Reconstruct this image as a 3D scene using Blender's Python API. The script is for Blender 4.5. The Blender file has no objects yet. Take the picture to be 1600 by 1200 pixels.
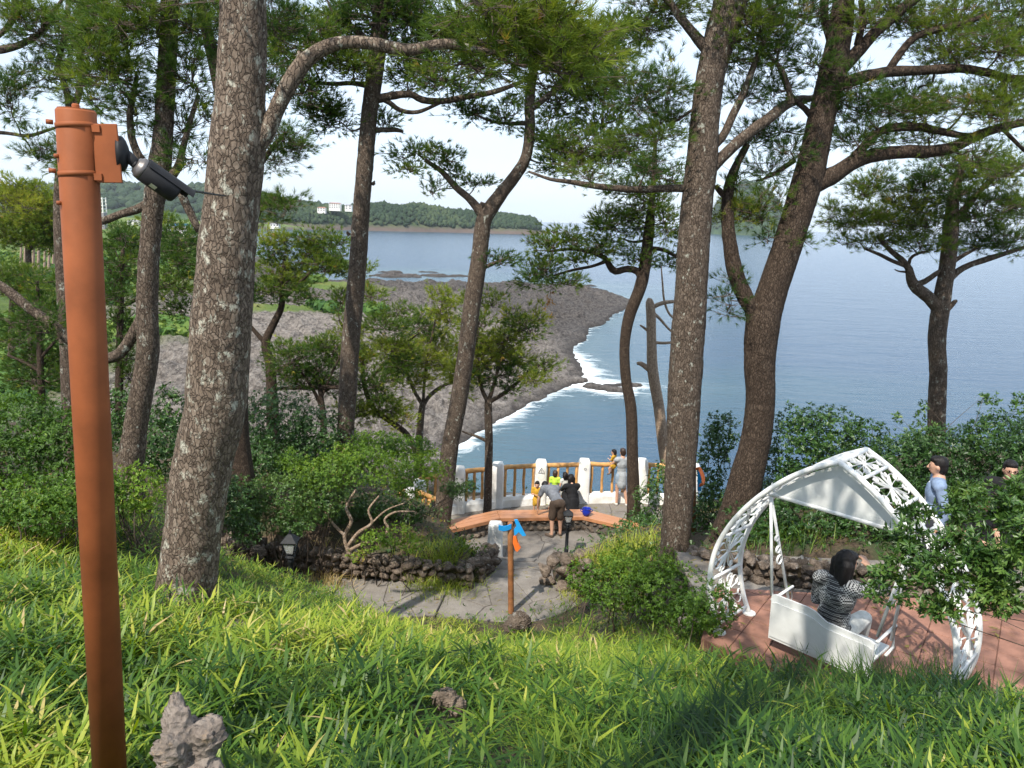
import bpy, math, random
import numpy as np
from mathutils import Matrix, Vector

# ------------------------------------------------------------------ camera, sky, sun, exposure
scene = bpy.context.scene
COL = scene.collection
EYE = 7.7                      # camera height over the terrace (z = 0)
FPX = 1205.0                   # focal length measured for a picture 1600 wide
PITCH = math.atan(257.4 / FPX)
ROLL = math.radians(2.1)
SEA = EYE - 30.0
_f = np.array([0, math.cos(PITCH), -math.sin(PITCH)])
_r0 = np.array([1.0, 0, 0]); _u0 = np.cross(_r0, _f)
_r = _r0 * math.cos(ROLL) + _u0 * math.sin(ROLL)
_u = -_r0 * math.sin(ROLL) + _u0 * math.cos(ROLL)

cam_d = bpy.data.cameras.new('camera'); cam = bpy.data.objects.new('camera', cam_d); COL.objects.link(cam)
cam_d.sensor_width = 36.0; cam_d.lens = FPX / 1600 * 36; cam_d.clip_start = 0.05; cam_d.clip_end = 60000
M = Matrix.Identity(4)
for i in range(3):
    M[i][0] = _r[i]; M[i][1] = _u[i]; M[i][2] = -_f[i]
M[2][3] = EYE
cam.matrix_world = M
scene.camera = cam

SUN_TO = np.array([-0.34, -0.60, 0.86]); SUN_TO /= np.linalg.norm(SUN_TO)
SUN_EL = math.asin(SUN_TO[2]); SUN_AZ = math.atan2(SUN_TO[0], SUN_TO[1])
world = bpy.data.worlds.new('World'); scene.world = world; world.use_nodes = True
wn = world.node_tree.nodes; wl = world.node_tree.links
bg = wn['Background']
sky = wn.new('ShaderNodeTexSky'); sky.sky_type = 'NISHITA'; sky.sun_disc = False
sky.sun_elevation = SUN_EL; sky.sun_rotation = SUN_AZ
sky.air_density = 1.0; sky.dust_density = 0.7; sky.ozone_density = 1.2
tcw = wn.new('ShaderNodeTexCoord'); mpw = wn.new('ShaderNodeMapping'); mpw.inputs['Scale'].default_value = (1.0, 1.0, 3.2)
nzw = wn.new('ShaderNodeTexNoise'); nzw.inputs['Scale'].default_value = 2.3; nzw.inputs['Detail'].default_value = 7; nzw.inputs['Roughness'].default_value = 0.58
rpw = wn.new('ShaderNodeValToRGB'); rpw.color_ramp.elements[0].position = 0.36; rpw.color_ramp.elements[1].position = 0.66
rpw.color_ramp.elements[0].color = (0.56, 0.56, 0.56, 1); rpw.color_ramp.elements[1].color = (0.95, 0.95, 0.95, 1)
mxw = wn.new('ShaderNodeMix'); mxw.data_type = 'RGBA'
mxw.inputs[7].default_value = (6.1, 7.2, 8.6, 1)          # thin bright cloud, in the sky texture's own units
wl.new(tcw.outputs['Generated'], mpw.inputs[0]); wl.new(mpw.outputs[0], nzw.inputs['Vector']); wl.new(nzw.outputs['Fac'], rpw.inputs[0])
wl.new(rpw.outputs[0], mxw.inputs[0]); wl.new(sky.outputs[0], mxw.inputs[6]); wl.new(mxw.outputs[2], bg.inputs['Color'])
bg.inputs['Strength'].default_value = 0.12
sun_d = bpy.data.lights.new('sun', 'SUN'); sun_d.energy = 4.6; sun_d.angle = math.radians(0.55); sun_d.color = (1.0, 0.93, 0.82)
sun = bpy.data.objects.new('sun', sun_d); COL.objects.link(sun)
sun.rotation_euler = Vector([-c for c in SUN_TO]).to_track_quat('-Z', 'Y').to_euler(); sun.location = (-20, -20, 40)
vs = scene.view_settings
vs.view_transform = 'Standard'; vs.look = 'None'; vs.gamma = 1.0; vs.use_curve_mapping = False
vs.exposure = 0.58
scene.cycles.max_bounces = 6; scene.cycles.transparent_max_bounces = 6; scene.cycles.transmission_bounces = 4
scene.cycles.diffuse_bounces = 3; scene.cycles.glossy_bounces = 3; scene.cycles.caustics_reflective = False
scene.cycles.use_adaptive_sampling = True; scene.cycles.adaptive_threshold = 0.02
scene.cycles.use_denoising = True

# ------------------------------------------------------------------ measuring helpers
def ray(px, py): return _f + _r * ((px - 800) / FPX) + _u * ((600 - py) / FPX)
def P(px, py, Y):
    d = ray(px, py); return np.array([0, 0, EYE]) + d * (Y / d[1])
def Z(px, py, z):
    d = ray(px, py); return np.array([0, 0, EYE]) + d * ((z - EYE) / d[2])

rng = np.random.default_rng(11)
random.seed(5)

# ------------------------------------------------------------------ noise
def _hash(ix, iy, iz, seed):
    h = (ix.astype(np.int64) * 374761393 + iy.astype(np.int64) * 668265263 + iz.astype(np.int64) * 2147483647 + seed * 1274126177) & 0xffffffff
    h = ((h ^ (h >> 13)) * 1274126177) & 0xffffffff
    h = ((h ^ (h >> 15)) * 2246822519) & 0xffffffff
    return ((h ^ (h >> 16)) & 0xffffff) / float(0xffffff)
def vnoise(p, seed=0):
    p = np.asarray(p, float); i = np.floor(p).astype(np.int64); f = p - i; f = f * f * (3 - 2 * f)
    o = 0
    for dx in (0, 1):
        for dy in (0, 1):
            for dz in (0, 1):
                w = (f[..., 0] if dx else 1 - f[..., 0]) * (f[..., 1] if dy else 1 - f[..., 1]) * (f[..., 2] if dz else 1 - f[..., 2])
                o = o + w * _hash(i[..., 0] + dx, i[..., 1] + dy, i[..., 2] + dz, seed)
    return o * 2 - 1
def fbm(p, oct=4, seed=0, gain=0.5):
    p = np.asarray(p, float); a = 1.0; s = 0; t = 0
    for k in range(oct):
        s = s + a * vnoise(p * (2 ** k) + 17.3 * k, seed + k); t += a; a *= gain
    return s / t
def xyz(x, y, z=0.0):
    x = np.asarray(x, float); return np.stack([x, np.asarray(y, float) + 0 * x, z + 0 * x], -1)
def worley(u, v, wrap, seed=0):
    iu = np.floor(u).astype(np.int64); iv = np.floor(v).astype(np.int64)
    f1 = np.full(u.shape, 9.0); f2 = np.full(u.shape, 9.0)
    for du in (-1, 0, 1):
        for dv in (-1, 0, 1):
            cu = iu + du; cv = iv + dv; cw = np.mod(cu, wrap)
            x = cu + 0.1 + 0.8 * _hash(cw, cv, cv * 0, seed); y = cv + 0.1 + 0.8 * _hash(cw, cv, cv * 0 + 7, seed)
            d = np.hypot(x - u, y - v)
            m = d < f1; f2 = np.where(m, f1, np.minimum(f2, d)); f1 = np.where(m, d, f1)
    return f1, f2

# ------------------------------------------------------------------ materials
def new_mat(name):
    m = bpy.data.materials.new(name); m.use_nodes = True
    return m, m.node_tree.nodes, m.node_tree.links, m.node_tree.nodes['Principled BSDF']
def ramp(n, stops, interp='LINEAR'):
    r = n.new('ShaderNodeValToRGB'); e = r.color_ramp.elements; r.color_ramp.interpolation = interp
    while len(e) < len(stops): e.new(0.5)
    for k, (p, c) in enumerate(stops):
        e[k].position = p; e[k].color = tuple(c) + (1,) if len(c) == 3 else c
    return r
def noise(n, l, vec, scale, detail=4, rough=0.55):
    t = n.new('ShaderNodeTexNoise'); t.inputs['Scale'].default_value = scale; t.inputs['Detail'].default_value = detail; t.inputs['Roughness'].default_value = rough
    if vec is not None: l.new(vec, t.inputs['Vector'])
    return t
def bump(n, l, h, bsdf, strength, dist):
    b = n.new('ShaderNodeBump'); b.inputs['Strength'].default_value = strength; b.inputs['Distance'].default_value = dist
    l.new(h, b.inputs['Height']); l.new(b.outputs[0], bsdf.inputs['Normal']); return b
def mixc(n, l, fac, a, b, mode='MIX'):
    m = n.new('ShaderNodeMix'); m.data_type = 'RGBA'; m.blend_type = mode
    for s, v in ((0, fac), (6, a), (7, b)):
        if hasattr(v, 'is_output'): l.new(v, m.inputs[s])
        elif isinstance(v, (int, float)): m.inputs[s].default_value = v
        else: m.inputs[s].default_value = tuple(v) + (1,)
    return m.outputs[2]
def objcoord(n):
    return n.new('ShaderNodeNewGeometry').outputs['Position']
def mapping(n, l, vec, sc):
    m = n.new('ShaderNodeMapping'); m.inputs['Scale'].default_value = sc; l.new(vec, m.inputs[0]); return m.outputs[0]

def simple(name, col, rough=0.6, metal=0.0, var=0.12, scale=9.0, bmp=0.0, bdist=0.01, spec=0.4, var2=None):
    m, n, l, b = new_mat(name); v = objcoord(n)
    t = noise(n, l, v, scale, 5, 0.6)
    c2 = var2 if var2 else tuple(max(0, c * (1 - var * 2)) for c in col)
    r = ramp(n, [(0.3, c2), (0.7, tuple(min(1, c * (1 + var)) for c in col))]); l.new(t.outputs['Fac'], r.inputs[0])
    l.new(r.outputs[0], b.inputs['Base Color']); b.inputs['Roughness'].default_value = rough; b.inputs['Metallic'].default_value = metal
    b.inputs['Specular IOR Level'].default_value = spec
    if bmp: bump(n, l, noise(n, l, v, scale * 4, 5).outputs['Fac'], b, bmp, bdist)
    return m

def bark(name, dark, mid, light, lichen, licamt, sc=1.0):
    m, n, l, b = new_mat(name); v = objcoord(n)
    w = noise(n, l, v, 9, 5); mv = mapping(n, l, v, (30 * sc, 30 * sc, 14 * sc))
    vm = n.new('ShaderNodeVectorMath'); vm.operation = 'ADD'; sc2 = n.new('ShaderNodeVectorMath'); sc2.operation = 'SCALE'; sc2.inputs[3].default_value = 2.6
    l.new(w.outputs['Color'], sc2.inputs[0]); l.new(mv, vm.inputs[0]); l.new(sc2.outputs[0], vm.inputs[1])
    vo = n.new('ShaderNodeTexVoronoi'); vo.feature = 'DISTANCE_TO_EDGE'; vo.inputs['Scale'].default_value = 1.0; l.new(vm.outputs[0], vo.inputs['Vector'])
    vc = n.new('ShaderNodeTexVoronoi'); vc.inputs['Scale'].default_value = 1.0; l.new(vm.outputs[0], vc.inputs['Vector'])
    crack = ramp(n, [(0.0, (0.3, 0.3, 0.3)), (0.13, (1, 1, 1))]); l.new(vo.outputs['Distance'], crack.inputs[0])
    fine = noise(n, l, mapping(n, l, v, (48, 48, 30)), 1.0, 7, 0.72)
    r1 = ramp(n, [(0.25, dark), (0.5, mid), (0.8, light)]); 
    avg = n.new('ShaderNodeMath'); avg.operation = 'MULTIPLY_ADD'; avg.inputs[1].default_value = 0.76
    sepc = n.new('ShaderNodeSeparateColor'); l.new(vc.outputs['Color'], sepc.inputs[0])
    mm = n.new('ShaderNodeMath'); mm.operation = 'MULTIPLY'; mm.inputs[1].default_value = 0.24
    l.new(sepc.outputs[0], mm.inputs[0]); l.new(fine.outputs['Fac'], avg.inputs[0]); l.new(mm.outputs[0], avg.inputs[2]); l.new(avg.outputs[0], r1.inputs[0])
    c = mixc(n, l, crack.outputs[0], tuple(x * 0.6 for x in dark), r1.outputs[0])
    li = noise(n, l, mapping(n, l, v, (11, 11, 8)), 1.0, 6, 0.7); lr = ramp(n, [(0.62 - licamt, (0, 0, 0)), (0.70 - licamt, (1, 1, 1))]); l.new(li.outputs['Fac'], lr.inputs[0])
    c = mixc(n, l, lr.outputs[0], c, lichen)
    l.new(c, b.inputs['Base Color']); b.inputs['Roughness'].default_value = 0.92; b.inputs['Specular IOR Level'].default_value = 0.15
    ad = n.new('ShaderNodeMath'); ad.operation = 'MULTIPLY_ADD'; ad.inputs[1].default_value = 0.35
    l.new(fine.outputs['Fac'], ad.inputs[0]); l.new(crack.outputs[0], ad.inputs[2])
    bump(n, l, ad.outputs[0], b, 0.8, 0.016)
    return m

def leafmat(name, stops, trans=0.35, rough=0.55, spec=0.3):
    m, n, l, b = new_mat(name)
    a = n.new('ShaderNodeAttribute'); a.attribute_name = 'tint'
    r = ramp(n, stops); l.new(a.outputs['Fac'], r.inputs[0])
    l.new(r.outputs[0], b.inputs['Base Color']); b.inputs['Roughness'].default_value = rough; b.inputs['Specular IOR Level'].default_value = spec
    tr = n.new('ShaderNodeBsdfTranslucent'); hs = n.new('ShaderNodeHueSaturation'); hs.inputs['Value'].default_value = 1.5; hs.inputs['Saturation'].default_value = 1.1; hs.inputs['Hue'].default_value = 0.485
    l.new(r.outputs[0], hs.inputs['Color']); l.new(hs.outputs[0], tr.inputs['Color'])
    mx = n.new('ShaderNodeMixShader'); mx.inputs[0].default_value = trans
    l.new(b.outputs[0], mx.inputs[1]); l.new(tr.outputs[0], mx.inputs[2]); l.new(mx.outputs[0], n['Material Output'].inputs['Surface'])
    return m

MAT = {}
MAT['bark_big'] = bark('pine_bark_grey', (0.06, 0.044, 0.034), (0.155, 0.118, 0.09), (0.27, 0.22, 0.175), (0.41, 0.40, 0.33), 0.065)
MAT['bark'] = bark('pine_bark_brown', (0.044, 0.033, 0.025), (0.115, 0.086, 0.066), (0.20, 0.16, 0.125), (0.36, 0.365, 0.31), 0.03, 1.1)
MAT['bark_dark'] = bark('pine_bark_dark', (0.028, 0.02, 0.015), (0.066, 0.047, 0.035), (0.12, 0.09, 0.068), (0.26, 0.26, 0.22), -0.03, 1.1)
MAT['deadwood'] = bark('bare_dead_wood', (0.15, 0.105, 0.075), (0.37, 0.275, 0.20), (0.52, 0.42, 0.32), (0.5, 0.48, 0.44), 0.0, 1.2)
MAT['twig'] = simple('twig_bark', (0.085, 0.062, 0.045), 0.9, var=0.25, scale=20)
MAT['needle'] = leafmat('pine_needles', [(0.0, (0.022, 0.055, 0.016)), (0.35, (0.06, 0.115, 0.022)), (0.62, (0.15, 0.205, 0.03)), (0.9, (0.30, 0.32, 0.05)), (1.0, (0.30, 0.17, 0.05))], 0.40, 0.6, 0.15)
MAT['leaf_dark'] = leafmat('evergreen_leaf', [(0.0, (0.018, 0.05, 0.012)), (0.5, (0.045, 0.105, 0.02)), (0.85, (0.11, 0.19, 0.035)), (1.0, (0.17, 0.22, 0.05))], 0.22, 0.38, 0.45)
MAT['leaf_lime'] = leafmat('azalea_leaf', [(0.0, (0.03, 0.075, 0.012)), (0.45, (0.085, 0.17, 0.022)), (0.8, (0.19, 0.30, 0.03)), (1.0, (0.28, 0.20, 0.07))], 0.35, 0.5, 0.35)
MAT['grass'] = leafmat('grass_blades', [(0.0, (0.014, 0.05, 0.010)), (0.30, (0.068, 0.148, 0.016)), (0.58, (0.215, 0.295, 0.028)), (0.84, (0.40, 0.42, 0.06)), (1.0, (0.50, 0.38, 0.18))], 0.38, 0.45, 0.35)
MAT['scrub'] = leafmat('coastal_scrub_leaf', [(0.0, (0.025, 0.07, 0.02)), (0.5, (0.08, 0.16, 0.03)), (1.0, (0.22, 0.27, 0.06))], 0.25, 0.6, 0.2)
MAT['farleaf'] = leafmat('far_forest_leaf', [(0.0, (0.018, 0.036, 0.02)), (0.5, (0.036, 0.06, 0.032)), (1.0, (0.075, 0.10, 0.045))], 0.1, 0.8, 0.1)

# ------------------------------------------------------------------ object helpers
def link(o): COL.objects.link(o); return o
def worldloc(o):
    v = np.zeros(3)
    while o is not None:
        v += np.array(o.location); o = o.parent
    return v
def tag(o, label=None, cat=None, group=None, kind=None):
    if label: o['label'] = label
    if cat: o['category'] = cat
    if group: o['group'] = group
    if kind: o['kind'] = kind
    return o
def thing(name, label, cat, loc=(0, 0, 0), rz=0.0, group=None):
    o = link(bpy.data.objects.new(name, None)); o.empty_display_size = 0.2
    o.location = tuple(loc); o.rotation_euler = (0, 0, rz)
    return tag(o, label, cat, group)
def mesh_data(name, V, F, tint=None, smooth=False, attrs=None):
    V = np.asarray(V, np.float32).reshape(-1, 3)
    me = bpy.data.meshes.new(name)
    if isinstance(F, np.ndarray):
        F = F.astype(np.int32); m, k = F.shape
        me.vertices.add(len(V)); me.vertices.foreach_set('co', V.ravel())
        me.loops.add(m * k); me.loops.foreach_set('vertex_index', F.ravel())
        me.polygons.add(m); me.polygons.foreach_set('loop_start', np.arange(m, dtype=np.int32) * k)
        me.update(calc_edges=True)
    else:
        me.from_pydata(V.tolist(), [], F); me.update()
    if smooth: me.polygons.foreach_set('use_smooth', np.ones(len(me.polygons), bool))
    ats = dict(attrs or {})
    if tint is not None: ats['tint'] = tint
    for a, v in ats.items():
        at = me.attributes.new(a, 'FLOAT', 'POINT'); at.data.foreach_set('value', np.asarray(v, np.float32).ravel())
    return me
def obj(name, V, F, mat, parent=None, smooth=False, tint=None, local=False, attrs=None, kind=None):
    V = np.asarray(V, float).reshape(-1, 3)
    if parent is not None and not local: V = V - worldloc(parent)
    me = mesh_data(name, V, F, tint, smooth, attrs); me.materials.append(MAT[mat] if isinstance(mat, str) else mat)
    o = link(bpy.data.objects.new(name, me)); o.parent = parent
    if kind: o['kind'] = kind
    return o
class MB:
    """collects faces into one mesh"""
    def __init__(s): s.V = []; s.F = []; s.n = 0
    def add(s, V, F):
        V = np.asarray(V, float).reshape(-1, 3)
        s.V.append(V); s.F += [tuple(int(i) + s.n for i in f) for f in F]; s.n += len(V); return s
    def box(s, c, size, R=None, bev=0.0):
        c = np.asarray(c, float); h = np.asarray(size, float) / 2
        if bev <= 0:
            q = np.array([[x, y, z] for x in (-1, 1) for y in (-1, 1) for z in (-1, 1)], float) * h
            F = [(0, 1, 3, 2), (4, 6, 7, 5), (0, 4, 5, 1), (2, 3, 7, 6), (0, 2, 6, 4), (1, 5, 7, 3)]
        else:
            b = min(bev, h.min() * 0.9); pts = []
            idx = {}
            for x in (-1, 1):
                for y in (-1, 1):
                    for z in (-1, 1):
                        for ax in range(3):
                            p = h * [x, y, z]
                            for k in range(3):
                                if k != ax: p[k] -= b * [x, y, z][k]
                            idx[(x, y, z, ax)] = len(pts); pts.append(p)
            q = np.array(pts); F = []
            for ax in range(3):
                o1, o2 = [k for k in range(3) if k != ax]
                for sgn in (-1, 1):
                    f = []
                    for a, bb in ((-1, -1), (1, -1), (1, 1), (-1, 1)):
                        k = [0, 0, 0]; k[ax] = sgn; k[o1] = a; k[o2] = bb; f.append(idx[tuple(k) + (ax,)])
                    F.append(tuple(f if (sgn > 0) == (ax != 1) else f[::-1]))
                for a in (-1, 1):
                    for bb in (-1, 1):
                        k0 = [0, 0, 0]; k1 = [0, 0, 0]; k0[o1] = k1[o1] = a; k0[o2] = k1[o2] = bb; k0[ax] = -1; k1[ax] = 1
                        k0 = tuple(k0); k1 = tuple(k1)
                        F.append((idx[k0 + (o1,)], idx[k1 + (o1,)], idx[k1 + (o2,)], idx[k0 + (o2,)]))
            for x in (-1, 1):
                for y in (-1, 1):
                    for z in (-1, 1): F.append(tuple(idx[(x, y, z, a)] for a in range(3)))
        if R is not None: q = q @ np.asarray(R, float).T
        return s.add(q + c, F)
    def tube(s, pts, rad, n=8, cap=True, flat=None, up=None):
        V, F = tube(pts, rad, n, cap, flat, up); return s.add(V, F)
    def build(s, name, mat, parent=None, smooth=False, local=False, kind=None, tint=None):
        o = obj(name, np.concatenate(s.V), s.F, mat, parent, smooth, tint, local, None, kind)
        import bmesh
        bm = bmesh.new(); bm.from_mesh(o.data); bmesh.ops.recalc_face_normals(bm, faces=bm.faces); bm.to_mesh(o.data); bm.free()
        return o
def tube(pts, rad, n=8, cap=True, flat=None, up=None):
    pts = np.asarray(pts, float); m = len(pts); rad = np.full(m, rad, float) if np.isscalar(rad) else np.asarray(rad, float)
    T = np.gradient(pts, axis=0); T /= np.linalg.norm(T, axis=1)[:, None] + 1e-12
    a = np.array([0, 0, 1.0]) if up is None else np.asarray(up, float)
    if abs(T[0] @ a) > 0.95: a = np.array([1.0, 0, 0])
    N = np.zeros((m, 3)); x = a - T[0] * (a @ T[0]); N[0] = x / np.linalg.norm(x)
    for i in range(1, m):
        x = (a if up is not None else N[i - 1]); x = x - T[i] * (x @ T[i])
        if np.linalg.norm(x) < 1e-4: x = N[i - 1]
        N[i] = x / (np.linalg.norm(x) + 1e-12)
    B = np.cross(T, N); t = np.arange(n) * 2 * math.pi / n
    if flat is None: fa, fb = np.ones(m), np.ones(m)
    else: fa, fb = np.full(m, flat[0]), np.full(m, flat[1])
    V = pts[:, None] + rad[:, None, None] * (np.cos(t)[None, :, None] * N[:, None] * fa[:, None, None] + np.sin(t)[None, :, None] * B[:, None] * fb[:, None, None])
    F = []
    for i in range(m - 1):
        for j in range(n):
            k = (j + 1) % n; F.append((i * n + j, i * n + k, (i + 1) * n + k, (i + 1) * n + j))
    if cap: F.append(tuple(range(n))[::-1]); F.append(tuple((m - 1) * n + j for j in range(n)))
    return V.reshape(-1, 3), F
def tube_q(pts, rad, n):
    """tube as numpy quads, open ends"""
    V, _ = tube(pts, rad, n, False); m = len(pts)
    i = np.arange(m - 1)[:, None] * n; j = np.arange(n)[None]; k = (j + 1) % n
    return V, np.stack([i + j, i + k, i + n + k, i + n + j], -1).reshape(-1, 4)
def spline(pts, step):
    """Catmull-Rom through rows (x,y,z,r,...) resampled about every step metres"""
    p = np.asarray(pts, float); p = np.vstack([2 * p[0] - p[1], p, 2 * p[-1] - p[-2]]); out = []
    for i in range(1, len(p) - 2):
        n = max(2, int(np.linalg.norm(p[i + 1, :3] - p[i, :3]) / step))
        t = (np.arange(n) / n)[:, None]
        out.append(0.5 * (2 * p[i] + (p[i + 1] - p[i - 1]) * t + (2 * p[i - 1] - 5 * p[i] + 4 * p[i + 1] - p[i + 2]) * t ** 2 + (3 * p[i] - p[i - 1] - 3 * p[i + 1] + p[i + 2]) * t ** 3))
    out.append(p[-2:-1]); return np.vstack(out)
def rotmats(d, spin):
    """matrices whose z column is d, spun about it"""
    d = d / np.linalg.norm(d, axis=1)[:, None]; a = np.where(np.abs(d[:, 2:3]) > 0.9, [[1.0, 0, 0]], [[0, 0, 1.0]])
    x = np.cross(a, d); x /= np.linalg.norm(x, axis=1)[:, None]; y = np.cross(d, x)
    c, s = np.cos(spin)[:, None], np.sin(spin)[:, None]
    return np.stack([x * c + y * s, -x * s + y * c, d], -1)
def rz(a): c, s = math.cos(a), math.sin(a); return np.array([[c, -s, 0], [s, c, 0], [0, 0, 1]])
def rx(a): c, s = math.cos(a), math.sin(a); return np.array([[1, 0, 0], [0, c, -s], [0, s, c]])
def ry(a): c, s = math.cos(a), math.sin(a); return np.array([[c, 0, s], [0, 1, 0], [-s, 0, c]])


# ------------------------------------------------------------------ the lie of the land
WALLPX = [(352, 866, .80), (400, 876, .76), (470, 886, .70), (560, 896, .60), (640, 905, .52), (735, 914, .45)]
CTRL = np.array([
    (0, -3, 6.3), (-6, -3, 6.6), (6, -3, 6.2), (0, 0, 5.8), (-4, 0, 5.75), (4, 0, 5.75), (0, 3, 5.1), (-1.7, 2.9, 4.95), (1.6, 2.9, 5.0), (-1.9, 4.3, 4.72), (-3.2, 5, 4.62),
    tuple(P(290, 962, 6.2)), (0, 6, 3.82), (1.8, 6, 3.75), (0, 9, 2.15), (-1, 11, 1.0), (-2, 9.5, 2.2), tuple(P(455, 920, 10.5)), (0, 12.4, .6), (0.8, 12.2, .6), (-2.2, 11.6, 1.05),
    tuple(P(60, 890, 6.8)), tuple(P(200, 895, 7.2)), tuple(P(345, 938, 8.5)), tuple(P(560, 952, 10.6)), *[tuple(Z(a, b, c) + [0, -.4, -.05]) for a, b, c in WALLPX], *[tuple(Z(a, b, c) + [0, .5, .40]) for a, b, c in WALLPX], tuple(P(1150, 1075, 6.4)), tuple(P(1400, 1145, 5.0)), tuple(P(1580, 1150, 4.8)), tuple(P(1250, 1120, 5.6)),
    (3, 7.2, 3.34), (4.5, 6.6, 3.34), (3.6, 8.0, 3.34), (5.2, 7.5, 3.34), (6.5, 6.5, 3.5),
    (3.3, 9.3, 3.18), (5.3, 9.2, 3.18), (7.5, 9.2, 3.18), (2.3, 9.9, 2.6), (1.6, 9, 2.3), (1.6, 11, 1.6), (2.8, 11.9, 2.2), (3.8, 12, 2.84), (4.5, 10.5, 3.3),
    (6.5, 11, 3.6), (8.5, 15, 3.5), (5.5, 13, 3.1), (7.9, 12, 3.8), (12, 12, 4.0), (12, 6, 4.2), (9, 5, 4.2),
    (-4.6, 9, 4.1), (-5.1, 14, 2.58), (-9, 12, 3.9), (-8, 7, 4.5), (-12, 8, 5.2), (-5, 4, 4.95), (-12, 16, 3.2), (-8, 18, 1.8), (-14, 22, 1.5),
    (-5.05, 12.6, .66), (-2.8, 13.0, .5), (-1.1, 13.4, .42),
    (-1.4, 19.5, 0), (0, 20.5, 0), (2, 20.5, 0), (4, 20, 0), (0, 17.5, 0), (1.2, 17, 0), (-.3, 16.5, 0), (2.5, 18, 0), (-.9, 18.5, 0.02),
    (0.3, 15.9, .12), (.3, 15.2, .27), (.1, 14.3, .42), (-.8, 14.2, .45),
    (-1.2, 15.2, .85), (-1.0, 16.5, .5), (-3.1, 16, 1.5), (-2.1, 18, .8), (-4, 18, 1.4),
    (1.7, 14.4, 1.15), (2.1, 15, 1.2), (1.45, 15.3, .6), (2.6, 16, 1.0), (3.2, 17, .7), (3.5, 15, 1.7), (3.2, 19, .05), (5, 17, 1.2)], float)
def _phi(a, b): return np.sqrt(((a[:, None] - b[None]) ** 2).sum(-1) + 0.05)
_n = len(CTRL); _A = np.zeros((_n + 3, _n + 3)); _A[:_n, :_n] = _phi(CTRL[:, :2], CTRL[:, :2]) - 0.02 * np.eye(_n)
_A[:_n, _n] = 1; _A[:_n, _n + 1:] = CTRL[:, :2]; _A[_n:, :_n] = _A[:_n, _n:].T
_w = np.linalg.solve(_A, np.concatenate([CTRL[:, 2], [0, 0, 0]]))
def rbf(x, y):
    q = np.stack([np.ravel(x), np.ravel(y)], -1); o = np.empty(len(q))
    for i in range(0, len(q), 20000):
        b = q[i:i + 20000]; o[i:i + 20000] = _phi(b, CTRL[:, :2]) @ _w[:_n] + _w[_n] + b @ _w[_n + 1:]
    return o.reshape(np.shape(x))
EDGE = np.array([(-40, 27), (-15, 25), (-6, 23.5), (-2.2, 20.9), (0, 21.2), (2.5, 21.6), (4.2, 20.9), (6, 19.5), (8, 18), (12, 18), (20, 17)], float)
def hill(x, y):
    x = np.asarray(x, float); y = np.asarray(y, float)
    e = np.interp(x, EDGE[:, 0], EDGE[:, 1]); xc = np.clip(x, -15, 13)
    z = rbf(xc, np.clip(np.minimum(y, e), -4, 30)); d = np.maximum(y - e, 0)
    sl = np.interp(x, [-14, -3], [0.8, 1.5])
    z = z - sl * d + 0.35 * fbm(xyz(x * 0.5, y * 0.5), 3, 3) * np.clip(d / 3, 0, 1)
    return z + 0.035 * fbm(xyz(x * 2.1, y * 2.1), 3, 9)
# sheets laid on the land: (convex outline, top)
def path_z(x, y):
    """height of the paved surfaces where there are any, else nan"""
    x = np.asarray(x, float); y = np.asarray(y, float); z = np.full(np.shape(x), np.nan)
    for poly, top in PAVED:
        ins = np.ones(np.shape(x), bool); p = np.array(poly)
        for i in range(len(p)):
            a, b = p[i], p[(i + 1) % len(p)]; ins &= ((b[0] - a[0]) * (y - a[1]) - (b[1] - a[1]) * (x - a[0])) >= -0.03
        z = np.where(ins, top, z)
    return z
TERRACE = [(-1.05, 16.35), (1.9, 16.35), (4.3, 18.2), (4.6, 20.3), (2.3, 21.2), (0, 21.05), (-2.0, 20.3), (-1.9, 18.6)]
STEP_A = [(-0.55, 15.6), (1.0, 15.55), (1.05, 16.4), (-0.5, 16.4)]
STEP_B = [(-0.7, 14.75), (1.05, 14.65), (1.02, 15.62), (-0.6, 15.65)]
LANDING = [(-1.4, 13.1), (1.1, 12.85), (1.7, 13.0), (1.7, 14.0), (1.05, 14.72), (-0.7, 14.8), (-1.2, 14.3)]
PATH_W1 = [(-3.3, 12.65), (-1.27, 13.02), (-1.10, 14.35), (-3.3, 14.45)]
PATH_W2 = [(-6.2, 12.2), (-3.29, 12.65), (-3.29, 14.45), (-6.2, 14.3)]
PATH_E = [(2.35, 8.75), (9.2, 8.55), (9.2, 9.95), (2.35, 10.05)]
TILED = [(2.12, 7.5), (3.9, 5.95), (6.2, 5.7), (6.9, 8.55), (2.55, 8.7)]
PAVED = [(TERRACE, 0.0), (STEP_A, .15), (STEP_B, .30), (LANDING, .45), (PATH_W1, .50), (PATH_W2, .58), (PATH_E, 3.25), (TILED, 3.40)]
def ground(x, y):
    z = hill(x, y); p = path_z(x, y); return np.where(np.isnan(p), z, np.minimum(z, p - 0.09))
def G(px, py):
    d = ray(px, py); t = 0.5
    while t < 60:
        q = np.array([0, 0, EYE]) + d * t; g = float(ground(q[0], q[1])); p = float(path_z(q[0], q[1]))
        if q[2] <= max(g, p if p == p else -99): return q
        t += 0.04
    return q

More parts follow.
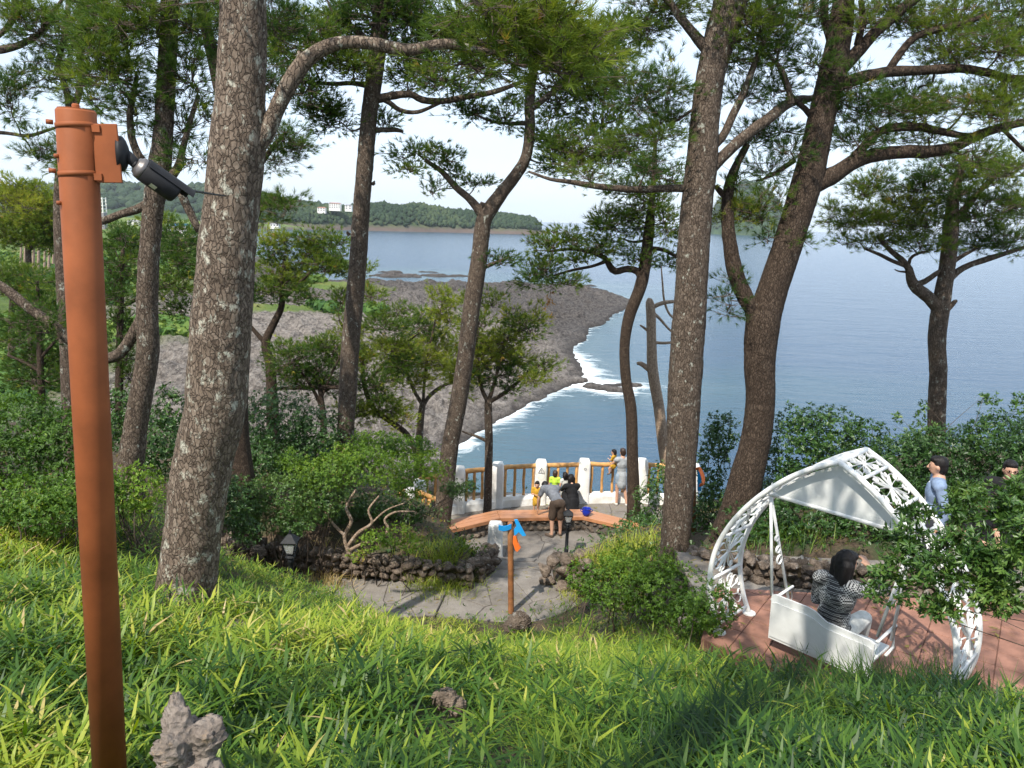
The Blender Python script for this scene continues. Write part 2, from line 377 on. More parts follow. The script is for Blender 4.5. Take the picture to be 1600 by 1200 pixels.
# near ground sheet
def soil():
    m, n, l, b = new_mat('soil_and_pine_litter'); v = objcoord(n)
    a = noise(n, l, v, 1.7, 6, 0.6); c = noise(n, l, v, 26, 6, 0.7)
    r = ramp(n, [(0.3, (0.03, 0.021, 0.013)), (0.5, (0.07, 0.047, 0.028)), (0.72, (0.15, 0.105, 0.065))]); l.new(c.outputs['Fac'], r.inputs[0])
    g = ramp(n, [(0.45, (0, 0, 0)), (0.62, (1, 1, 1))]); l.new(a.outputs['Fac'], g.inputs[0])
    l.new(mixc(n, l, g.outputs[0], r.outputs[0], (0.04, 0.05, 0.018)), b.inputs['Base Color']); b.inputs['Roughness'].default_value = 0.95
    bump(n, l, c.outputs['Fac'], b, 0.8, 0.03); return m
MAT['soil'] = soil()
gx, gy = np.meshgrid(np.arange(-22, 15.01, 0.2), np.arange(-5, 28, 0.2)); gz = ground(gx, gy)
def grid_faces(r, c):
    i = np.arange(r - 1)[:, None] * c; j = np.arange(c - 1)[None]
    return np.stack([i + j, i + j + 1, i + j + c + 1, i + j + c], -1).reshape(-1, 4)
obj('ground', xyz(gx, gy, gz), grid_faces(*gx.shape), 'soil', smooth=True, kind='structure')

# ------------------------------------------------------------------ coast, sea, headland
COAST = np.array([(70, 22), (25, 38), (8, 45), (-2, 55), (-8, 75), (-8.2, 98), (-6.7, 101.5), (-5.8, 107), (-1.8, 116), (5.5, 127), (9, 137), (12, 143), (16, 152), (14.9, 170), (13.9, 188), (19.6, 209),
                  (27.6, 234), (37, 261), (44, 294), (42.5, 332), (23, 373), (-2, 369), (-31, 361), (-63, 353), (-86, 345), (-105, 380), (-127, 420), (-165, 500), (-225, 600), (-320, 760), (-430, 1000), (-440, 1200),
                  (-400, 1270), (-238, 1399), (-90, 1540), (56, 1650), (82, 1740), (60, 1900), (-200, 2300), (-900, 2900), (-4500, 3400), (-4500, -200), (-60, -60), (70, -60)], float)
def sdist(x, y, poly):
    """signed distance to a polygon, positive inside"""
    px, py = np.ravel(x), np.ravel(y); d = np.full(len(px), 1e18); ins = np.zeros(len(px), bool); n = len(poly)
    for i in range(n):
        a, b = poly[i], poly[(i + 1) % n]; e = b - a
        t = np.clip(((px - a[0]) * e[0] + (py - a[1]) * e[1]) / (e @ e), 0, 1)
        d = np.minimum(d, (px - a[0] - t * e[0]) ** 2 + (py - a[1] - t * e[1]) ** 2)
        c = ((a[1] > py) != (b[1] > py)); xx = a[0] + (py - a[1]) * e[0] / (e[1] if abs(e[1]) > 1e-9 else 1e-9); ins ^= c & (px < xx)
    return (np.where(ins, 1, -1) * np.sqrt(d)).reshape(np.shape(x))
def coastd(x, y):
    return sdist(x, y, COAST) + (5.0 * fbm(xyz(x * 0.06, y * 0.045), 5, 21, .6) + np.clip((y - 200) / 150, 0, 1) * 7 * fbm(xyz(x * .02, y * .02), 3, 22)) * np.clip((y - 60) / 60, 0.3, 1)
ISLETS = [(-60, 388, 13, 9), (-40, 398, 9, 6), (-30, 404, 7, 4), (-66, 412, 6, 4), (-48, 427, 8, 4), (16, 140.5, 3.6, 2.2), (19.5, 138, 2.2, 1.5), (21, 143, 3.2, 1.4), (24, 383, 5, 3), (36, 372, 5, 2.5), (12, 146, 2.5, 3)]
POOLS = [(-49, 147, 3.2, 6.5), (-45, 139, 5, 2.2), (-55, 165, 3, 4), (-62, 357, 24, 9), (-25, 366, 18, 6)]
def shelf(x, y):
    d = coastd(x, y)
    for (a, b, rx_, ry_) in ISLETS:
        e = (1 - np.hypot((x - a) / rx_, (y - b) / ry_) + 0.5 * fbm(xyz(x * .25, y * .18), 3, 31)) * min(rx_, ry_); d = np.maximum(d, e)
    rough = np.abs(fbm(xyz(x * 0.11, y * 0.075), 5, 41, 0.62)) * 2.8 - 0.6 + 0.6 * np.abs(fbm(xyz(x * .55, y * .3), 3, 44)) + .5 * fbm(xyz(x * .035, y * .03), 3, 45)
    h = np.where(d > 0, 0.35 + 1.7 * (1 - np.exp(-d / 8)) + np.clip(d / 10, 0.3, 1) * rough * 1.7, np.maximum(d * 0.35, -5.0))
    inland = np.clip((-x - 60 - 0.22 * (y - 120)) / 70, 0, 1) * np.clip(d / 40, 0, 1)
    veg = np.clip((inland + 0.35 * fbm(xyz(x * .03, y * .03), 4, 51) - 0.18) * 4, 0, 1)
    strip = np.exp(-((x + 80 + 6 * fbm(xyz(x * .02, y * .02), 2, 61)) / 26) ** 2 - ((y - 300) / 20) ** 2); strip2 = np.exp(-((x + 62) / 26) ** 2 - ((y - 222) / 7) ** 2); strip3 = np.exp(-((x + 80) / 12) ** 2 - ((y - 172) / 16) ** 2)
    veg = np.maximum(veg, np.clip((np.maximum(np.maximum(strip, strip2), strip3) + .3 * fbm(xyz(x * .12, y * .09), 3, 66) - 0.35) * 5, 0, 1))
    h = h * (1 - 0.55 * veg) + veg * 1.6 + inland * 5.0 + np.clip(d - 60, 0, 4000) * 0.010
    for (a, b, rx_, ry_) in POOLS:
        h = h - 3.2 * np.clip(1 - np.hypot((x - a) / rx_, (y - b) / ry_) + .35 * fbm(xyz(x * .3, y * .2), 2, 71), 0, .5) * 2
    tone = np.clip((y - 150) / 90 + 0.5 * fbm(xyz(x * .03, y * .02), 3, 81) + np.clip(x / 25, -0.6, 0.5) * np.clip((y - 110) / 50, 0, 1), 0, 1)
    return SEA + h, d, veg, tone
def shelf_mat():
    m, n, l, b = new_mat('lava_shore_rock'); v = objcoord(n)
    at = n.new('ShaderNodeAttribute'); at.attribute_name = 'tone'; av = n.new('ShaderNodeAttribute'); av.attribute_name = 'veg'; aw = n.new('ShaderNodeAttribute'); aw.attribute_name = 'wet'
    n1 = noise(n, l, mapping(n, l, v, (0.5, 0.28, 0.5)), 1.0, 8, 0.68); n2 = noise(n, l, mapping(n, l, v, (1.7, 0.8, 1.7)), 1.0, 8, 0.72)
    pale = ramp(n, [(0.3, (0.12, 0.103, 0.09)), (0.48, (0.30, 0.26, 0.225)), (0.7, (0.50, 0.445, 0.39))]); l.new(n2.outputs['Fac'], pale.inputs[0])
    dark = ramp(n, [(0.3, (0.045, 0.039, 0.036)), (0.5, (0.115, 0.10, 0.091)), (0.72, (0.23, 0.20, 0.178))]); l.new(n2.outputs['Fac'], dark.inputs[0])
    sm = n.new('ShaderNodeMath'); sm.operation = 'MULTIPLY_ADD'; sm.inputs[1].default_value = 1.2; l.new(n1.outputs['Fac'], sm.inputs[0]); 
    s2 = n.new('ShaderNodeMath'); s2.operation = 'SUBTRACT'; s2.inputs[1].default_value = 0.6; l.new(at.outputs['Fac'], s2.inputs[0]); l.new(s2.outputs[0], sm.inputs[2])
    c = mixc(n, l, sm.outputs[0], pale.outputs[0], dark.outputs[0]); sm.use_clamp = True
    pt = noise(n, l, mapping(n, l, v, (0.75, 0.30, 0.8)), 1.0, 8, 0.8); pr = ramp(n, [(0.41, (0.36, 0.35, 0.35)), (0.52, (1, 1, 1)), (0.66, (1.0, 1.0, 1.0)), (0.74, (1.35, 1.33, 1.3))]); l.new(pt.outputs['Fac'], pr.inputs[0])
    c = mixc(n, l, 1.0, c, pr.outputs[0], 'MULTIPLY')
    c = mixc(n, l, aw.outputs['Fac'], c, (0.05, 0.042, 0.038))
    gcol = ramp(n, [(0.3, (0.07, 0.13, 0.025)), (0.5, (0.16, 0.23, 0.045)), (0.66, (0.30, 0.29, 0.09)), (0.8, (0.25, 0.13, 0.08))]); l.new(noise(n, l, mapping(n, l, v, (.06, .045, .06)), 1.0, 6, .6).outputs['Fac'], gcol.inputs[0])
    gv = mixc(n, l, 0.5, gcol.outputs[0], mixc(n, l, n2.outputs['Fac'], (0.05, 0.09, 0.02), gcol.outputs[0]))
    l.new(mixc(n, l, av.outputs['Fac'], c, gv), b.inputs['Base Color']); b.inputs['Roughness'].default_value = 0.9; b.inputs['Specular IOR Level'].default_value = 0.25
    bump(n, l, n2.outputs['Fac'], b, 1.0, 1.8); return m
MAT['shelf'] = shelf_mat()
rows = np.concatenate([np.geomspace(23, 90, 45), np.geomspace(90.8, 420, 220), np.geomspace(424, 1330, 50)]); cols = np.concatenate([np.linspace(-1.05, -0.52, 40)[:-1], np.linspace(-0.52, 0.2, 270), np.linspace(0.2, 1.3, 16)[1:]])
sx = rows[:, None] * cols[None]; sy = rows[:, None] + 0 * sx
sh, sd, sveg, stone_ = shelf(sx, sy)
hz_ = np.where(sy < 75, hill(sx, np.minimum(sy, 75)) - 0.25, -1e3)
sz = np.maximum(sh, hz_); onhill = (hz_ > sh)
wet = np.clip(1 - (sh - SEA) / 0.9, 0, 1) * (sd < 14)
obj('rocky_shore', xyz(sx, sy, sz), grid_faces(*sx.shape), 'shelf', smooth=False, attrs={'tone': stone_, 'veg': np.where(onhill, 1, sveg), 'wet': np.where(onhill, 0, wet)}, kind='structure')

def sea_mat():
    m, n, l, b = new_mat('sea_water'); v = objcoord(n)
    a = n.new('ShaderNodeAttribute'); a.attribute_name = 'shore'; ex = n.new('ShaderNodeAttribute'); ex.attribute_name = 'surf'
    shal = ramp(n, [(0.0, (0.062, 0.115, 0.14)), (0.22, (0.028, 0.075, 0.115)), (0.7, (0.022, 0.06, 0.115))])
    nn = noise(n, l, mapping(n, l, v, (.03, .03, .03)), 1.0, 4); ma = n.new('ShaderNodeMath'); ma.operation = 'MULTIPLY_ADD'; ma.inputs[1].default_value = 0.35; l.new(nn.outputs['Fac'], ma.inputs[0])
    sb = n.new('ShaderNodeMath'); sb.operation = 'SUBTRACT'; sb.inputs[1].default_value = 0.17; l.new(a.outputs['Fac'], sb.inputs[0]); l.new(sb.outputs[0], ma.inputs[2]); l.new(ma.outputs[0], shal.inputs[0])
    # broken white water, thickest where the swell meets the rock
    f1 = noise(n, l, mapping(n, l, v, (.13, .30, .2)), 1.0, 12, 0.78); f1.inputs['Distortion'].default_value = 1.0
    ad = n.new('ShaderNodeMath'); ad.operation = 'ADD'; l.new(f1.outputs['Fac'], ad.inputs[0]); l.new(ex.outputs['Fac'], ad.inputs[1])
    fr = ramp(n, [(0.76, (0, 0, 0)), (1.0, (1, 1, 1))]); l.new(ad.outputs[0], fr.inputs[0])
    l.new(mixc(n, l, fr.outputs[0], shal.outputs[0], (0.80, 0.84, 0.85)), b.inputs['Base Color'])
    rr = n.new('ShaderNodeMapRange'); rr.inputs[3].default_value = 0.16; rr.inputs[4].default_value = 0.8; l.new(fr.outputs[0], rr.inputs[0]); l.new(rr.outputs[0], b.inputs['Roughness'])
    b.inputs['IOR'].default_value = 1.33
    w1 = noise(n, l, mapping(n, l, v, (.085, .34, .2)), 1.0, 8, 0.66); w2 = noise(n, l, mapping(n, l, v, (.022, .05, .05)), 1.0, 4, .6)
    s = n.new('ShaderNodeMath'); s.operation = 'MULTIPLY_ADD'; s.inputs[1].default_value = 1.6; l.new(w2.outputs['Fac'], s.inputs[0]); l.new(w1.outputs['Fac'], s.inputs[2])
    bump(n, l, s.outputs[0], b, 0.5, 1.4); return m
MAT['sea'] = sea_mat()
rows = np.concatenate([np.geomspace(24, 420, 150), np.geomspace(432, 14000, 50)]); cols = np.concatenate([np.linspace(-2.2, -0.3, 40)[:-1], np.linspace(-0.3, 0.5, 120), np.linspace(0.5, 2.2, 30)[1:]])
wx = rows[:, None] * cols[None]; wy = rows[:, None] + 0 * wx
wd = np.full(wx.shape, 200.0); near = wy < 2000; _, dd, _, _ = shelf(wx[near], wy[near]); wd[near] = -dd
shore = np.clip(wd / 55, 0, 1)
expo = np.clip((wx + 14) / 8, 0, 1) * np.clip((wy - 70) / 25, 0, 1) * np.clip((330 - wy) / 60, 0, 1)
hot = 0.17 * np.exp(-((wx - 17) / 8) ** 2 - ((wy - 152) / 26) ** 2) + 0.10 * np.exp(-((wx - 2) / 6) ** 2 - ((wy - 116) / 9) ** 2) + 0.12 * np.exp(-((wx + 6) / 3) ** 2 - ((wy - 100) / 5) ** 2)
surf = expo * ((0.19 + hot) * np.exp(-np.maximum(wd, 0) / 2.6) + (hot * 1.25 + 0.125) * np.exp(-np.maximum(wd, 0) / 12)) + np.clip((450 - wy) / 60, 0, 1) * np.clip((wy - 340) / 20, 0, 1) * 0.28 * np.exp(-np.maximum(wd, 0) / 4)
obj('sea', xyz(wx, wy, SEA), grid_faces(*wx.shape), 'sea', smooth=True, attrs={'shore': shore, 'surf': surf}, kind='structure')

# headland with a wood on it, hills behind the village, a steep island in the haze
def land_ridge(name, pts, depth, ystep, zlow, mat, bumpy=3.0, seed=0, base_px=None):
    """pts: (px, ridge py, Y) along the ridge; a hill mass that slopes to the sea in front and behind"""
    q = np.array([P(*p) for p in pts]); n = 160; t = np.linspace(0, 1, n); s = np.linspace(0, 1, len(q))
    rx_, ry_, rz_ = (np.interp(t, s, q[:, k]) for k in range(3)); m = 26; V = []
    for j in range(m):
        u = j / (m - 1) * 2 - 1; prof = np.cos(u * math.pi / 2) ** 0.62
        x = rx_ + u * depth * 0.12; y = ry_ + u * depth
        z = zlow + (rz_ - zlow) * prof + bumpy * fbm(xyz(x * .03, y * .03), 4, seed) * prof
        V.append(np.stack([x, y, z], -1))
    V = np.stack(V); return V, grid_faces(m, n)
def hill_mat(name, c1, c2, c3, rockc=None):
    m, n, l, b = new_mat(name); v = objcoord(n); t = noise(n, l, v, 0.035, 8, 0.68); r = ramp(n, [(0.32, c1), (0.5, c2), (0.7, c3)]); l.new(t.outputs['Fac'], r.inputs[0]); c = r.outputs[0]
    if rockc:
        sp = n.new('ShaderNodeSeparateXYZ'); l.new(v, sp.inputs[0]); mr = n.new('ShaderNodeMapRange'); mr.inputs[1].default_value = SEA + 13; mr.inputs[2].default_value = SEA + 4
        ad = n.new('ShaderNodeMath'); ad.operation = 'MULTIPLY_ADD'; ad.inputs[1].default_value = 14; l.new(t.outputs['Fac'], ad.inputs[0]); s2 = n.new('ShaderNodeMath'); s2.operation = 'SUBTRACT'; s2.inputs[1].default_value = 7
        l.new(sp.outputs[2], s2.inputs[0]); l.new(s2.outputs[0], ad.inputs[2]); l.new(ad.outputs[0], mr.inputs[0]); c = mixc(n, l, mr.outputs[0], c, rockc)
    l.new(c, b.inputs['Base Color']); b.inputs['Roughness'].default_value = 0.95; b.inputs['Specular IOR Level'].default_value = 0.1
    bump(n, l, t.outputs['Fac'], b, 0.8, 6); return m
MAT['headland'] = hill_mat('headland_slope', (0.03, 0.055, 0.025), (0.055, 0.085, 0.035), (0.13, 0.13, 0.07), (0.13, 0.10, 0.085))
MAT['hills'] = hill_mat('wooded_hill_slope', (0.025, 0.05, 0.025), (0.045, 0.08, 0.035), (0.08, 0.11, 0.05))
V1, F1 = land_ridge('headland', [(330, 327, 1330), (400, 328, 1340), (440, 319, 1360), (480, 325, 1380), (520, 328, 1410), (560, 327, 1450), (590, 323, 1480), (650, 325, 1520), (700, 333, 1570), (740, 335, 1610), (790, 339, 1650), (815, 342, 1670), (835, 348, 1690), (850, 364, 1700), (856, 372, 1700)], 110, 0, SEA - 3, 'headland', 5, 5)
V1[..., 1] += 60
obj('headland', V1.reshape(-1, 3), F1, 'headland', smooth=True, kind='structure')
V2, F2 = land_ridge('hills', [(-500, 290, 2600), (-250, 285, 2600), (-60, 296, 2600), (60, 300, 2600), (150, 296, 2500), (215, 293, 2500), (300, 303, 2400), (345, 297, 2400), (400, 310, 2300), (450, 318, 2300), (560, 345, 2300)], 480, 0, SEA - 2, 'hills', 14, 15)
obj('hills', V2.reshape(-1, 3), F2, 'hills', smooth=True, kind='structure')
V3, F3 = land_ridge('island', [(1105, 372, 3300), (1120, 320, 3300), (1140, 294, 3300), (1165, 284, 3300), (1185, 290, 3300), (1210, 308, 3300), (1222, 330, 3300), (1232, 374, 3300)], 130, 0, SEA - 3, 'hills', 10, 25)
obj('island', V3.reshape(-1, 3), F3, 'hills', smooth=True, kind='structure')

ICO_V, ICO_F = None, None
def ico(sub):
    import bmesh
    bm = bmesh.new(); bmesh.ops.create_icosphere(bm, subdivisions=sub, radius=1.0); bm.verts.ensure_lookup_table()
    V = np.array([v.co[:] for v in bm.verts]); F = np.array([[v.index for v in f.verts] for f in bm.faces]); bm.free(); return V, F
IC1 = ico(1); IC2 = ico(2); IC3 = ico(3)
def crowns_on(name, V, n, size, seed, mat='farleaf', flat=0.8, zmin=SEA + 9, front=True):
    """many small tree crowns standing on a land surface, one mass"""
    r = np.random.default_rng(seed); g = V.reshape(V.shape[0], V.shape[1], 3); out = []; T = []
    jm = int(V.shape[0] * 0.72) if front else V.shape[0] - 1
    j = r.uniform(0.03 * V.shape[0], jm, n); i = r.uniform(0, V.shape[1] - 1.01, n)
    a = g[j.astype(int), i.astype(int)]; b = g[np.minimum(j.astype(int) + 1, V.shape[0] - 1), i.astype(int) + 1]; p = a + (b - a) * r.uniform(0, 1, (n, 1))
    p = p[p[:, 2] > zmin + r.uniform(0, 5, n)]; n = len(p); s = size * r.uniform(0.6, 1.35, n)
    rad = np.stack([s, s, s * flat * r.uniform(.8, 1.3, n)], -1)
    base = IC1[0][None] * (1 + 0.28 * r.uniform(-1, 1, (n, len(IC1[0]), 1)))
    W = base * rad[:, None] + (p + np.stack([0 * s, 0 * s, rad[:, 2] * 0.5], -1))[:, None]
    F = (IC1[1][None] + (np.arange(n) * len(IC1[0]))[:, None, None]).reshape(-1, 3)
    tint = np.repeat(np.clip(0.45 + 0.35 * fbm(p * .012, 3, seed) * 1.6 + r.uniform(-.25, .25, n), 0, 1), len(IC1[0]))
    return obj(name, W.reshape(-1, 3), F, mat, tint=tint, kind='stuff')
tag(crowns_on('headland_wood', V1, 6500, 4.2, 3, flat=1.15), 'dense pine wood covering the far headland across the bay', 'wood')
tag(crowns_on('hillside_wood', V2, 4200, 11, 4, zmin=SEA + 14), 'far wooded hills rising behind the village', 'wood')
tag(crowns_on('island_wood', V3, 900, 7, 5, zmin=SEA + 20), 'scrub and trees on the steep hazy island', 'wood')

# ------------------------------------------------------------------ materials of built things
def plaster():
    m, n, l, b = new_mat('rough_white_plaster'); v = objcoord(n); t = noise(n, l, v, 3.2, 6, .6); f = noise(n, l, v, 22, 5, .6)
    r = ramp(n, [(0.28, (0.58, 0.55, 0.50)), (0.5, (0.78, 0.765, 0.73)), (0.7, (0.84, 0.83, 0.81))]); l.new(t.outputs['Fac'], r.inputs[0])
    l.new(r.outputs[0], b.inputs['Base Color']); b.inputs['Roughness'].default_value = .85; bump(n, l, f.outputs['Fac'], b, .7, .02); return m
MAT['plaster'] = plaster()
MAT['log'] = simple('varnished_log', (0.58, 0.31, 0.11), 0.45, var=0.2, scale=7, bmp=.25, bdist=.01)
def plank_mat():
    m, n, l, b = new_mat('oiled_bench_wood'); v = objcoord(n); t = noise(n, l, mapping(n, l, v, (2.2, 30, 30)), 1.0, 6, .6); a = noise(n, l, v, 1.3, 4)
    r = ramp(n, [(0.3, (0.30, 0.115, 0.05)), (0.6, (0.47, 0.205, 0.095)), (0.75, (0.50, 0.25, 0.12))]); l.new(t.outputs['Fac'], r.inputs[0])
    l.new(mixc(n, l, a.outputs['Fac'], r.outputs[0], (0.43, 0.21, 0.105)), b.inputs['Base Color']); b.inputs['Roughness'].default_value = .38; bump(n, l, t.outputs['Fac'], b, .15, .004); return m
MAT['bench'] = plank_mat()
def pave():
    m, n, l, b = new_mat('grey_cement_paving'); v = objcoord(n); t = noise(n, l, v, 1.6, 7, .62); f = noise(n, l, v, 38, 5, .7)
    r = ramp(n, [(0.28, (0.12, 0.105, 0.09)), (0.5, (0.195, 0.175, 0.155)), (0.72, (0.275, 0.25, 0.222))]); l.new(t.outputs['Fac'], r.inputs[0])
    s = ramp(n, [(0.35, (0.6, 0.58, 0.56)), (0.6, (1, 1, 1))]); l.new(f.outputs['Fac'], s.inputs[0])
    l.new(mixc(n, l, 0.6, r.outputs[0], s.outputs[0], 'MULTIPLY'), b.inputs['Base Color']); b.inputs['Roughness'].default_value = .9; bump(n, l, f.outputs['Fac'], b, .4, .012); return m
MAT['pave'] = pave()
MAT['mortar'] = simple('dark_joint', (0.105, 0.092, 0.08), .95)
MAT['tile_joint'] = simple('terracotta_joint', (0.17, 0.085, 0.06), .9, var=.15)
MAT['tile'] = simple('terracotta_tile', (0.27, 0.135, 0.095), .85, var=.24, scale=2.6, bmp=.25, bdist=.01)
def lava(name, c1, c2, c3, lich=(0.35, 0.34, 0.31)):
    m, n, l, b = new_mat(name); v = objcoord(n); t = noise(n, l, v, 9, 7, .7); vo = n.new('ShaderNodeTexVoronoi'); vo.inputs['Scale'].default_value = 34; l.new(v, vo.inputs['Vector'])
    oi = n.new('ShaderNodeObjectInfo'); r = ramp(n, [(0.28, c1), (0.5, c2), (0.74, c3)]); l.new(t.outputs['Fac'], r.inputs[0])
    h = n.new('ShaderNodeHueSaturation'); mr = n.new('ShaderNodeMapRange'); mr.inputs[3].default_value = .65; mr.inputs[4].default_value = 1.35; l.new(oi.outputs['Random'], mr.inputs[0]); l.new(mr.outputs[0], h.inputs['Value']); l.new(r.outputs[0], h.inputs['Color'])
    lr = ramp(n, [(0.60, (0, 0, 0)), (0.68, (1, 1, 1))]); l.new(noise(n, l, v, 7, 5, .7).outputs['Fac'], lr.inputs[0])
    l.new(mixc(n, l, lr.outputs[0], h.outputs[0], lich), b.inputs['Base Color']); b.inputs['Roughness'].default_value = .95; b.inputs['Specular IOR Level'].default_value = .2
    ad = n.new('ShaderNodeMath'); ad.operation = 'MULTIPLY_ADD'; ad.inputs[1].default_value = .6; l.new(vo.outputs['Distance'], ad.inputs[0]); l.new(t.outputs['Fac'], ad.inputs[2])
    bump(n, l, ad.outputs[0], b, 1.0, .03); return m
MAT['lava'] = lava('lava_stone', (0.045, 0.036, 0.028), (0.135, 0.105, 0.082), (0.26, 0.21, 0.17))
MAT['lava_pale'] = lava('pale_lava_rock', (0.10, 0.083, 0.072), (0.215, 0.18, 0.155), (0.32, 0.28, 0.245), (0.33, 0.24, 0.16))
MAT['white_paint'] = simple('white_gloss_paint', (0.76, 0.76, 0.74), .38, var=.07, scale=7)
MAT['panel_paint'] = simple('white_panel_paint', (0.64, 0.65, 0.64), .5, var=.07, scale=5)
MAT['pole_paint'] = simple('orange_brown_pole_paint', (0.27, 0.082, 0.029), .62, var=.13, scale=5, bmp=.12, bdist=.004, spec=.22)
MAT['black_metal'] = simple('black_cast_metal', (0.016, 0.018, 0.021), .55, var=.2, scale=20, spec=.15)
MAT['spot_black'] = simple('black_powder_coat', (0.022, 0.022, 0.024), .55, var=.1, scale=30, spec=.18)
MAT['spot_grey'] = simple('grey_cast_aluminium', (0.17, 0.155, 0.15), .4, metal=.6, var=.1)
MAT['sticker'] = simple('pale_sticker', (0.55, 0.55, 0.38), .6, var=.05)
MAT['post_wood'] = simple('brown_stained_post', (0.27, 0.115, 0.045), .6, var=.25, scale=8, bmp=.2)
MAT['sign_blue'] = simple('sky_blue_paint', (0.02, 0.30, 0.70), .4, var=.03); MAT['sign_orange'] = simple('orange_paint', (0.80, 0.17, 0.03), .4, var=.03)
MAT['blue_plastic'] = simple('deep_blue_glaze', (0.012, 0.03, 0.33), .25, var=.05)
MAT['ink'] = simple('grey_print', (0.25, 0.25, 0.27), .7, var=.02)
MAT['wall_white'] = simple('white_render', (0.72, 0.70, 0.66), .8, var=.05); MAT['roof_red'] = simple('clay_roof', (0.38, 0.16, 0.10), .8); MAT['roof_blue'] = simple('blue_sheet_roof', (0.08, 0.27, 0.50), .5)
MAT['roof_grey'] = simple('grey_roof', (0.25, 0.24, 0.25), .8); MAT['win'] = simple('dark_window_glass', (0.03, 0.04, 0.05), .15)
def glass():
    m, n, l, b = new_mat('lantern_glass'); b.inputs['Transmission Weight'].default_value = 0.75; b.inputs['Base Color'].default_value = (.9, .92, .92, 1); b.inputs['Roughness'].default_value = .15; return m
MAT['glass'] = glass()

# ------------------------------------------------------------------ paving: slabs with open joints
def clip(poly, a, nrm):
    out = []
    for i in range(len(poly)):
        p, q = poly[i], poly[(i + 1) % len(poly)]; dp = (p - a) @ nrm; dq = (q - a) @ nrm
        if dp <= 0: out.append(p)
        if dp * dq < 0: out.append(p + (q - p) * dp / (dp - dq))
    return out
def slab_mesh(poly, z, th, gap, tilt=0.004):
    c = np.mean(poly, 0); q = []
    for p in poly:
        d = p - c; L = np.linalg.norm(d); q.append(c + d * max(0.2, (L - gap) / L))
    n = len(q); k = rng.uniform(-tilt, tilt, 2)
    top = [(p[0], p[1], z + (p - c) @ k) for p in q]; ins = [(c[0] + (p[0] - c[0]) * .985, c[1] + (p[1] - c[1]) * .985, z + .006 + (p - c) @ k) for p in q]
    V = [(p[0], p[1], z - th) for p in q] + top + ins
    F = [(i, (i + 1) % n, n + (i + 1) % n, n + i) for i in range(n)] + [(n + i, n + (i + 1) % n, 2 * n + (i + 1) % n, 2 * n + i) for i in range(n)] + [tuple(range(2 * n, 3 * n))]
    return V, F
def paving(name, poly, z, cell, mat, seed, piece='paving_slab', regular=None, gap=.012):
    poly = [np.array(p, float) for p in poly]; c = np.mean(poly, 0); n = len(poly)
    V = [(p[0], p[1], z - .13) for p in poly] + [(p[0], p[1], z - .014) for p in poly]
    base = obj(name, V, [(i, (i + 1) % n, n + (i + 1) % n, n + i) for i in range(n)] + [tuple(range(n, 2 * n))], 'mortar' if regular is None else 'tile_joint', kind='structure')
    r = np.random.default_rng(seed); lo = np.min(poly, 0); hi = np.max(poly, 0); S = []
    nx, ny = int((hi[0] - lo[0]) / cell) + 2, int((hi[1] - lo[1]) / cell) + 2
    if regular is not None:
        u = np.array([math.cos(regular), math.sin(regular)]); w = np.array([-u[1], u[0]])
        for i in range(-40, 40):
            for j in range(-40, 40):
                q = [c + u * cell * (i + a) + w * cell * (j + b) for a, b in ((0, 0), (1, 0), (1, 1), (0, 1))]
                S.append(q)
    else:
        pts = [lo + (np.array([i, j]) + r.uniform(.1, .9, 2)) * cell for i in range(-1, nx) for j in range(-1, ny)]
        for a in pts:
            q = list(poly)
            for b in pts:
                if b is a or np.hypot(*(b - a)) > cell * 3.2: continue
                q = clip(q, (a + b) / 2, b - a)
                if len(q) < 3: break
            if len(q) >= 3: S.append(q)
    for q in S:
        if regular is not None:
            for i in range(n):
                e = poly[(i + 1) % n] - poly[i]; q = clip(q, poly[i], np.array([e[1], -e[0]]))
                if len(q) < 3: break
        if len(q) < 3: continue
        ar = abs(sum(q[i][0] * q[(i + 1) % len(q)][1] - q[(i + 1) % len(q)][0] * q[i][1] for i in range(len(q)))) / 2
        if ar < cell * cell * .06: continue
        V, F = slab_mesh(q, z - .006 + r.uniform(-.004, .004), .05, gap); obj(piece, V, F, mat, base)
    return base
paving('terrace_paving', TERRACE, 0.0, .95, 'pave', 1); paving('step_lower', STEP_A, .15, .75, 'pave', 2); paving('step_upper', STEP_B, .30, .8, 'pave', 3)
paving('path_landing', LANDING, .45, .9, 'pave', 4); paving('path_west', PATH_W1, .50, .8, 'pave', 5); paving('path_west_upper', PATH_W2, .58, .8, 'pave', 6)
paving('path_east', PATH_E, 3.25, 1.0, 'pave', 7); paving('terracotta_floor', TILED, 3.40, .33, 'tile', 8, 'floor_tile', -0.60, .006)
for o in bpy.data.objects:
    if o.name.startswith(('step_', 'path_west_upper')): o.name = o.name.split('_')[0] if o.name.startswith('step') else 'path_west'

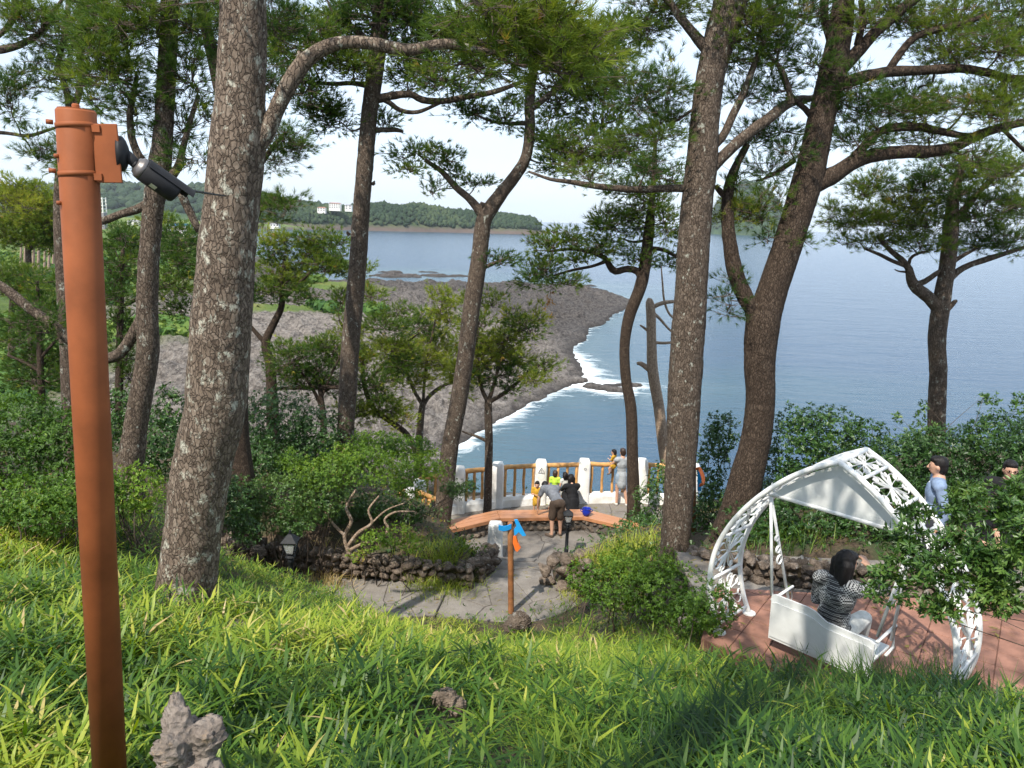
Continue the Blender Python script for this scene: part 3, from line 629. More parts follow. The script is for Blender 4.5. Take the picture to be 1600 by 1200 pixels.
# ------------------------------------------------------------------ dry stone walls
STONE = []
for k in range(10):
    r = np.random.default_rng(100 + k); V = IC2[0].copy(); V *= (1.12 + 0.45 * fbm(V * 1.6 + k * 9, 3, k, .6))[:, None]; 
    for _ in range(9):
        nk = r.normal(size=3); nk /= np.linalg.norm(nk); V = V - nk * np.maximum(0, (V @ nk) - r.uniform(.5, .8))[:, None]
    STONE.append(mesh_data('stone', V, IC2[1], smooth=False))
for s in STONE: s.materials.append(MAT['lava'])
def stone(parent, c, size, r, name='stone'):
    o = link(bpy.data.objects.new(name, STONE[r.integers(len(STONE))])); o.parent = parent
    o.location = tuple(np.asarray(c) - worldloc(parent)); o.scale = tuple(np.asarray(size) / 2); o.rotation_euler = (r.uniform(-.3, .3), r.uniform(-.3, .3), r.uniform(0, 6.28)); return o
def stone_wall(name, label, line, height, size, seed, thick=.3, cap=True, group=None):
    line = np.asarray(line, float); r = np.random.default_rng(seed); t = thing(name, label, 'stone wall', line[len(line) // 2] * [1, 1, 1], 0, group)
    seg = np.concatenate([[0], np.cumsum(np.linalg.norm(np.diff(line[:, :2], axis=0), axis=1))]); L = seg[-1]
    at = lambda s: np.array([np.interp(s, seg, line[:, k]) for k in range(3)])
    rows = max(1, int(round(height / size / .82)))
    b = MB()
    for i in range(max(2, int(L / .4))):
        s0 = L * i / max(2, int(L / .4)); s1 = L * (i + 1) / max(2, int(L / .4)); a, c = at(s0), at(s1); d = c - a; m = (a + c) / 2
        b.box(m + [0, 0, height * .42], (np.hypot(d[0], d[1]) + .02, thick * .5, height * .8), rz(math.atan2(d[1], d[0])))
    b.build('wall_core', 'soil', t)
    for j in range(rows):
        s = r.uniform(-.3, .2) * size
        while s < L:
            w = size * r.uniform(.75, 1.4); p = at(min(max(s + w / 2, 0), L)); d = at(min(s + w / 2 + .1, L)) - at(max(s + w / 2 - .1, 0)); nrm = np.array([d[1], -d[0], 0]); nrm /= np.linalg.norm(nrm) + 1e-9
            hh = height / rows
            for side in ((1, -1) if j >= rows - 1 and cap else (1,)):
                stone(t, p + nrm * (thick * .27 * side + r.uniform(-.02, .02)) + [0, 0, hh * (j + .5) + r.uniform(-.02, .02)], (w * 1.12, thick * r.uniform(.7, .95), hh * r.uniform(1.1, 1.4)), r)
            s += w * .95
    return t
def wallline(pix, z):
    return [Z(px, py, z_) for (px, py), z_ in zip(pix, z)]
stone_wall('stone_wall', 'long low wall of brown lava stones edging the left flower bed', [Z(*q) for q in WALLPX], .44, .19, 1)
stone_wall('stone_wall', 'short return of lava stones running back to the white stub post', [Z(742, 910, .45), Z(758, 893, .3), Z(768, 878, .2)], .46, .2, 2)
stone_wall('stone_wall', 'shaded lava stone wall behind the white garden swing', [Z(1075, 893, 2.9), Z(1160, 908, 3.2), Z(1240, 916, 3.25), Z(1320, 922, 3.25), Z(1420, 930, 3.25), Z(1560, 940, 3.25)], .36, .13, 3, .24)
rw = thing('stone_wall', 'rough lava boulders holding the bed right of the paved steps', 'stone wall', Z(880, 915, .4)); _r2 = np.random.default_rng(9)
for (px, py, s, z) in [(858, 908, .34, .5), (853, 890, .30, .7), (880, 915, .32, .5), (884, 893, .34, .78), (905, 905, .36, .75), (862, 876, .30, .85), (890, 874, .34, 1.0), (915, 882, .36, 1.1), (925, 868, .40, 1.15), (905, 866, .3, 1.1), (870, 866, .25, .8), (935, 895, .36, 1.0)]:
    stone(rw, Z(px, py, z), (s * 1.15, s, s * .95), _r2)

# ------------------------------------------------------------------ white and log railing of the terrace
def log(mb, a, b, r, seed, n=10, k=9):
    a, b = np.asarray(a, float), np.asarray(b, float); t = np.linspace(0, 1, k)[:, None]; p = a + (b - a) * t; q = np.random.default_rng(seed)
    L = np.linalg.norm(b - a); p[1:-1] += q.normal(0, .003 + .003 * L, (k - 2, 3)); mb.tube(p, r * (1 + q.uniform(-.09, .09, k)), n)
def plaster_post(parent, p, w, h, seed, name='post'):
    q = np.random.default_rng(seed); V = []; n = 12; zs = [0, .08, h * .5, h * .82, h * .93, h * .985, h]; ss = [1.06, 1.0, .97, .95, .90, .74, .38]
    for z, s in zip(zs, ss):
        for j in range(n):
            a = 2 * math.pi * j / n; e = 2 / 5.0; x = np.sign(math.cos(a)) * abs(math.cos(a)) ** e; y = np.sign(math.sin(a)) * abs(math.sin(a)) ** e
            V.append((p[0] + x * w / 2 * s * (1 + q.uniform(-.035, .035)), p[1] + y * w / 2 * s * (1 + q.uniform(-.035, .035)), p[2] + z))
    F = [(i * n + j, i * n + (j + 1) % n, (i + 1) * n + (j + 1) % n, (i + 1) * n + j) for i in range(len(zs) - 1) for j in range(n)] + [tuple((len(zs) - 1) * n + j for j in range(n))]
    return obj(name, V, F, 'plaster', parent, smooth=True)
RP = [Z(655, 812, 0), Z(716, 799, 0), Z(776, 791, 0), Z(843, 786, 0), Z(910, 784, 0), Z(999, 783, 0), Z(1078, 790, 0)]
rail = thing('railing', 'white plastered posts with varnished log rails along the cliff edge', 'railing', RP[3])
for k, p in enumerate(RP):
    if k == 0: plaster_post(rail, p, .36, 1.1, 50)
    else: plaster_post(rail, p, .355, 1.27, 50 + k)
for k in range(len(RP) - 1):
    a, b = RP[k], RP[k + 1]; d = (b - a) / np.linalg.norm(b - a); mb = MB(); log(mb, a + [0, 0, 1.1], b + [0, 0, 1.1], .066, k); mb.build('handrail', 'log', rail, True)
    L = np.linalg.norm(b - a); nb = 4 if L < 1.3 else (5 if L < 1.6 else 5)
    for j in range(nb):
        p = a + d * (.22 + (L - .44) * j / (nb - 1)); mb = MB(); log(mb, p + [0, 0, .22], p + [0, 0, 1.09], .038, 40 * k + j, 8, 6); mb.build('baluster', 'log', rail, True)
    n2 = np.array([d[1], -d[0], 0]); q = np.random.default_rng(k); V = []
    for i in range(7):
        c = a + d * (.12 + (L - .24) * i / 6)
        for (o_, h_) in ((.15, -.1), (.14, .2), (.09, .27), (-.09, .27), (-.13, .2), (-.14, -.6)): V.append(c + n2 * (o_ + q.uniform(-.008, .008)) + [0, 0, h_ + q.uniform(-.012, .012)])
    F = [(i * 6 + j, (i + 1) * 6 + j, (i + 1) * 6 + j + 1, i * 6 + j + 1) for i in range(6) for j in range(5)] + [tuple(range(6))[::-1], tuple(36 + j for j in range(6))]
    obj('curb', V, F, 'plaster', rail, smooth=False)
# grey warning triangle and a round mark printed on two posts
mb = MB(); c = RP[3] + [.005, -.185, 1.0]; tri = [np.array([0, 0, .09]), np.array([-.085, 0, -.055]), np.array([.085, 0, -.055])]
for i in range(3): mb.tube([c + tri[i], c + tri[(i + 1) % 3]], .007, 4)
mb.box(c + [0, 0, .012], (.014, .012, .045)); mb.box(c + [0, 0, -.03], (.014, .012, .014)); mb.build('warning_mark', 'ink', rail)
mb = MB(); c = RP[4] + [.01, -.182, 1.02]
for i in range(12): a0, a1 = i * math.pi / 6, (i + 1) * math.pi / 6; mb.tube([c + [.035 * math.cos(a0), 0, .03 * math.sin(a0)], c + [.035 * math.cos(a1), 0, .03 * math.sin(a1)]], .007, 4)
mb.build('round_mark', 'ink', rail)

# stair railing at the left and the stub post by the steps
sr = thing('stair_railing', 'white posts with sloping logs half hidden by the azalea', 'railing', P(628, 835, 17.5))
def pxpost(parent, px, ytop, ybot, Y, w, seed):
    a = P(px, ybot, Y); h = P(px, ytop, Y)[2] - a[2]; return plaster_post(parent, a, w, h, seed)
pxpost(sr, 601, 783, 842, 17.3, .40, 71); pxpost(sr, 638, 762, 842, 17.9, .33, 72)
mb = MB(); log(mb, P(614, 790, 17.4), P(629, 765, 17.8), .075, 1); mb.build('handrail', 'log', sr, True)
mb = MB(); log(mb, P(650, 768, 17.9), P(694, 786, 18.2), .07, 2); mb.build('handrail', 'log', sr, True)
mb = MB(); log(mb, P(621, 809, 17.2), P(676, 823, 17.3), .085, 3); mb.build('lower_rail', 'log', sr, True)
for k, (px, y0, y1) in enumerate([(651, 772, 812), (662, 776, 815), (671, 780, 826)]):
    mb = MB(); log(mb, P(px, y0, 18), P(px, y1, 18), .045, 9 + k); mb.build('baluster', 'log', sr, True)
sp = thing('bollard', 'low white plastered stub post beside the paved steps', 'post', Z(773, 870, .05)); plaster_post(sp, Z(773, 870, .03), .36, .86, 77, 'post_body')

# ------------------------------------------------------------------ timber bench on a lava stone base
BF = [Z(px, py, .39) for px, py in ((697, 829), (781, 809), (912, 807), (993, 826), (1026, 842))]; BB = [Z(px, py, .39) for px, py in ((697, 814), (776, 797), (915, 795.5), (990, 814), (1030, 832))]
bench = thing('bench', 'long angled timber bench top on a lava stone base', 'bench', (BF[1] + BF[2]) / 2 * [1, 1, 0])
for k in range(4):
    for j in range(3):
        t0, t1 = j / 3 + .008, (j + 1) / 3 - .008; g = .004
        q = [BF[k] + (BB[k] - BF[k]) * t0, BF[k + 1] + (BB[k + 1] - BF[k + 1]) * t0, BF[k + 1] + (BB[k + 1] - BF[k + 1]) * t1, BF[k] + (BB[k] - BF[k]) * t1]; c = np.mean(q, 0); q = [c + (p - c) * (1 - g) for p in q]
        V = [p - [0, 0, .07] for p in q] + q; obj('plank', V, [(0, 1, 5, 4), (1, 2, 6, 5), (2, 3, 7, 6), (3, 0, 4, 7), (4, 5, 6, 7), (3, 2, 1, 0)], 'bench', bench)
    a, b = BF[k], BF[k + 1]; d = (b - a) / np.linalg.norm(b - a); nn = np.array([d[1], -d[0], 0]); m = (a + b) / 2 + nn * .012 - [0, 0, .045]
    mb = MB(); mb.box(m, (np.linalg.norm(b - a) - .006, .03, .095), rz(math.atan2(d[1], d[0])), .006); mb.build('edge_board', 'bench', bench)
_r3 = np.random.default_rng(33)
mb = MB()
for k in range(4):
    a, b = (BF[k] * .72 + BB[k] * .28), (BF[k + 1] * .72 + BB[k + 1] * .28); d = b - a; mb.box((a + b) / 2 * [1, 1, 0] + [0, 0, .14], (np.linalg.norm(d) + .05, .22, .30), rz(math.atan2(d[1], d[0])))
    L = np.linalg.norm(d); n = int(L / .21)
    for j in range(2):
        for i in range(n + 1):
            a2, b2 = (BF[k] * .86 + BB[k] * .14), (BF[k + 1] * .86 + BB[k + 1] * .14); p = a2 + (b2 - a2) * ((i + .5 * j) / (n + .5)); stone(bench, [p[0], p[1], .08 + .16 * j], (.24, .22, .2), _r3)
mb.build('base_core', 'mortar', bench)

# ------------------------------------------------------------------ lanterns
def lantern(p, h, label, group, hw=.15):
    t = thing('garden_lamp', label, 'lamp', p, 0, group); z1 = h - .40
    mb = MB(); mb.tube([(0, 0, -.45), (0, 0, .04), (0, 0, .05), (0, 0, z1 - .1), (0, 0, z1 - .09), (0, 0, z1)], [.05, .05, .04, .038, .048, .046], 12); mb.build('lamp_post', 'black_metal', t, True, True)
    mb = MB(); mb.tube([(0, 0, z1), (0, 0, z1 + .02), (0, 0, z1 + .05)], [.075, .06, .03], 12)
    for a in range(4):
        c, s = math.cos(a * math.pi / 2 + .78), math.sin(a * math.pi / 2 + .78); q = [(c * r_, s * r_, z1 + zz) for r_, zz in ((.03, .03), (.09, .0), (.13, .05), (.12, .11), (.085, .09))]; mb.tube(q, .008, 5)
    mb.build('scroll_bracket', 'black_metal', t, False, True)
    mb = MB(); zb, zt = z1 + .06, z1 + .24; rb, rt = hw * .52, hw * .92
    cs = [(math.cos(a * math.pi / 2 + .78), math.sin(a * math.pi / 2 + .78)) for a in range(4)]
    for i in range(4):
        c, d = cs[i], cs[(i + 1) % 4]
        mb.tube([(c[0] * rb, c[1] * rb, zb), (c[0] * rt, c[1] * rt, zt)], .011, 5)
        for rr, zz in ((rb, zb), (rt, zt)): mb.tube([(c[0] * rr, c[1] * rr, zz), (d[0] * rr, d[1] * rr, zz)], .012, 5)
    lf_ = mb.build('lantern_frame', 'black_metal', t, False, True)
    for i in range(4):
        c, d = np.array(cs[i]), np.array(cs[(i + 1) % 4]); V = []
        for off in (0, .004):
            for (e, rr, zz) in ((c, rb, zb), (d, rb, zb), (d, rt, zt), (c, rt, zt)): V.append((e[0] * (rr - .006 - off), e[1] * (rr - .006 - off), zz))
        obj('glass_pane', V, [(0, 1, 2, 3), (7, 6, 5, 4), (0, 4, 5, 1), (1, 5, 6, 2), (2, 6, 7, 3), (3, 7, 4, 0)], 'glass', lf_, local=True)
    mb = MB(); V = [(c[0] * (rt + .025), c[1] * (rt + .025), zt + .008) for c in cs] + [(c[0] * .05, c[1] * .05, zt + .10) for c in cs] + [(c[0] * .03, c[1] * .03, zt + .115) for c in cs]
    mb.add(V, [(i, (i + 1) % 4, 4 + (i + 1) % 4, 4 + i) for i in range(4)] + [(4 + i, 4 + (i + 1) % 4, 8 + (i + 1) % 4, 8 + i) for i in range(4)] + [(8, 9, 10, 11), (3, 2, 1, 0)]); lr_ = mb.build('lantern_roof', 'black_metal', t, False, True)
    mb = MB(); mb.tube([(0, 0, zt + .11), (0, 0, zt + .125), (0, 0, zt + .14), (0, 0, zt + .16), (0, 0, zt + .175)], [.012, .026, .012, .018, .003], 8); mb.build('finial', 'black_metal', lr_, True, True)
    mb = MB(); mb.tube([(0, 0, zb + .0), (0, 0, zb + .04), (0, 0, zb + .07), (0, 0, zb + .12), (0, 0, zb + .15)], [.018, .022, .035, .03, .004], 10); mb.build('bulb', 'white_paint', t, True, True)
    return t
lantern(P(455, 905, 10.5), .76, 'black garden lantern in the grass before the left stone wall', 'garden lanterns')
lantern(Z(885, 858, .2), 1.02, 'black garden lantern with white bulb beside the bending man', 'garden lanterns')

# ------------------------------------------------------------------ signposts
def plate(mb, pts, n_, th):
    """outline pts (3-D, flat) thickened along n_"""
    pts = [np.asarray(p, float) for p in pts]; n_ = np.asarray(n_, float) * th; k = len(pts); V = pts + [p + n_ for p in pts]
    mb.add(V, [tuple(range(k))[::-1], tuple(range(k, 2 * k))] + [(i, (i + 1) % k, k + (i + 1) % k, k + i) for i in range(k)])
B0 = Z(798.5, 958, .45); Y0 = B0[1]
t = thing('signpost', 'round brown post with blue and orange arrow plates by the path', 'signpost', B0)
mb = MB(); top = P(797.5, 816, Y0); mb.tube([B0 - [0, 0, .3], B0, B0 * .5 + top * .5, top - [0, 0, .02], top], [.058, .056, .054, .053, .046], 14); mb.build('post', 'post_wood', t, True)
mb = MB(); plate(mb, [P(px, py, Y0 - .02) for px, py in ((803.5, 812.5), (808.5, 812), (822, 837), (816.5, 838), (810.5, 831.5), (804, 837.5), (803, 828), (807, 822))], (0, 1, 0), .03); mb.build('blue_arrow_tail', 'sign_blue', t)
mb = MB(); arc = []
for i in range(9): u = i / 8; arc.append(P(779 + 20 * u, 821.5 + 3.6 * math.sin(math.pi * (.15 + .85 * u)) + 1, Y0 - .16 + .10 * u))
V = []
for p in arc: V += [p + [0, 0, .048], p - [0, 0, .048], p + [0, .02, -.048], p + [0, .02, .048]]
mb.add(V, [(4 * i + j, 4 * i + 4 + j, 4 * i + 4 + (j + 1) % 4, 4 * i + (j + 1) % 4) for i in range(8) for j in range(4)] + [(0, 1, 2, 3), (35, 34, 33, 32)]); mb.build('blue_arrow_band', 'sign_blue', t)
mb = MB(); plate(mb, [P(px, py, Y0 - .03) for px, py in ((802, 838), (806, 838), (808.5, 848), (813, 857), (808, 862.5), (805, 860), (801, 848))], (.3, 1, 0), .05); mb.build('orange_arrow_plate', 'sign_orange', t)
t = thing('signpost', 'blue strip and orange loop plates peeking from behind the pine trunk', 'signpost', P(1083, 800, 13.4))
mb = MB(); mb.tube([P(1083, 830, 13.4), P(1083, 724, 13.4)], .055, 12); mb.build('post', 'post_wood', t, True)
mb = MB(); plate(mb, [P(px, py, 13.25) for px, py in ((1090.5, 735), (1095, 736), (1095.6, 767), (1090, 767))], (0, 1, 0), .02); mb.build('blue_arrow_band', 'sign_blue', t)
mb = MB(); q = spline([P(px, py, 13.3 - .12 * k)  .tolist() + [.034] for k, (px, py) in enumerate(((1087, 734), (1092, 732), (1096, 738), (1099, 748), (1098, 756), (1093, 758)))], .02); mb.tube(q[:, :3], .034, 8, True, (.16, 1.0), (0, 1, 0)); mb.build('orange_arrow_band', 'sign_orange', t, True)

# ------------------------------------------------------------------ orange pole with spotlight
PY = 2.9; pt, pb = P(118.5, 172, PY), P(172, 1215, PY); ax = (pt - pb) / np.linalg.norm(pt - pb); pb = pb - ax * .35
pole = thing('steel_pole', 'tall orange brown steel pole with strapped side plate', 'pole', pb)
mb = MB(); mb.tube([pb, pt - ax * .006, pt], [.0665, .0665, .0625], 48); mb.build('shaft', 'pole_paint', pole, True)
mb = MB(); mb.tube([pt - ax * .004, pt + ax * .004], [.060, .060], 40); mb.tube([pt, pt + ax * .018, pt + ax * .022], [.013, .013, .009], 14); mb.build('top_cap', 'pole_paint', pole)
def on(py): return pb + ax * ((P(120, py, PY)[2] - pb[2]) / ax[2])
for yy in (197, 272):
    c = on(yy); rr = np.array([0.04, 0, 1.0]); rr = ax + np.array([-.10, 0, 0]); rr /= np.linalg.norm(rr); mb = MB(); mb.tube([c - rr * .009, c + rr * .009], [.0695, .0695], 40); st_ = mb.build('strap', 'pole_paint', pole, True)
    mb = MB(); mb.tube([c + [-.064, -.035, .007], c + [-.084, -.044, .008]], .0085, 8); mb.build('strap_bolt', 'pole_paint', st_, True)
    mb = MB(); mb.box(c + [.079, -.018, -.008], (.03, .012, .024)); mb.build('strap_lug', 'pole_paint', st_)
for yy in (246, 318):
    c = on(yy); mb = MB(); mb.tube([c + [-.042, -.046, 0], c + [-.052, -.060, 0]], .0075, 10); mb.build('bolt', 'pole_paint', pole, True)
mb = MB(); q = P(167, 240, PY - .012); mb.box(q + [.0, 0, 0], (.094, .008, .205), ry(-.03), .002); mb.box(q + [-.043, .03, 0], (.008, .06, .2), ry(-.03)); mb.build('side_plate', 'pole_paint', pole)
sl = thing('spotlight', 'black cylindrical spotlight with visor bolted to the orange pole plate', 'spotlight', P(186, 240, PY))
q = P(187, 240, PY + .03); u = np.array([1, .35, 0]); u /= np.linalg.norm(u); mb = MB(); mb.tube([q - u * .006, q + u * .012, q + u * .022, q + u * .03, q + u * .034], [.064, .062, .048, .026, .004], 28); mb.build('mount_dome', 'spot_black', sl, True)
a0 = P(216, 260, PY + .03); dd_ = np.array([.62, .52, -.55]); dd_ /= np.linalg.norm(dd_)
mb = MB(); mb.tube([q + u * .02, q * .45 + a0 * .55 + [0, 0, .01], a0], [.018, .020, .018], 12); mb.build('bracket_arm', 'spot_black', sl, True)
mb = MB(); prof = [(-.012, .016), (-.008, .03), (0, .034), (.002, .039), (.012, .041), (.02, .041)]; mb.tube([a0 + dd_ * s for s, _ in prof], [r_ for _, r_ in prof], 32); mb.build('rear_cap', 'spot_grey', sl, True)
mb = MB(); mb.tube([a0 - dd_ * .02, a0 - dd_ * .01], [.012, .018], 12); mb.build('cable_gland', 'spot_black', sl, True)
mb = MB(); mb.tube([a0 + dd_ * s for s in (.018, .02, .150, .157)], [.040, .0425, .0425, .039], 36); mb.build('barrel', 'spot_black', sl, True)
side = np.cross(dd_, [0, 0, 1.0]); side /= np.linalg.norm(side); upv = np.cross(side, dd_); V = []; F = []; n = 14
for s, (k0) in ((.02, 1), (.205, 1)):
    for rr in (.0448, .0478):
        for j in range(n):
            a = math.pi * (.10 + .80 * j / (n - 1)); V.append(a0 + dd_ * s + (side * math.cos(a) + upv * math.sin(a)) * rr)
for j in range(n - 1): F += [(j, j + 1, 2 * n + j + 1, 2 * n + j), (n + j, 3 * n + j, 3 * n + j + 1, n + j + 1), (j, n + j, n + j + 1, j + 1), (2 * n + j, 2 * n + j + 1, 3 * n + j + 1, 3 * n + j)]
F += [(0, 2 * n, 3 * n, n), (n - 1, 2 * n - 1, 4 * n - 1, 3 * n - 1)]; obj('visor', V, F, 'spot_black', sl, smooth=False)
lp = -upv * .55 - np.array([0, 1, 0]) * .9 + side * -.1; lp -= dd_ * (lp @ dd_); lp /= np.linalg.norm(lp); tt = np.cross(dd_, lp); c = a0 + dd_ * .085 + lp * .0429; V = []
for j in range(5):
    a = -.22 + .44 * j / 4; w = lp * math.cos(a) + tt * math.sin(a)
    for s in (.06, .085): V.append(a0 + dd_ * s + w * .0431)
obj('label', V, [(2 * j, 2 * j + 1, 2 * j + 3, 2 * j + 2) for j in range(4)], 'sticker', sl)
mb = MB(); q0 = a0 + dd_ * .15 + upv * .03; mb.tube(spline([(q0).tolist() + [0], P(292, 296, PY + .5).tolist() + [0], P(330, 303, PY + 1.7).tolist() + [0], P(352, 306, 5.9).tolist() + [0]], .15)[:, :3], .006, 6); mb.build('power_cable', 'spot_black', sl, True)

# ------------------------------------------------------------------ garden swing
SC = np.array([3.30, 7.12, 3.40]); su = np.array([.70, -.714, 0]); sv = np.array([.714, .70, 0]); SW = .32       # half the arch depth
def S(s, v, h): return SC + su * s + sv * v + np.array([0, 0, h])
swing = thing('garden_swing', 'white wrought iron arched swing seat with scrollwork sides', 'garden swing', SC)
half = np.array([(-1.04, 0), (-1.14, .22), (-1.21, .52), (-1.19, .85), (-1.07, 1.18), (-.85, 1.52), (-.56, 1.83), (-.26, 2.06), (0, 2.20)])
hs = spline(np.column_stack([half, np.zeros((9, 2))]), .06)[:, :2]; arc = np.vstack([hs, (hs * [-1, 1])[::-1][1:]])
al = np.concatenate([[0], np.cumsum(np.linalg.norm(np.diff(arc, axis=0), axis=1))]); AL = al[-1]
def A(t, v):
    s = np.interp(t * AL, al, arc[:, 0]); h = np.interp(t * AL, al, arc[:, 1]); return S(s, v, h)
for v in (-SW, SW):
    for sg in (1, -1):
        mb = MB(); mb.tube([S(a * sg, v, h) for a, h in hs], .027, 12); mb.build('arch_tube', 'white_paint', swing, True)
        mb = MB(); mb.tube([S(-1.04 * sg, v, 0), S(-1.04 * sg, v, .012), S(-1.04 * sg, v, .02)], [.075, .072, .045], 16); mb.build('foot_plate', 'white_paint', swing)
rt = [.015, .105, .20, .295, .385, .455]; rts = rt + [1 - x for x in rt]
for t in rts:
    mb = MB(); mb.tube([A(t, -SW), A(t, SW)], .019, 8); mb.build('rung', 'white_paint', swing, True)
mb = MB(); mb.tube([A(.5, -SW), A(.5, SW)], .026, 10); mb.build('ridge_tube', 'white_paint', swing, True)
def ribbon(mb, pts, nrm, w=.010, th=.0035):
    mb.tube(pts, 1.0, 6, True, (w, th), nrm)
def scroll(t0, t1):
    """a flower of ribbon loops and curls filling one panel between two rungs"""
    tm = (t0 + t1) / 2; L = (t1 - t0) * AL; W = 2 * SW
    def M_(a, b): return A(tm + a / AL, b)       # a along the arch, b across it
    e = A(tm + .02, 0) - A(tm - .02, 0); e /= np.linalg.norm(e); nrm = np.cross(e, sv); mb = MB()
    for k in range(4):
        sa, sb = (1, 1, -1, -1)[k], (1, -1, 1, -1)[k]
        for (ang, ln, wd) in ((.95, .46, .20), (.38, .43, .15)):
            pts = []
            for i in range(15):
                u = i / 14; rr = math.sin(math.pi * u) ** .75; th = ang + wd * math.sin(2 * math.pi * u) * 1.3
                pts.append(M_(sa * rr * ln * L * math.cos(th), sb * rr * ln * W * 1.02 * math.sin(th) ))
            ribbon(mb, pts, nrm)
        pts = []
        for i in range(16):
            u = i / 15; th = u * 4.6; rr = .062 * (1 - .62 * u); pts.append(M_(sa * (.40 * L - rr * math.sin(th)), sb * (.13 * W + .5 * rr * math.cos(th) + .02)))
        ribbon(mb, pts, nrm, .012)
        pts = []
        for i in range(16):
            u = i / 15; th = u * 4.6; rr = .055 * (1 - .62 * u); pts.append(M_(sa * (.03 + rr * math.cos(th) * .9 + .02), sb * (.40 * W - rr * math.sin(th) * .9)))
        ribbon(mb, pts, nrm, .012)
    mb.tube([M_(0, 0) - nrm * .012, M_(0, 0) + nrm * .012], [.022, .022], 8)
    return mb.build('scrollwork', 'white_paint', swing)
for i in range(5): scroll(rt[i], rt[i + 1]); scroll(1 - rt[i + 1], 1 - rt[i])
scroll(.455, .5); scroll(.5, .545)
# roof board in the middle plane, its rounded ends, and the hanger bar under it
bh = 1.66; bs = .70; mb = MB(); pts = []
for i in range(15): a = -bs * .93 + 2 * bs * .93 * i / 14; pts.append((a, np.interp(abs(a), hs[::-1, 0] * -1, hs[::-1, 1]) - .05))
pts = [(-bs * .99, bh + .05), (-bs * .99, bh + .015)] [::-1] + [(-bs * .98, bh + .12)] + pts + [(bs * .98, bh + .12), (bs * .99, bh + .015)]
plate(mb, [S(a, -.212, min(h, 2.15)) for a, h in pts], sv, .024); mb.build('roof_board', 'panel_paint', swing)
mb = MB(); mb.tube([S(-bs * 1.08, -.2, bh), S(bs * 1.08, -.2, bh)], .024, 10); mb.build('hanger_bar', 'white_paint', swing, True)
for sg in (-1, 1):
    mb = MB(); mb.tube([S(sg * bs * 1.04, -SW * .9, bh - .02), S(sg * bs * 1.04, SW * .9, bh - .02)], .018, 8); mb.build('cross_bar', 'white_paint', swing, True)
seat = .33
for sg in (-1, 1):
    e = .53 * sg
    for v0, v1, h1 in ((.0, -.25, .62), (.0, .15, seat + .10)):
        mb = MB(); mb.tube([S(bs * sg * .98, -.2, bh - .01), S(e * 1.0, v1, h1)], .016, 8); mb.build('hanger_rod', 'white_paint', swing, True)
    for h_, r_ in ((1.06, .038), (1.18, .03), (.95, .05)):
        mb = MB()
        f = (bh - h_) / (bh - .7); cx = bs * .98 * sg + (e - bs * .98 * sg) * f; cv = -.2 + .15 * f
        mb.tube([S(cx, cv + r_ * math.cos(a), h_ + r_ * math.sin(a)) for a in np.linspace(0, 6.0, 14)], 1.0, 6, True, (.012, .004), su); mb.build('hanger_scroll', 'white_paint', swing)
    mb = MB(); mb.tube([S(e, -.24, .56), S(e, .22, .56), S(e, .23, .32), S(e, .05, .30)], .016, 8); mb.build('armrest', 'white_paint', swing, True)
prof = [(-.52, -.06), (.52, -.06), (.52, .34), (.48, .36), (.06, .37), (.02, .39), (-.06, .435), (-.14, .45), (-.48, .45), (-.52, .43)]
mb = MB(); plate(mb, [S(a, -.25 - .03 * h / .5, .20 + h) for a, h in prof], sv, .022); bp_ = mb.build('back_panel', 'panel_paint', swing)
mb = MB(); plate(mb, [S(a * .97, -.262 - .028 * h / .5, .20 + h * .78 + .02) for a, h in prof], sv, .010); mb.build('back_inset', 'panel_paint', bp_)
mb = MB(); mb.box(S(0, -.02, seat), (1.02, .44, .03), rz(math.atan2(su[1], su[0])), .006); mb.build('seat_board', 'panel_paint', swing)

# ------------------------------------------------------------------ far buildings
def house(name, label, cat, px, pbase, Y, w, d, h, roof, nwin=3, floors=1, group=None, wall='wall_white', rh=1.2):
    p = P(px, pbase, Y); t = thing(name, label, cat, p, 0, group); mb = MB(); mb.box((0, 0, h / 2 - 2), (w, d, h + 4)); wl_ = mb.build('wall', wall, t, False, True)
    mb = MB(); V = [(-w * .53, -d * .55, h), (w * .53, -d * .55, h), (w * .53, d * .55, h), (-w * .53, d * .55, h), (-w * .3, -d * .1, h + rh), (w * .3, -d * .1, h + rh), (w * .3, d * .1, h + rh), (-w * .3, d * .1, h + rh)]
    mb.add(V, [(0, 1, 5, 4), (1, 2, 6, 5), (2, 3, 7, 6), (3, 0, 4, 7), (4, 5, 6, 7), (3, 2, 1, 0)]); mb.build('roof', roof, t, False, True)
    for f in range(floors):
        for i in range(nwin): mb = MB(); mb.box((-w / 2 + w * (i + .5) / nwin, -d / 2 - .04, h * (f + .55) / floors), (w / nwin * .5, .2, h / floors * .45)); mb.build('window', 'win', wl_, False, True)
    return t
house('hotel', 'white hotel block with stacked floors on the far headland', 'building', 524, 326, 1400, 20, 12, 9, 'roof_red', 5, 3)
house('hotel', 'low white hotel wing left of the main block on headland', 'building', 503, 330, 1390, 14, 10, 6, 'roof_red', 3, 2)
house('hotel', 'small white villa right of the hotel among headland trees', 'building', 545, 327, 1405, 12, 10, 7, 'roof_grey', 2, 2)
house('warehouse', 'long shed with a pale blue roof by the harbour', 'building', 284, 357, 900, 25, 14, 3, 'roof_blue', 4, 1, rh=2.5)
house('house', 'small white house behind the leaning left pine trunk', 'building', 211, 351, 900, 13, 10, 4, 'roof_grey', 2, 1)
house('house', 'grey roofed house in front of the blue roofed shed', 'building', 262, 366, 760, 15, 10, 3, 'roof_grey', 2, 1, wall='roof_grey', rh=2.2)
house('house', 'low grey house right of the blue roofed shed', 'building', 296, 366, 780, 12, 10, 3, 'roof_grey', 2, 1, rh=2.0)
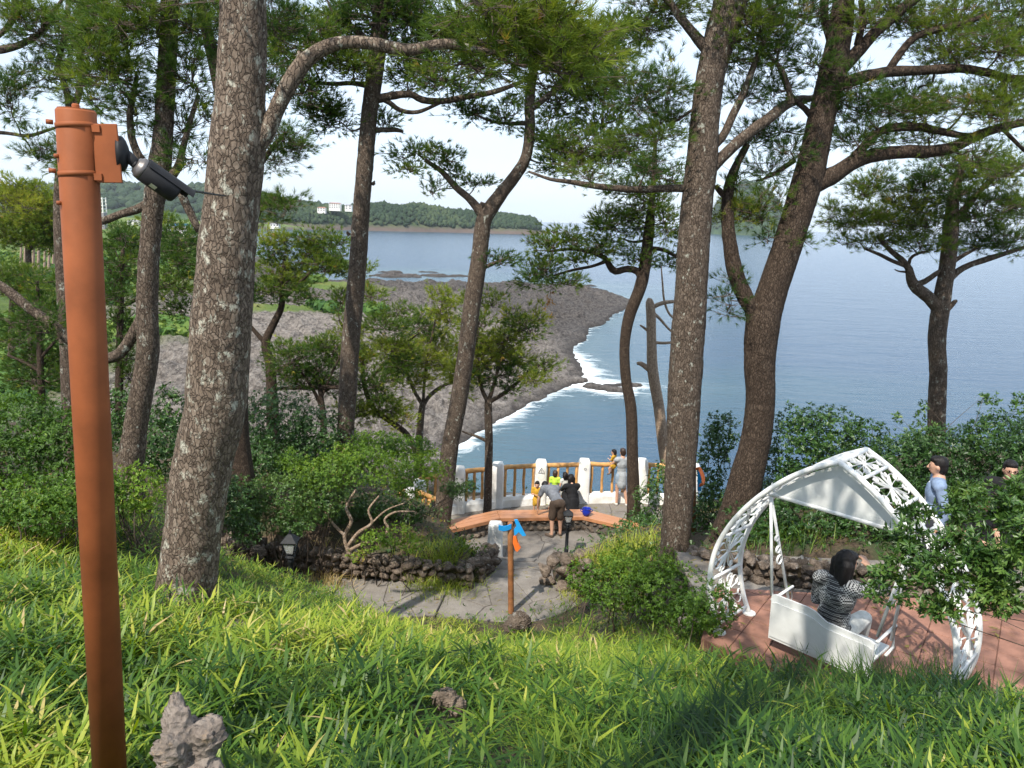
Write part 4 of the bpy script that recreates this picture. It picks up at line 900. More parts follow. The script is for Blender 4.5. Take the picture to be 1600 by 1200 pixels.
house('house', 'pale beach house at the foot of the headland', 'building', 430, 354, 1240, 14, 9, 4, 'roof_grey', 3, 1)
tw = thing('tower', 'white lattice lookout tower beside the orange pole', 'tower', P(160, 352, 620)); h = 21; w = 5.4
mb = MB(); mb.box((0, 0, 3.5), (w * 1.1, w, 13)); mb.build('tower_base', 'roof_grey', tw, False, True)
mb = MB()
for sx_ in (-1, 1):
    for sy_ in (-1, 1): mb.box((sx_ * w / 2, sy_ * w / 2, 15.5), (.6, .6, 12))
for k in range(5): mb.box((0, -w / 2, 10 + 2.7 * k), (w, .5, .5)); mb.box((0, w / 2, 10 + 2.7 * k), (w, .5, .5)); mb.box((-w / 2, 0, 10 + 2.7 * k), (.5, w, .5)); mb.box((w / 2, 0, 10 + 2.7 * k), (.5, w, .5))
mb.build('lattice', 'wall_white', tw, False, True)

# ------------------------------------------------------------------ pines
def tuft_template(n, seed, L=.105, w=.0042):
    r = np.random.default_rng(seed); V = []
    for i in range(n):
        z0 = r.uniform(0, .055); el = r.uniform(.28, 1.15) * (1 - z0 * 5); az = r.uniform(0, 6.283); l = L * r.uniform(.75, 1.15)
        d = np.array([math.sin(el) * math.cos(az), math.sin(el) * math.sin(az), math.cos(el)]); s = np.cross(d, r.normal(size=3)); s /= np.linalg.norm(s)
        b = np.array([0, 0, z0]); V += [b - s * w / 2, b + s * w / 2, b + d * l]
    return np.array(V)
TUFT = [tuft_template(19, 200 + k, w=.0062) for k in range(6)]
TUFT_FAR = [tuft_template(10, 300 + k, w=.0135) for k in range(6)]
NT = [0]
def needles(pos, dirs, size, tint, far, r):
    tm = TUFT_FAR if far else TUFT; n = len(pos); pick = r.integers(0, 6, n); R = rotmats(dirs, r.uniform(0, 6.28, n)); Vs = []; Ts = []
    for k in range(6):
        m = pick == k
        if not m.any(): continue
        W = np.einsum('nij,vj->nvi', R[m], tm[k]) * size[m][:, None, None] + pos[m][:, None]; Vs.append(W.reshape(-1, 3))
        tt = np.repeat(tint[m], tm[k].shape[0]).reshape(-1, tm[k].shape[0]); tt = tt + np.where(np.arange(tm[k].shape[0]) % 3 == 2, .05, -.05); Ts.append(np.clip(tt, 0, 1).ravel())
    V = np.concatenate(Vs); NT[0] += len(V) // 3
    return V, np.arange(len(V)).reshape(-1, 3), np.concatenate(Ts)
def px3(pts, Y, dys=0.0):
    """(px, py, width px[, depth shift]) -> x, y, z, radius"""
    o = []
    for q in pts:
        y = Y + (q[3] if len(q) > 3 else 0) + dys; p = P(q[0], q[1], y); dep = (p - [0, 0, EYE]) @ _f; o.append([p[0], p[1], p[2], q[2] * .445 * dep / FPX])
    return o
def bark_tube(name, pts, mat, parent, n=16, step=.12, rough=.04, seed=0, plates=0.0, cap=True):
    q = spline(pts, step); V, F = tube_q(q[:, :3], np.maximum(q[:, 3], .002), n); c = np.repeat(q[:, :3], n, 0); rad = np.repeat(np.maximum(q[:, 3], .002), n); d = (V - c); d /= np.linalg.norm(d, axis=1)[:, None]
    k = 1 + rough * fbm(V * 3.1, 3, seed) * 1.6 + rough * fbm(V * 9.0, 2, seed + 5)
    off = rad * (k - 1)
    if plates > 0:
        al = np.concatenate([[0], np.cumsum(np.linalg.norm(np.diff(q[:, :3], axis=0), axis=1))]); vv = np.repeat(al, n) / .065; nu = max(5, int(q[:, 3].mean() * 6.28 / .045)); uu = np.tile(np.arange(n) / n, len(q)) * nu
        wob = .35 * fbm(V * 7, 2, seed + 8); f1, f2 = worley(uu + wob, vv + wob, nu, seed); off = off + plates * (np.clip((f2 - f1) * 3.2, 0, 1) ** .7 - .6) + plates * .35 * fbm(V * 22, 3, seed + 3)
    V = c + d * (rad + off)[:, None]
    if cap:
        m = len(q); V = np.vstack([V, q[-1, :3] + (q[-1, :3] - q[-2, :3]) * .1]); F = [tuple(f) for f in F.tolist()] + [((m - 1) * n + j, (m - 1) * n + (j + 1) % n, m * n) for j in range(n)]
    return obj(name, V, F, mat, parent, smooth=True), q
def pine(label, Y, trunk, limbs=(), pads=(), bark='bark', seed=0, dens=1.0, group='pine trees on the cliff top', n=18, plates=0.0, tsize=1.0, tint=.46, name='pine_tree', root=True, step=.12, spread=.75, cat='tree'):
    r = np.random.default_rng(1000 + seed); tp = px3(trunk, Y); b = np.array(tp[0][:3]); g = float(ground(b[0], b[1])) if b[1] < 26 else b[2] - 2
    if root:
        if b[2] > g - .1: tp = [[b[0] + .02, b[1], g - .35, tp[0][3] * 1.22], [b[0] + .01, b[1], (g + b[2]) / 2 - .02 if b[2] - g > .25 else g + 0.02 - .2 * (b[2] < g), tp[0][3] * 1.10]] + (tp if b[2] - g > .25 else tp[1:])
        base = np.array([b[0], b[1], g])
    else: base = b
    t = thing(name, label, cat, base, 0, group)
    _, q = bark_tube('trunk', tp, bark, t, n, step, .03, seed, plates); sk = [q]
    for L in limbs:
        lp = px3(L[1:] if isinstance(L[0], str) else L, Y); lb = L[0] if isinstance(L[0], str) else bark
        _, q = bark_tube('limb', lp, lb, t, 10, .09, .09, seed + 31, 0); sk.append(q)
    far = Y > 15.5; s0 = (1.0 if Y < 15.5 else 1.0 + (Y - 15.5) * .035) * tsize
    TP = []; TD = []; TS = []; TT = []; tw = MB(); S_ = np.vstack(sk)
    for pd in pads:
        px_, py_, rx_, ry_ = pd[0], pd[1], pd[2] * 1.15, pd[3] * 1.22; ti = pd[4] if len(pd) > 4 and pd[4] is not None else tint; y = Y + (pd[5] if len(pd) > 5 else r.uniform(-1, 1) * min(1.1, spread * rx_ * Y / FPX * 1.2))
        c = P(px_, py_, y); k = y / FPX; R = np.array([rx_ * k, max(.2, rx_ * k * spread), ry_ * k]); N = int(dens * (3.9 if py_ > -20 else .8) * math.pi * R[0] * R[2] / (.0062 * s0 ** 2)) + 4; N = min(N, 5200)
        dist = np.linalg.norm(S_[:, :3] - c, axis=1) + .7 * np.maximum(0, S_[:, 2] - c[2]); j = int(np.argmin(dist)); a = S_[j, :3]; L = np.linalg.norm(c - a)
        if L > .12:
            mid = (a + c) / 2 + r.normal(0, .10, 3) * L - np.array([0, 0, .08 * L]); r0 = min(S_[j, 3] * .6, .008 + .012 * L + .012 * R[0]); lp = [list(a) + [r0], list(a * .7 + mid * .3 + r.normal(0, .03, 3) * L) + [r0 * .85], list(mid) + [r0 * .7], list(mid * .4 + c * .6 + r.normal(0, .04, 3) * L) + [r0 * .55], list(c) + [r0 * .35]]
            _, q = bark_tube('branch', lp, 'twig', t, 6, .10, .12, seed, 0); S_ = np.vstack([S_, q])
        nc = max(3, N // 15); u = r.normal(size=(nc, 3)); u /= np.linalg.norm(u, axis=1)[:, None]; cc = c + u * R * (r.uniform(.05, 1, (nc, 1)) ** .42) * (1 + .25 * fbm(u * 2 + seed, 2, seed)[:, None])
        for i in range(nc):
            node = c + (cc[i] - c) * r.uniform(0, .25) - np.array([0, 0, R[2] * .2]); m = (node + cc[i]) / 2 + r.normal(0, .05, 3) - [0, 0, .03]
            pts = np.array([node, m, cc[i]]); V, F = tube(pts, np.array([.0075, .0055, .0035]) * (1.0 if not far else 1.5), 4, False); tw.add(V, F)
            nt = max(1, int(r.normal(15, 3))); sp = np.array([.135, .135, .065]) * s0; tp_ = cc[i] + r.normal(0, 1, (nt, 3)) * sp; out = (cc[i] - c) / (np.linalg.norm((cc[i] - c) / R) * R.max() + 1e-6)
            dd = (tp_ - cc[i]) / (.13 * s0) * .8 + out * 1.1 + np.array([0, 0, .75]) + r.normal(0, .25, (nt, 3))
            for p_ in (tp_ if not far else tp_[::3])[:9 if py_ > -20 else 0]:
                V, F = tube(np.array([cc[i] - [0, 0, .02], p_]), np.array([.004, .003]) * (1.0 if not far else 1.5), 3, False); tw.add(V, F)
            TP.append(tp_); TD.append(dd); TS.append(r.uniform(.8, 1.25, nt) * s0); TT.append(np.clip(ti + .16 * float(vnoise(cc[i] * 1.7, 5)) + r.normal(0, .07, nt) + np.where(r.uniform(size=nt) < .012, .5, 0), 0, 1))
    if TP:
        V, F, T = needles(np.concatenate(TP), np.concatenate(TD), np.concatenate(TS), np.concatenate(TT), far, r)
        obj('crown', V, F, 'needle', t, tint=T); obj('twigs', np.concatenate(tw.V), tw.F, 'twig', t)
    return t

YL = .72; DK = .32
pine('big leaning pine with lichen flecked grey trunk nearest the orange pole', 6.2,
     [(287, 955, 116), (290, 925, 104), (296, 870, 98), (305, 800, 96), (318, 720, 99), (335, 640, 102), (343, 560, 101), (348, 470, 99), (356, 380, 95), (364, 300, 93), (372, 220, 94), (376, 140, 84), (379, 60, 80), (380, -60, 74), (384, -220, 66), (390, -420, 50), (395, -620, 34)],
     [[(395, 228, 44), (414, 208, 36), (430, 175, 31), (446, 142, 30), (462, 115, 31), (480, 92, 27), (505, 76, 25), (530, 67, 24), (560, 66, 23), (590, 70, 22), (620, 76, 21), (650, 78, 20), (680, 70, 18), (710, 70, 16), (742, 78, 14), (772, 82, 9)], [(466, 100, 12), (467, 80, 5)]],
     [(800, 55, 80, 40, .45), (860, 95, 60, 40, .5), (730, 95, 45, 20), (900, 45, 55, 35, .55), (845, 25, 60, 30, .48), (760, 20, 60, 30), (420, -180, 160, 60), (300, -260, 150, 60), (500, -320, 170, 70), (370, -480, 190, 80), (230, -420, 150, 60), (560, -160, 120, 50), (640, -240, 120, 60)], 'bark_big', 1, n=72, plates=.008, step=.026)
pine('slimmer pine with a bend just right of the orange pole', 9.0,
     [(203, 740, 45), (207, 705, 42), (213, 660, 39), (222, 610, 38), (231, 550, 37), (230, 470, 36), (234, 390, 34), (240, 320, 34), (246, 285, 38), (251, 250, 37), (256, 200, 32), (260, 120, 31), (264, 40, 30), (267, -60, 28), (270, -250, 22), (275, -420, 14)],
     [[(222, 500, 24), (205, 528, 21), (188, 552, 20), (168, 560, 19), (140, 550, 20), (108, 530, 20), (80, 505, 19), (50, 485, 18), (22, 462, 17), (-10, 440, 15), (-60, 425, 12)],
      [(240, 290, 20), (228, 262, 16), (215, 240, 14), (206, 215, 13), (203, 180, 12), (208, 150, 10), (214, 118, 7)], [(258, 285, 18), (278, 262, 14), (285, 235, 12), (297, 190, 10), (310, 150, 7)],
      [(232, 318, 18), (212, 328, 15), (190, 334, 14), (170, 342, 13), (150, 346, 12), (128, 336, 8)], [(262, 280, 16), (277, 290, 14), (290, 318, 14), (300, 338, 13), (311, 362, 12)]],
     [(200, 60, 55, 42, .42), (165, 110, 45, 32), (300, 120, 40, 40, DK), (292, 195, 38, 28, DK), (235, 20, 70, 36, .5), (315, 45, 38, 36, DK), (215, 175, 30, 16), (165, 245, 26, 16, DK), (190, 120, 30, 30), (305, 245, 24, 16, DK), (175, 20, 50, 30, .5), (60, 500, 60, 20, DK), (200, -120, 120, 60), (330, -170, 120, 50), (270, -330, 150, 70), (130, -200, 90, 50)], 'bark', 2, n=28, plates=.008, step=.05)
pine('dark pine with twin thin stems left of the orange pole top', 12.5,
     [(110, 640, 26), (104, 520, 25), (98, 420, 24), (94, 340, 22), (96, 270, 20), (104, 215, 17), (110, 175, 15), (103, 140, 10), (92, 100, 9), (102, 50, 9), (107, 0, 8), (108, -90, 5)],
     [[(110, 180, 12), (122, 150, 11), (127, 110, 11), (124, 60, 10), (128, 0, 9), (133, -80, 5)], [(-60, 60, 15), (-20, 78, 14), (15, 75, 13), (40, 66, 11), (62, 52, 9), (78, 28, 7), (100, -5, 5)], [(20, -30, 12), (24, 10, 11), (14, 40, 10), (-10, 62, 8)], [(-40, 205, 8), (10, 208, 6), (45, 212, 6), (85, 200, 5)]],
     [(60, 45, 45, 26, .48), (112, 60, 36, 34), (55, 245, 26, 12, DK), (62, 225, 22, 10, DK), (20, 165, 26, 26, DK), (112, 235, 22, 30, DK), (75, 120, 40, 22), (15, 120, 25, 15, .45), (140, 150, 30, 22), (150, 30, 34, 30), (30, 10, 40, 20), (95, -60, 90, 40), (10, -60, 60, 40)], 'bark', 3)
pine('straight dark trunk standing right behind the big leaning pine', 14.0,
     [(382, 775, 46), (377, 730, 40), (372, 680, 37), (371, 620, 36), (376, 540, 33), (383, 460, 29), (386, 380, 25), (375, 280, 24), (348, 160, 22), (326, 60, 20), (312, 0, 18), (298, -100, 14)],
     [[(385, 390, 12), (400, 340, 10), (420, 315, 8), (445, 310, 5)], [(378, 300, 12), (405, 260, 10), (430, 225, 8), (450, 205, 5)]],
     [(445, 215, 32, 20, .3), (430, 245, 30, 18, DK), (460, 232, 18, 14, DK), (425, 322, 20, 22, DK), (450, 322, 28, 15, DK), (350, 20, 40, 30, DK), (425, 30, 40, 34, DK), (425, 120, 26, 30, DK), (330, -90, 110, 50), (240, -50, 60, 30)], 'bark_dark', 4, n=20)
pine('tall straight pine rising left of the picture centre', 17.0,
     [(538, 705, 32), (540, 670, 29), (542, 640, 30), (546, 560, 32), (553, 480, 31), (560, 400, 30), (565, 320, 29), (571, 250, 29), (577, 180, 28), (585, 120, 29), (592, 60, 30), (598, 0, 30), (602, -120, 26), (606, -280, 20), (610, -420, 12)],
     [[(582, 135, 12), (550, 130, 8), (520, 131, 7), (470, 128, 5)], [(588, 155, 15), (610, 150, 14), (640, 147, 12), (660, 156, 12), (692, 158, 11), (725, 152, 10), (766, 145, 9), (805, 132, 7), (838, 116, 5)], [(590, 150, 10), (608, 160, 9), (625, 172, 8), (652, 175, 7), (690, 160, 5)], [(575, 203, 10), (600, 203, 9), (620, 203, 8), (630, 206, 5)], [(582, 285, 12), (585, 289, 5)], [(546, 368, 8), (542, 362, 4)], [(590, 90, 14), (560, 50, 10), (520, 20, 8)]],
     [(485, 60, 55, 40), (440, 70, 34, 30, DK), (530, 35, 50, 34), (475, 140, 45, 18, DK), (515, 190, 28, 22, DK), (500, 165, 40, 16, DK), (550, 100, 40, 26), (640, 25, 60, 36, DK), (690, 55, 60, 30), (640, 115, 40, 20, .45), (700, 120, 50, 26), (600, 190, 26, 12, DK), (750, 60, 50, 30), (660, 85, 40, 20, DK), (590, 20, 50, 30, DK), (540, -90, 100, 40), (470, -60, 60, 30)], 'bark', 5, n=24, plates=.007, step=.06)
pine('forked pine with broken stub growing beside the bench end', 17.6,
     [(686, 848, 34), (690, 815, 32), (695, 775, 31), (703, 700, 30), (716, 630, 30), (727, 560, 30), (737, 480, 30), (748, 410, 29), (755, 350, 28), (765, 328, 27), (785, 300, 23), (805, 275, 21), (822, 245, 19), (828, 200, 18), (827, 160, 17), (832, 120, 16), (840, 60, 14), (846, 0, 12), (850, -110, 9)],
     [[(753, 335, 18), (735, 312, 13), (712, 292, 11), (690, 268, 9), (664, 250, 7)], [(757, 338, 17), (755, 325, 16), (757, 317, 13)], [(830, 170, 12), (850, 155, 10), (875, 135, 9), (905, 115, 6)], [(828, 192, 9), (800, 193, 7), (770, 190, 5), (740, 178, 3)], [(757, 418, 8), (775, 410, 6), (795, 402, 4)]],
     [(650, 238, 34, 12, DK), (690, 248, 24, 12, DK), (635, 262, 24, 8, DK), (712, 272, 22, 10, DK), (750, 284, 26, 7, DK), (676, 300, 10, 14, DK), (740, 172, 36, 14, .4), (790, 180, 26, 16, .4), (850, 60, 70, 46, .42), (900, 90, 60, 40, .45), (930, 130, 40, 34), (870, 160, 40, 20), (960, 60, 40, 40, .45), (860, 210, 34, 26), (905, 235, 50, 26), (960, 235, 40, 22), (940, 190, 36, 20), (875, 255, 34, 16, DK), (780, 405, 26, 10, .3), (800, 30, 60, 30), (870, -60, 110, 40), (780, -70, 70, 40)], 'bark', 6, n=20, plates=.006, step=.07)
pine('small bushy pine with a thin trunk on the terrace', 19.2,
     [(761, 818, 17), (762, 790, 15), (763, 740, 14), (764, 690, 14), (763, 650, 14), (763, 622, 13)],
     [[(762, 628, 8), (752, 605, 7), (747, 570, 6), (745, 530, 5), (748, 480, 3)], [(765, 628, 8), (785, 616, 7), (806, 600, 6), (830, 577, 4), (852, 568, 3)], [(764, 625, 7), (775, 590, 6), (785, 550, 5), (800, 510, 4)], [(762, 690, 6), (745, 682, 5), (722, 674, 3)]],
     [(748, 505, 20, 18, .5), (755, 545, 30, 20), (790, 530, 30, 22), (825, 510, 26, 16, .42), (805, 560, 34, 18), (738, 580, 30, 18), (850, 574, 14, 12, .5), (768, 472, 8, 16, .5), (748, 462, 10, 14, .55), (800, 490, 12, 12), (835, 495, 12, 14), (775, 585, 34, 16, DK), (830, 590, 22, 10), (735, 545, 16, 14, .5), (722, 600, 14, 16), (800, 608, 18, 8, DK)], 'bark', 7, n=12, tint=.70)
pine('yellow green pine with a forked thin trunk below the terrace', 26.0,
     [(652, 740, 14), (655, 690, 13), (658, 650, 12), (661, 628, 11)], [[(660, 632, 8), (650, 616, 7), (641, 596, 6), (632, 570, 4)], [(662, 632, 8), (672, 618, 7), (690, 604, 6), (716, 594, 4)], [(661, 630, 6), (664, 590, 5), (672, 540, 4), (685, 480, 3)]],
     [(640, 560, 38, 24), (680, 545, 30, 26), (655, 510, 28, 20, .42), (690, 480, 18, 18, YL), (705, 500, 16, 16, YL), (640, 595, 30, 12), (700, 570, 22, 20), (690, 455, 8, 14, YL), (720, 470, 12, 10, YL), (625, 535, 20, 16)], 'bark', 8, n=12, tint=.70)
pine('bushy pine whose crown spreads behind the tall central trunk', 24.0,
     [(660, 740, 12), (640, 685, 11), (612, 660, 10), (585, 640, 9), (570, 605, 8), (566, 560, 7)], [[(570, 600, 6), (600, 570, 5), (630, 540, 4), (655, 520, 3)], [(568, 570, 6), (545, 530, 5), (530, 500, 4)], [(590, 642, 6), (560, 650, 5), (535, 655, 4)]],
     [(585, 600, 34, 24, .45), (560, 560, 30, 22), (610, 545, 30, 16), (600, 510, 34, 14, .42), (545, 520, 24, 18), (600, 640, 34, 18), (560, 640, 26, 18), (575, 460, 20, 14, .5), (530, 470, 14, 20, .5), (570, 425, 12, 12, .5), (625, 570, 24, 16, .42), (620, 490, 26, 10, .45), (630, 655, 20, 12)], 'bark_dark', 9, n=12, tint=.64)
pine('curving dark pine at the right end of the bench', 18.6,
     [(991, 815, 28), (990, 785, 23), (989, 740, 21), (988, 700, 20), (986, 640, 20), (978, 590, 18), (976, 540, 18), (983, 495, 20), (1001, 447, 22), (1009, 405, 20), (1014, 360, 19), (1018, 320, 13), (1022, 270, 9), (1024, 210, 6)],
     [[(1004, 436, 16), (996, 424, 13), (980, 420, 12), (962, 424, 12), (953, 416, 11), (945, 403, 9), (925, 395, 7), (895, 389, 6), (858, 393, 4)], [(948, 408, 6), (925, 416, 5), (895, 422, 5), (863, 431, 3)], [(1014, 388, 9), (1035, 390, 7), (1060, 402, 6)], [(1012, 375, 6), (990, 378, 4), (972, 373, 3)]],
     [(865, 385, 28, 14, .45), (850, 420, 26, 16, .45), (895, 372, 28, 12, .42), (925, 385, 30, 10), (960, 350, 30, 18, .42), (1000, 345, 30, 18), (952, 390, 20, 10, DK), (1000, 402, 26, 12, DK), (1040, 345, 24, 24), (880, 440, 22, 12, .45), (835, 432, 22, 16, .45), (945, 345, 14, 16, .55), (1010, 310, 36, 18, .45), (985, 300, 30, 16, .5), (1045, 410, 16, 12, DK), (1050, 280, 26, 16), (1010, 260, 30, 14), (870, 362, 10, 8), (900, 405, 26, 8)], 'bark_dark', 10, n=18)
pine('bare dead tree with snapped branches over the sea', 21.5,
     [(1048, 790, 24), (1044, 740, 22), (1037, 700, 20), (1030, 640, 19), (1020, 580, 19), (1018, 530, 17), (1017, 490, 17), (1015, 472, 14), (1016, 466, 7)],
     [[(1017, 482, 10), (1028, 476, 8), (1042, 472, 7), (1060, 471, 5)], [(1019, 580, 11), (1010, 574, 9), (1001, 568, 8), (995, 568, 5)], [(1017, 487, 8), (1030, 497, 5), (1046, 515, 4), (1066, 530, 3)], [(1016, 520, 6), (1006, 512, 4), (1000, 508, 3)], [(1020, 535, 6), (1040, 536, 5), (1062, 533, 4)], [(1062, 502, 5), (1047, 492, 4), (1038, 470, 4), (1035, 440, 3), (1033, 415, 2)]],
     [], 'deadwood', 11, n=14, name='dead_tree')
pine('thick straight pine between the bench and the white swing', 11.6,
     [(1050, 895, 62), (1054, 865, 53), (1058, 810, 51), (1062, 750, 52), (1066, 680, 54), (1070, 600, 58), (1075, 520, 58), (1080, 450, 56), (1084, 380, 55), (1090, 310, 54), (1097, 250, 54), (1102, 180, 50), (1112, 110, 50), (1128, 50, 56), (1142, 0, 58), (1160, -100, 50), (1175, -260, 38), (1185, -420, 22)],
     [[(1100, 275, 30), (1114, 260, 23), (1138, 236, 20), (1170, 208, 20), (1200, 186, 19), (1225, 166, 18, .3), (1245, 157, 16, .6), (1270, 153, 12, 1.0), (1300, 140, 9, 1.3)], [(1236, 162, 12), (1233, 140, 9), (1222, 110, 8), (1200, 84, 7)], [(1108, 80, 24), (1090, 60, 19), (1070, 36, 16), (1050, 10, 15), (1030, -20, 13), (1010, -60, 9)], [(1105, 235, 18), (1128, 215, 15), (1145, 180, 14), (1162, 145, 13), (1182, 92, 11), (1200, 50, 8)],
      [(1085, 296, 16), (1055, 294, 13), (1000, 296, 12), (960, 294, 11), (925, 290, 10), (890, 284, 8), (860, 280, 6), (826, 268, 4)], [(1132, 30, 20), (1165, -30, 15), (1190, -90, 9)]],
     [(1005, 150, 44, 28, DK), (1045, 130, 24, 30, DK), (985, 125, 26, 20, DK), (1040, 185, 32, 26, .32), (1030, 210, 34, 16, .45), (985, 225, 40, 14, .42), (930, 265, 40, 12), (1010, 262, 34, 12, .3), (1010, 20, 45, 30, .45), (1050, 15, 26, 24, .5), (1185, 50, 50, 34, .45), (1150, 90, 34, 24, .45), (1215, 90, 30, 26, DK), (1165, 30, 46, 30, .45), (1210, 140, 26, 16, DK), (1160, 150, 22, 18, DK), (1085, -90, 110, 40), (1230, -110, 110, 50), (1160, -260, 150, 70), (1000, -140, 90, 50)], 'bark', 12, n=52, plates=.007, step=.034)
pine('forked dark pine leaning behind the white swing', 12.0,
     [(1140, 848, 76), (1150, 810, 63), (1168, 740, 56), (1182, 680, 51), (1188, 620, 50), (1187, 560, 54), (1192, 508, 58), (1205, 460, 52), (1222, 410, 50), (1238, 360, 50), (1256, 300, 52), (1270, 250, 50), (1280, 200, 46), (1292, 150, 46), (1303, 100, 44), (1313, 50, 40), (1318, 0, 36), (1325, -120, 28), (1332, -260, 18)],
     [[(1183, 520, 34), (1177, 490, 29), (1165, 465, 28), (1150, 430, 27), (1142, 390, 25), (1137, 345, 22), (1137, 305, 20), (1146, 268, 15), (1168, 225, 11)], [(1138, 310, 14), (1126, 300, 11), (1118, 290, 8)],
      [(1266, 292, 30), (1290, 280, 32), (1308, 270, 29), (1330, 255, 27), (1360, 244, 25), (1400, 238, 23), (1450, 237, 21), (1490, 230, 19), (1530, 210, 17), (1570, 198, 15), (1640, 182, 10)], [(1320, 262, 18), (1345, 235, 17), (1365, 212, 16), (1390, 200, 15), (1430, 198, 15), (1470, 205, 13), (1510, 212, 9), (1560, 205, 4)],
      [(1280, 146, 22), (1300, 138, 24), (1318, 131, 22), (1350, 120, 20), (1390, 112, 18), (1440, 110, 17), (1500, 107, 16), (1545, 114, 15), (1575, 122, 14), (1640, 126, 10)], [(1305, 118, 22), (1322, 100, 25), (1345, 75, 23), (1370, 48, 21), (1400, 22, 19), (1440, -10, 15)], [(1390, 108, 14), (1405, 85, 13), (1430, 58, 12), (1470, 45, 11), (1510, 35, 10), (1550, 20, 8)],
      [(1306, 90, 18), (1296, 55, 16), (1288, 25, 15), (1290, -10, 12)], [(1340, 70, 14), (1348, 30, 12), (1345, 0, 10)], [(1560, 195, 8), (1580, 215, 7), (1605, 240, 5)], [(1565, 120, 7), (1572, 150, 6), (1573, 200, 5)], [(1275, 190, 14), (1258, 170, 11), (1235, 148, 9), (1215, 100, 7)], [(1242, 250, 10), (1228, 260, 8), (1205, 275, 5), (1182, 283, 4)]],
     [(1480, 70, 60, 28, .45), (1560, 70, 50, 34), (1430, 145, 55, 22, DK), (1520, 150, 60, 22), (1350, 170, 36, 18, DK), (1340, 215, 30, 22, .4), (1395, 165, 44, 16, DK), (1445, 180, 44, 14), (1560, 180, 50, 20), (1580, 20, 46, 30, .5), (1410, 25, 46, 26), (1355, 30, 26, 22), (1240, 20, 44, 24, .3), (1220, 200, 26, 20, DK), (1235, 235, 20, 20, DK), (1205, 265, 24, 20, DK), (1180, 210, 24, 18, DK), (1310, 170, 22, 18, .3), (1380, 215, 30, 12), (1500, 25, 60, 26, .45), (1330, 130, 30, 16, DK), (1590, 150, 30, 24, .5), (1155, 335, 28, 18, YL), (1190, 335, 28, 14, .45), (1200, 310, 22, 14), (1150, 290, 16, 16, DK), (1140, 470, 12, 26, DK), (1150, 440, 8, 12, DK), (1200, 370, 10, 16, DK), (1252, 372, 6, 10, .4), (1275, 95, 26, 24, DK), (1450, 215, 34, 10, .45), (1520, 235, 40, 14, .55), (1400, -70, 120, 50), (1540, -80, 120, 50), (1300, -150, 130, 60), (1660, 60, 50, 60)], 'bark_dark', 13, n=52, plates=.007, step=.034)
pine('pine with a wide spreading crown standing over the right hedge', 15.0,
     [(1461, 700, 31), (1463, 670, 29), (1464, 630, 29), (1466, 580, 28), (1464, 530, 29), (1470, 480, 29), (1478, 430, 26), (1483, 390, 26), (1486, 350, 25), (1490, 310, 18), (1500, 270, 13), (1512, 235, 8)],
     [[(1468, 482, 27), (1450, 464, 21), (1432, 450, 20), (1423, 436, 17), (1420, 420, 13), (1408, 405, 11), (1392, 392, 9), (1370, 368, 6)], [(1426, 446, 12), (1445, 440, 10), (1462, 428, 9), (1475, 420, 7)], [(1417, 416, 8), (1395, 408, 7), (1375, 398, 6), (1350, 388, 4)], [(1419, 420, 7), (1422, 405, 6), (1432, 397, 5), (1450, 392, 4)], [(1480, 440, 14), (1495, 425, 12), (1515, 414, 11), (1545, 404, 10), (1580, 393, 8), (1620, 380, 6)], [(1484, 412, 10), (1500, 402, 8), (1525, 388, 6)], [(1487, 355, 16), (1505, 330, 13), (1530, 300, 10), (1560, 270, 7)], [(1472, 490, 12), (1484, 480, 9), (1491, 472, 8), (1495, 470, 5)], [(1420, 425, 5), (1405, 424, 3), (1398, 421, 2)]],
     [(1305, 332, 18, 16, .5), (1330, 345, 28, 14, .42), (1342, 305, 26, 12, .42), (1366, 285, 22, 22, .4), (1362, 340, 34, 14), (1400, 345, 40, 18, .45), (1325, 378, 16, 12, .45), (1365, 378, 34, 10), (1420, 318, 28, 24, YL), (1450, 350, 34, 22), (1450, 290, 34, 24, DK), (1490, 310, 34, 24, DK), (1470, 255, 36, 18, .4), (1540, 330, 50, 28, DK), (1580, 375, 34, 20, DK), (1590, 320, 30, 26, DK), (1530, 380, 34, 14, .3), (1440, 382, 34, 12), (1560, 270, 40, 20), (1515, 270, 34, 16), (1415, 375, 24, 10), (1590, 250, 30, 20, .55)], 'bark', 14, n=24, plates=.006, step=.06, tint=.46)
pine('gnarled pine with a yellow green top above the grey shore', 24.0,
     [(430, 740, 25), (427, 680, 23), (425, 620, 20), (422, 570, 17), (415, 536, 15), (428, 505, 13), (440, 478, 11), (441, 440, 9), (445, 405, 6)], [[(417, 540, 10), (402, 522, 8), (388, 506, 6), (375, 490, 4)], [(424, 580, 9), (440, 575, 7), (470, 560, 4)], [(440, 470, 8), (470, 440, 6), (500, 410, 4)]],
     [(440, 440, 34, 20), (410, 455, 30, 12, DK), (450, 415, 30, 16), (485, 400, 34, 22, .42), (510, 420, 24, 18), (410, 372, 18, 12, YL), (448, 376, 24, 12, YL), (490, 372, 26, 12, .5), (425, 395, 24, 12, .5), (520, 385, 18, 18, .42), (385, 470, 20, 10, DK), (470, 465, 24, 10, DK), (530, 410, 16, 18, .45), (380, 420, 16, 14, .5)], 'bark_dark', 15, n=14, tint=.58)
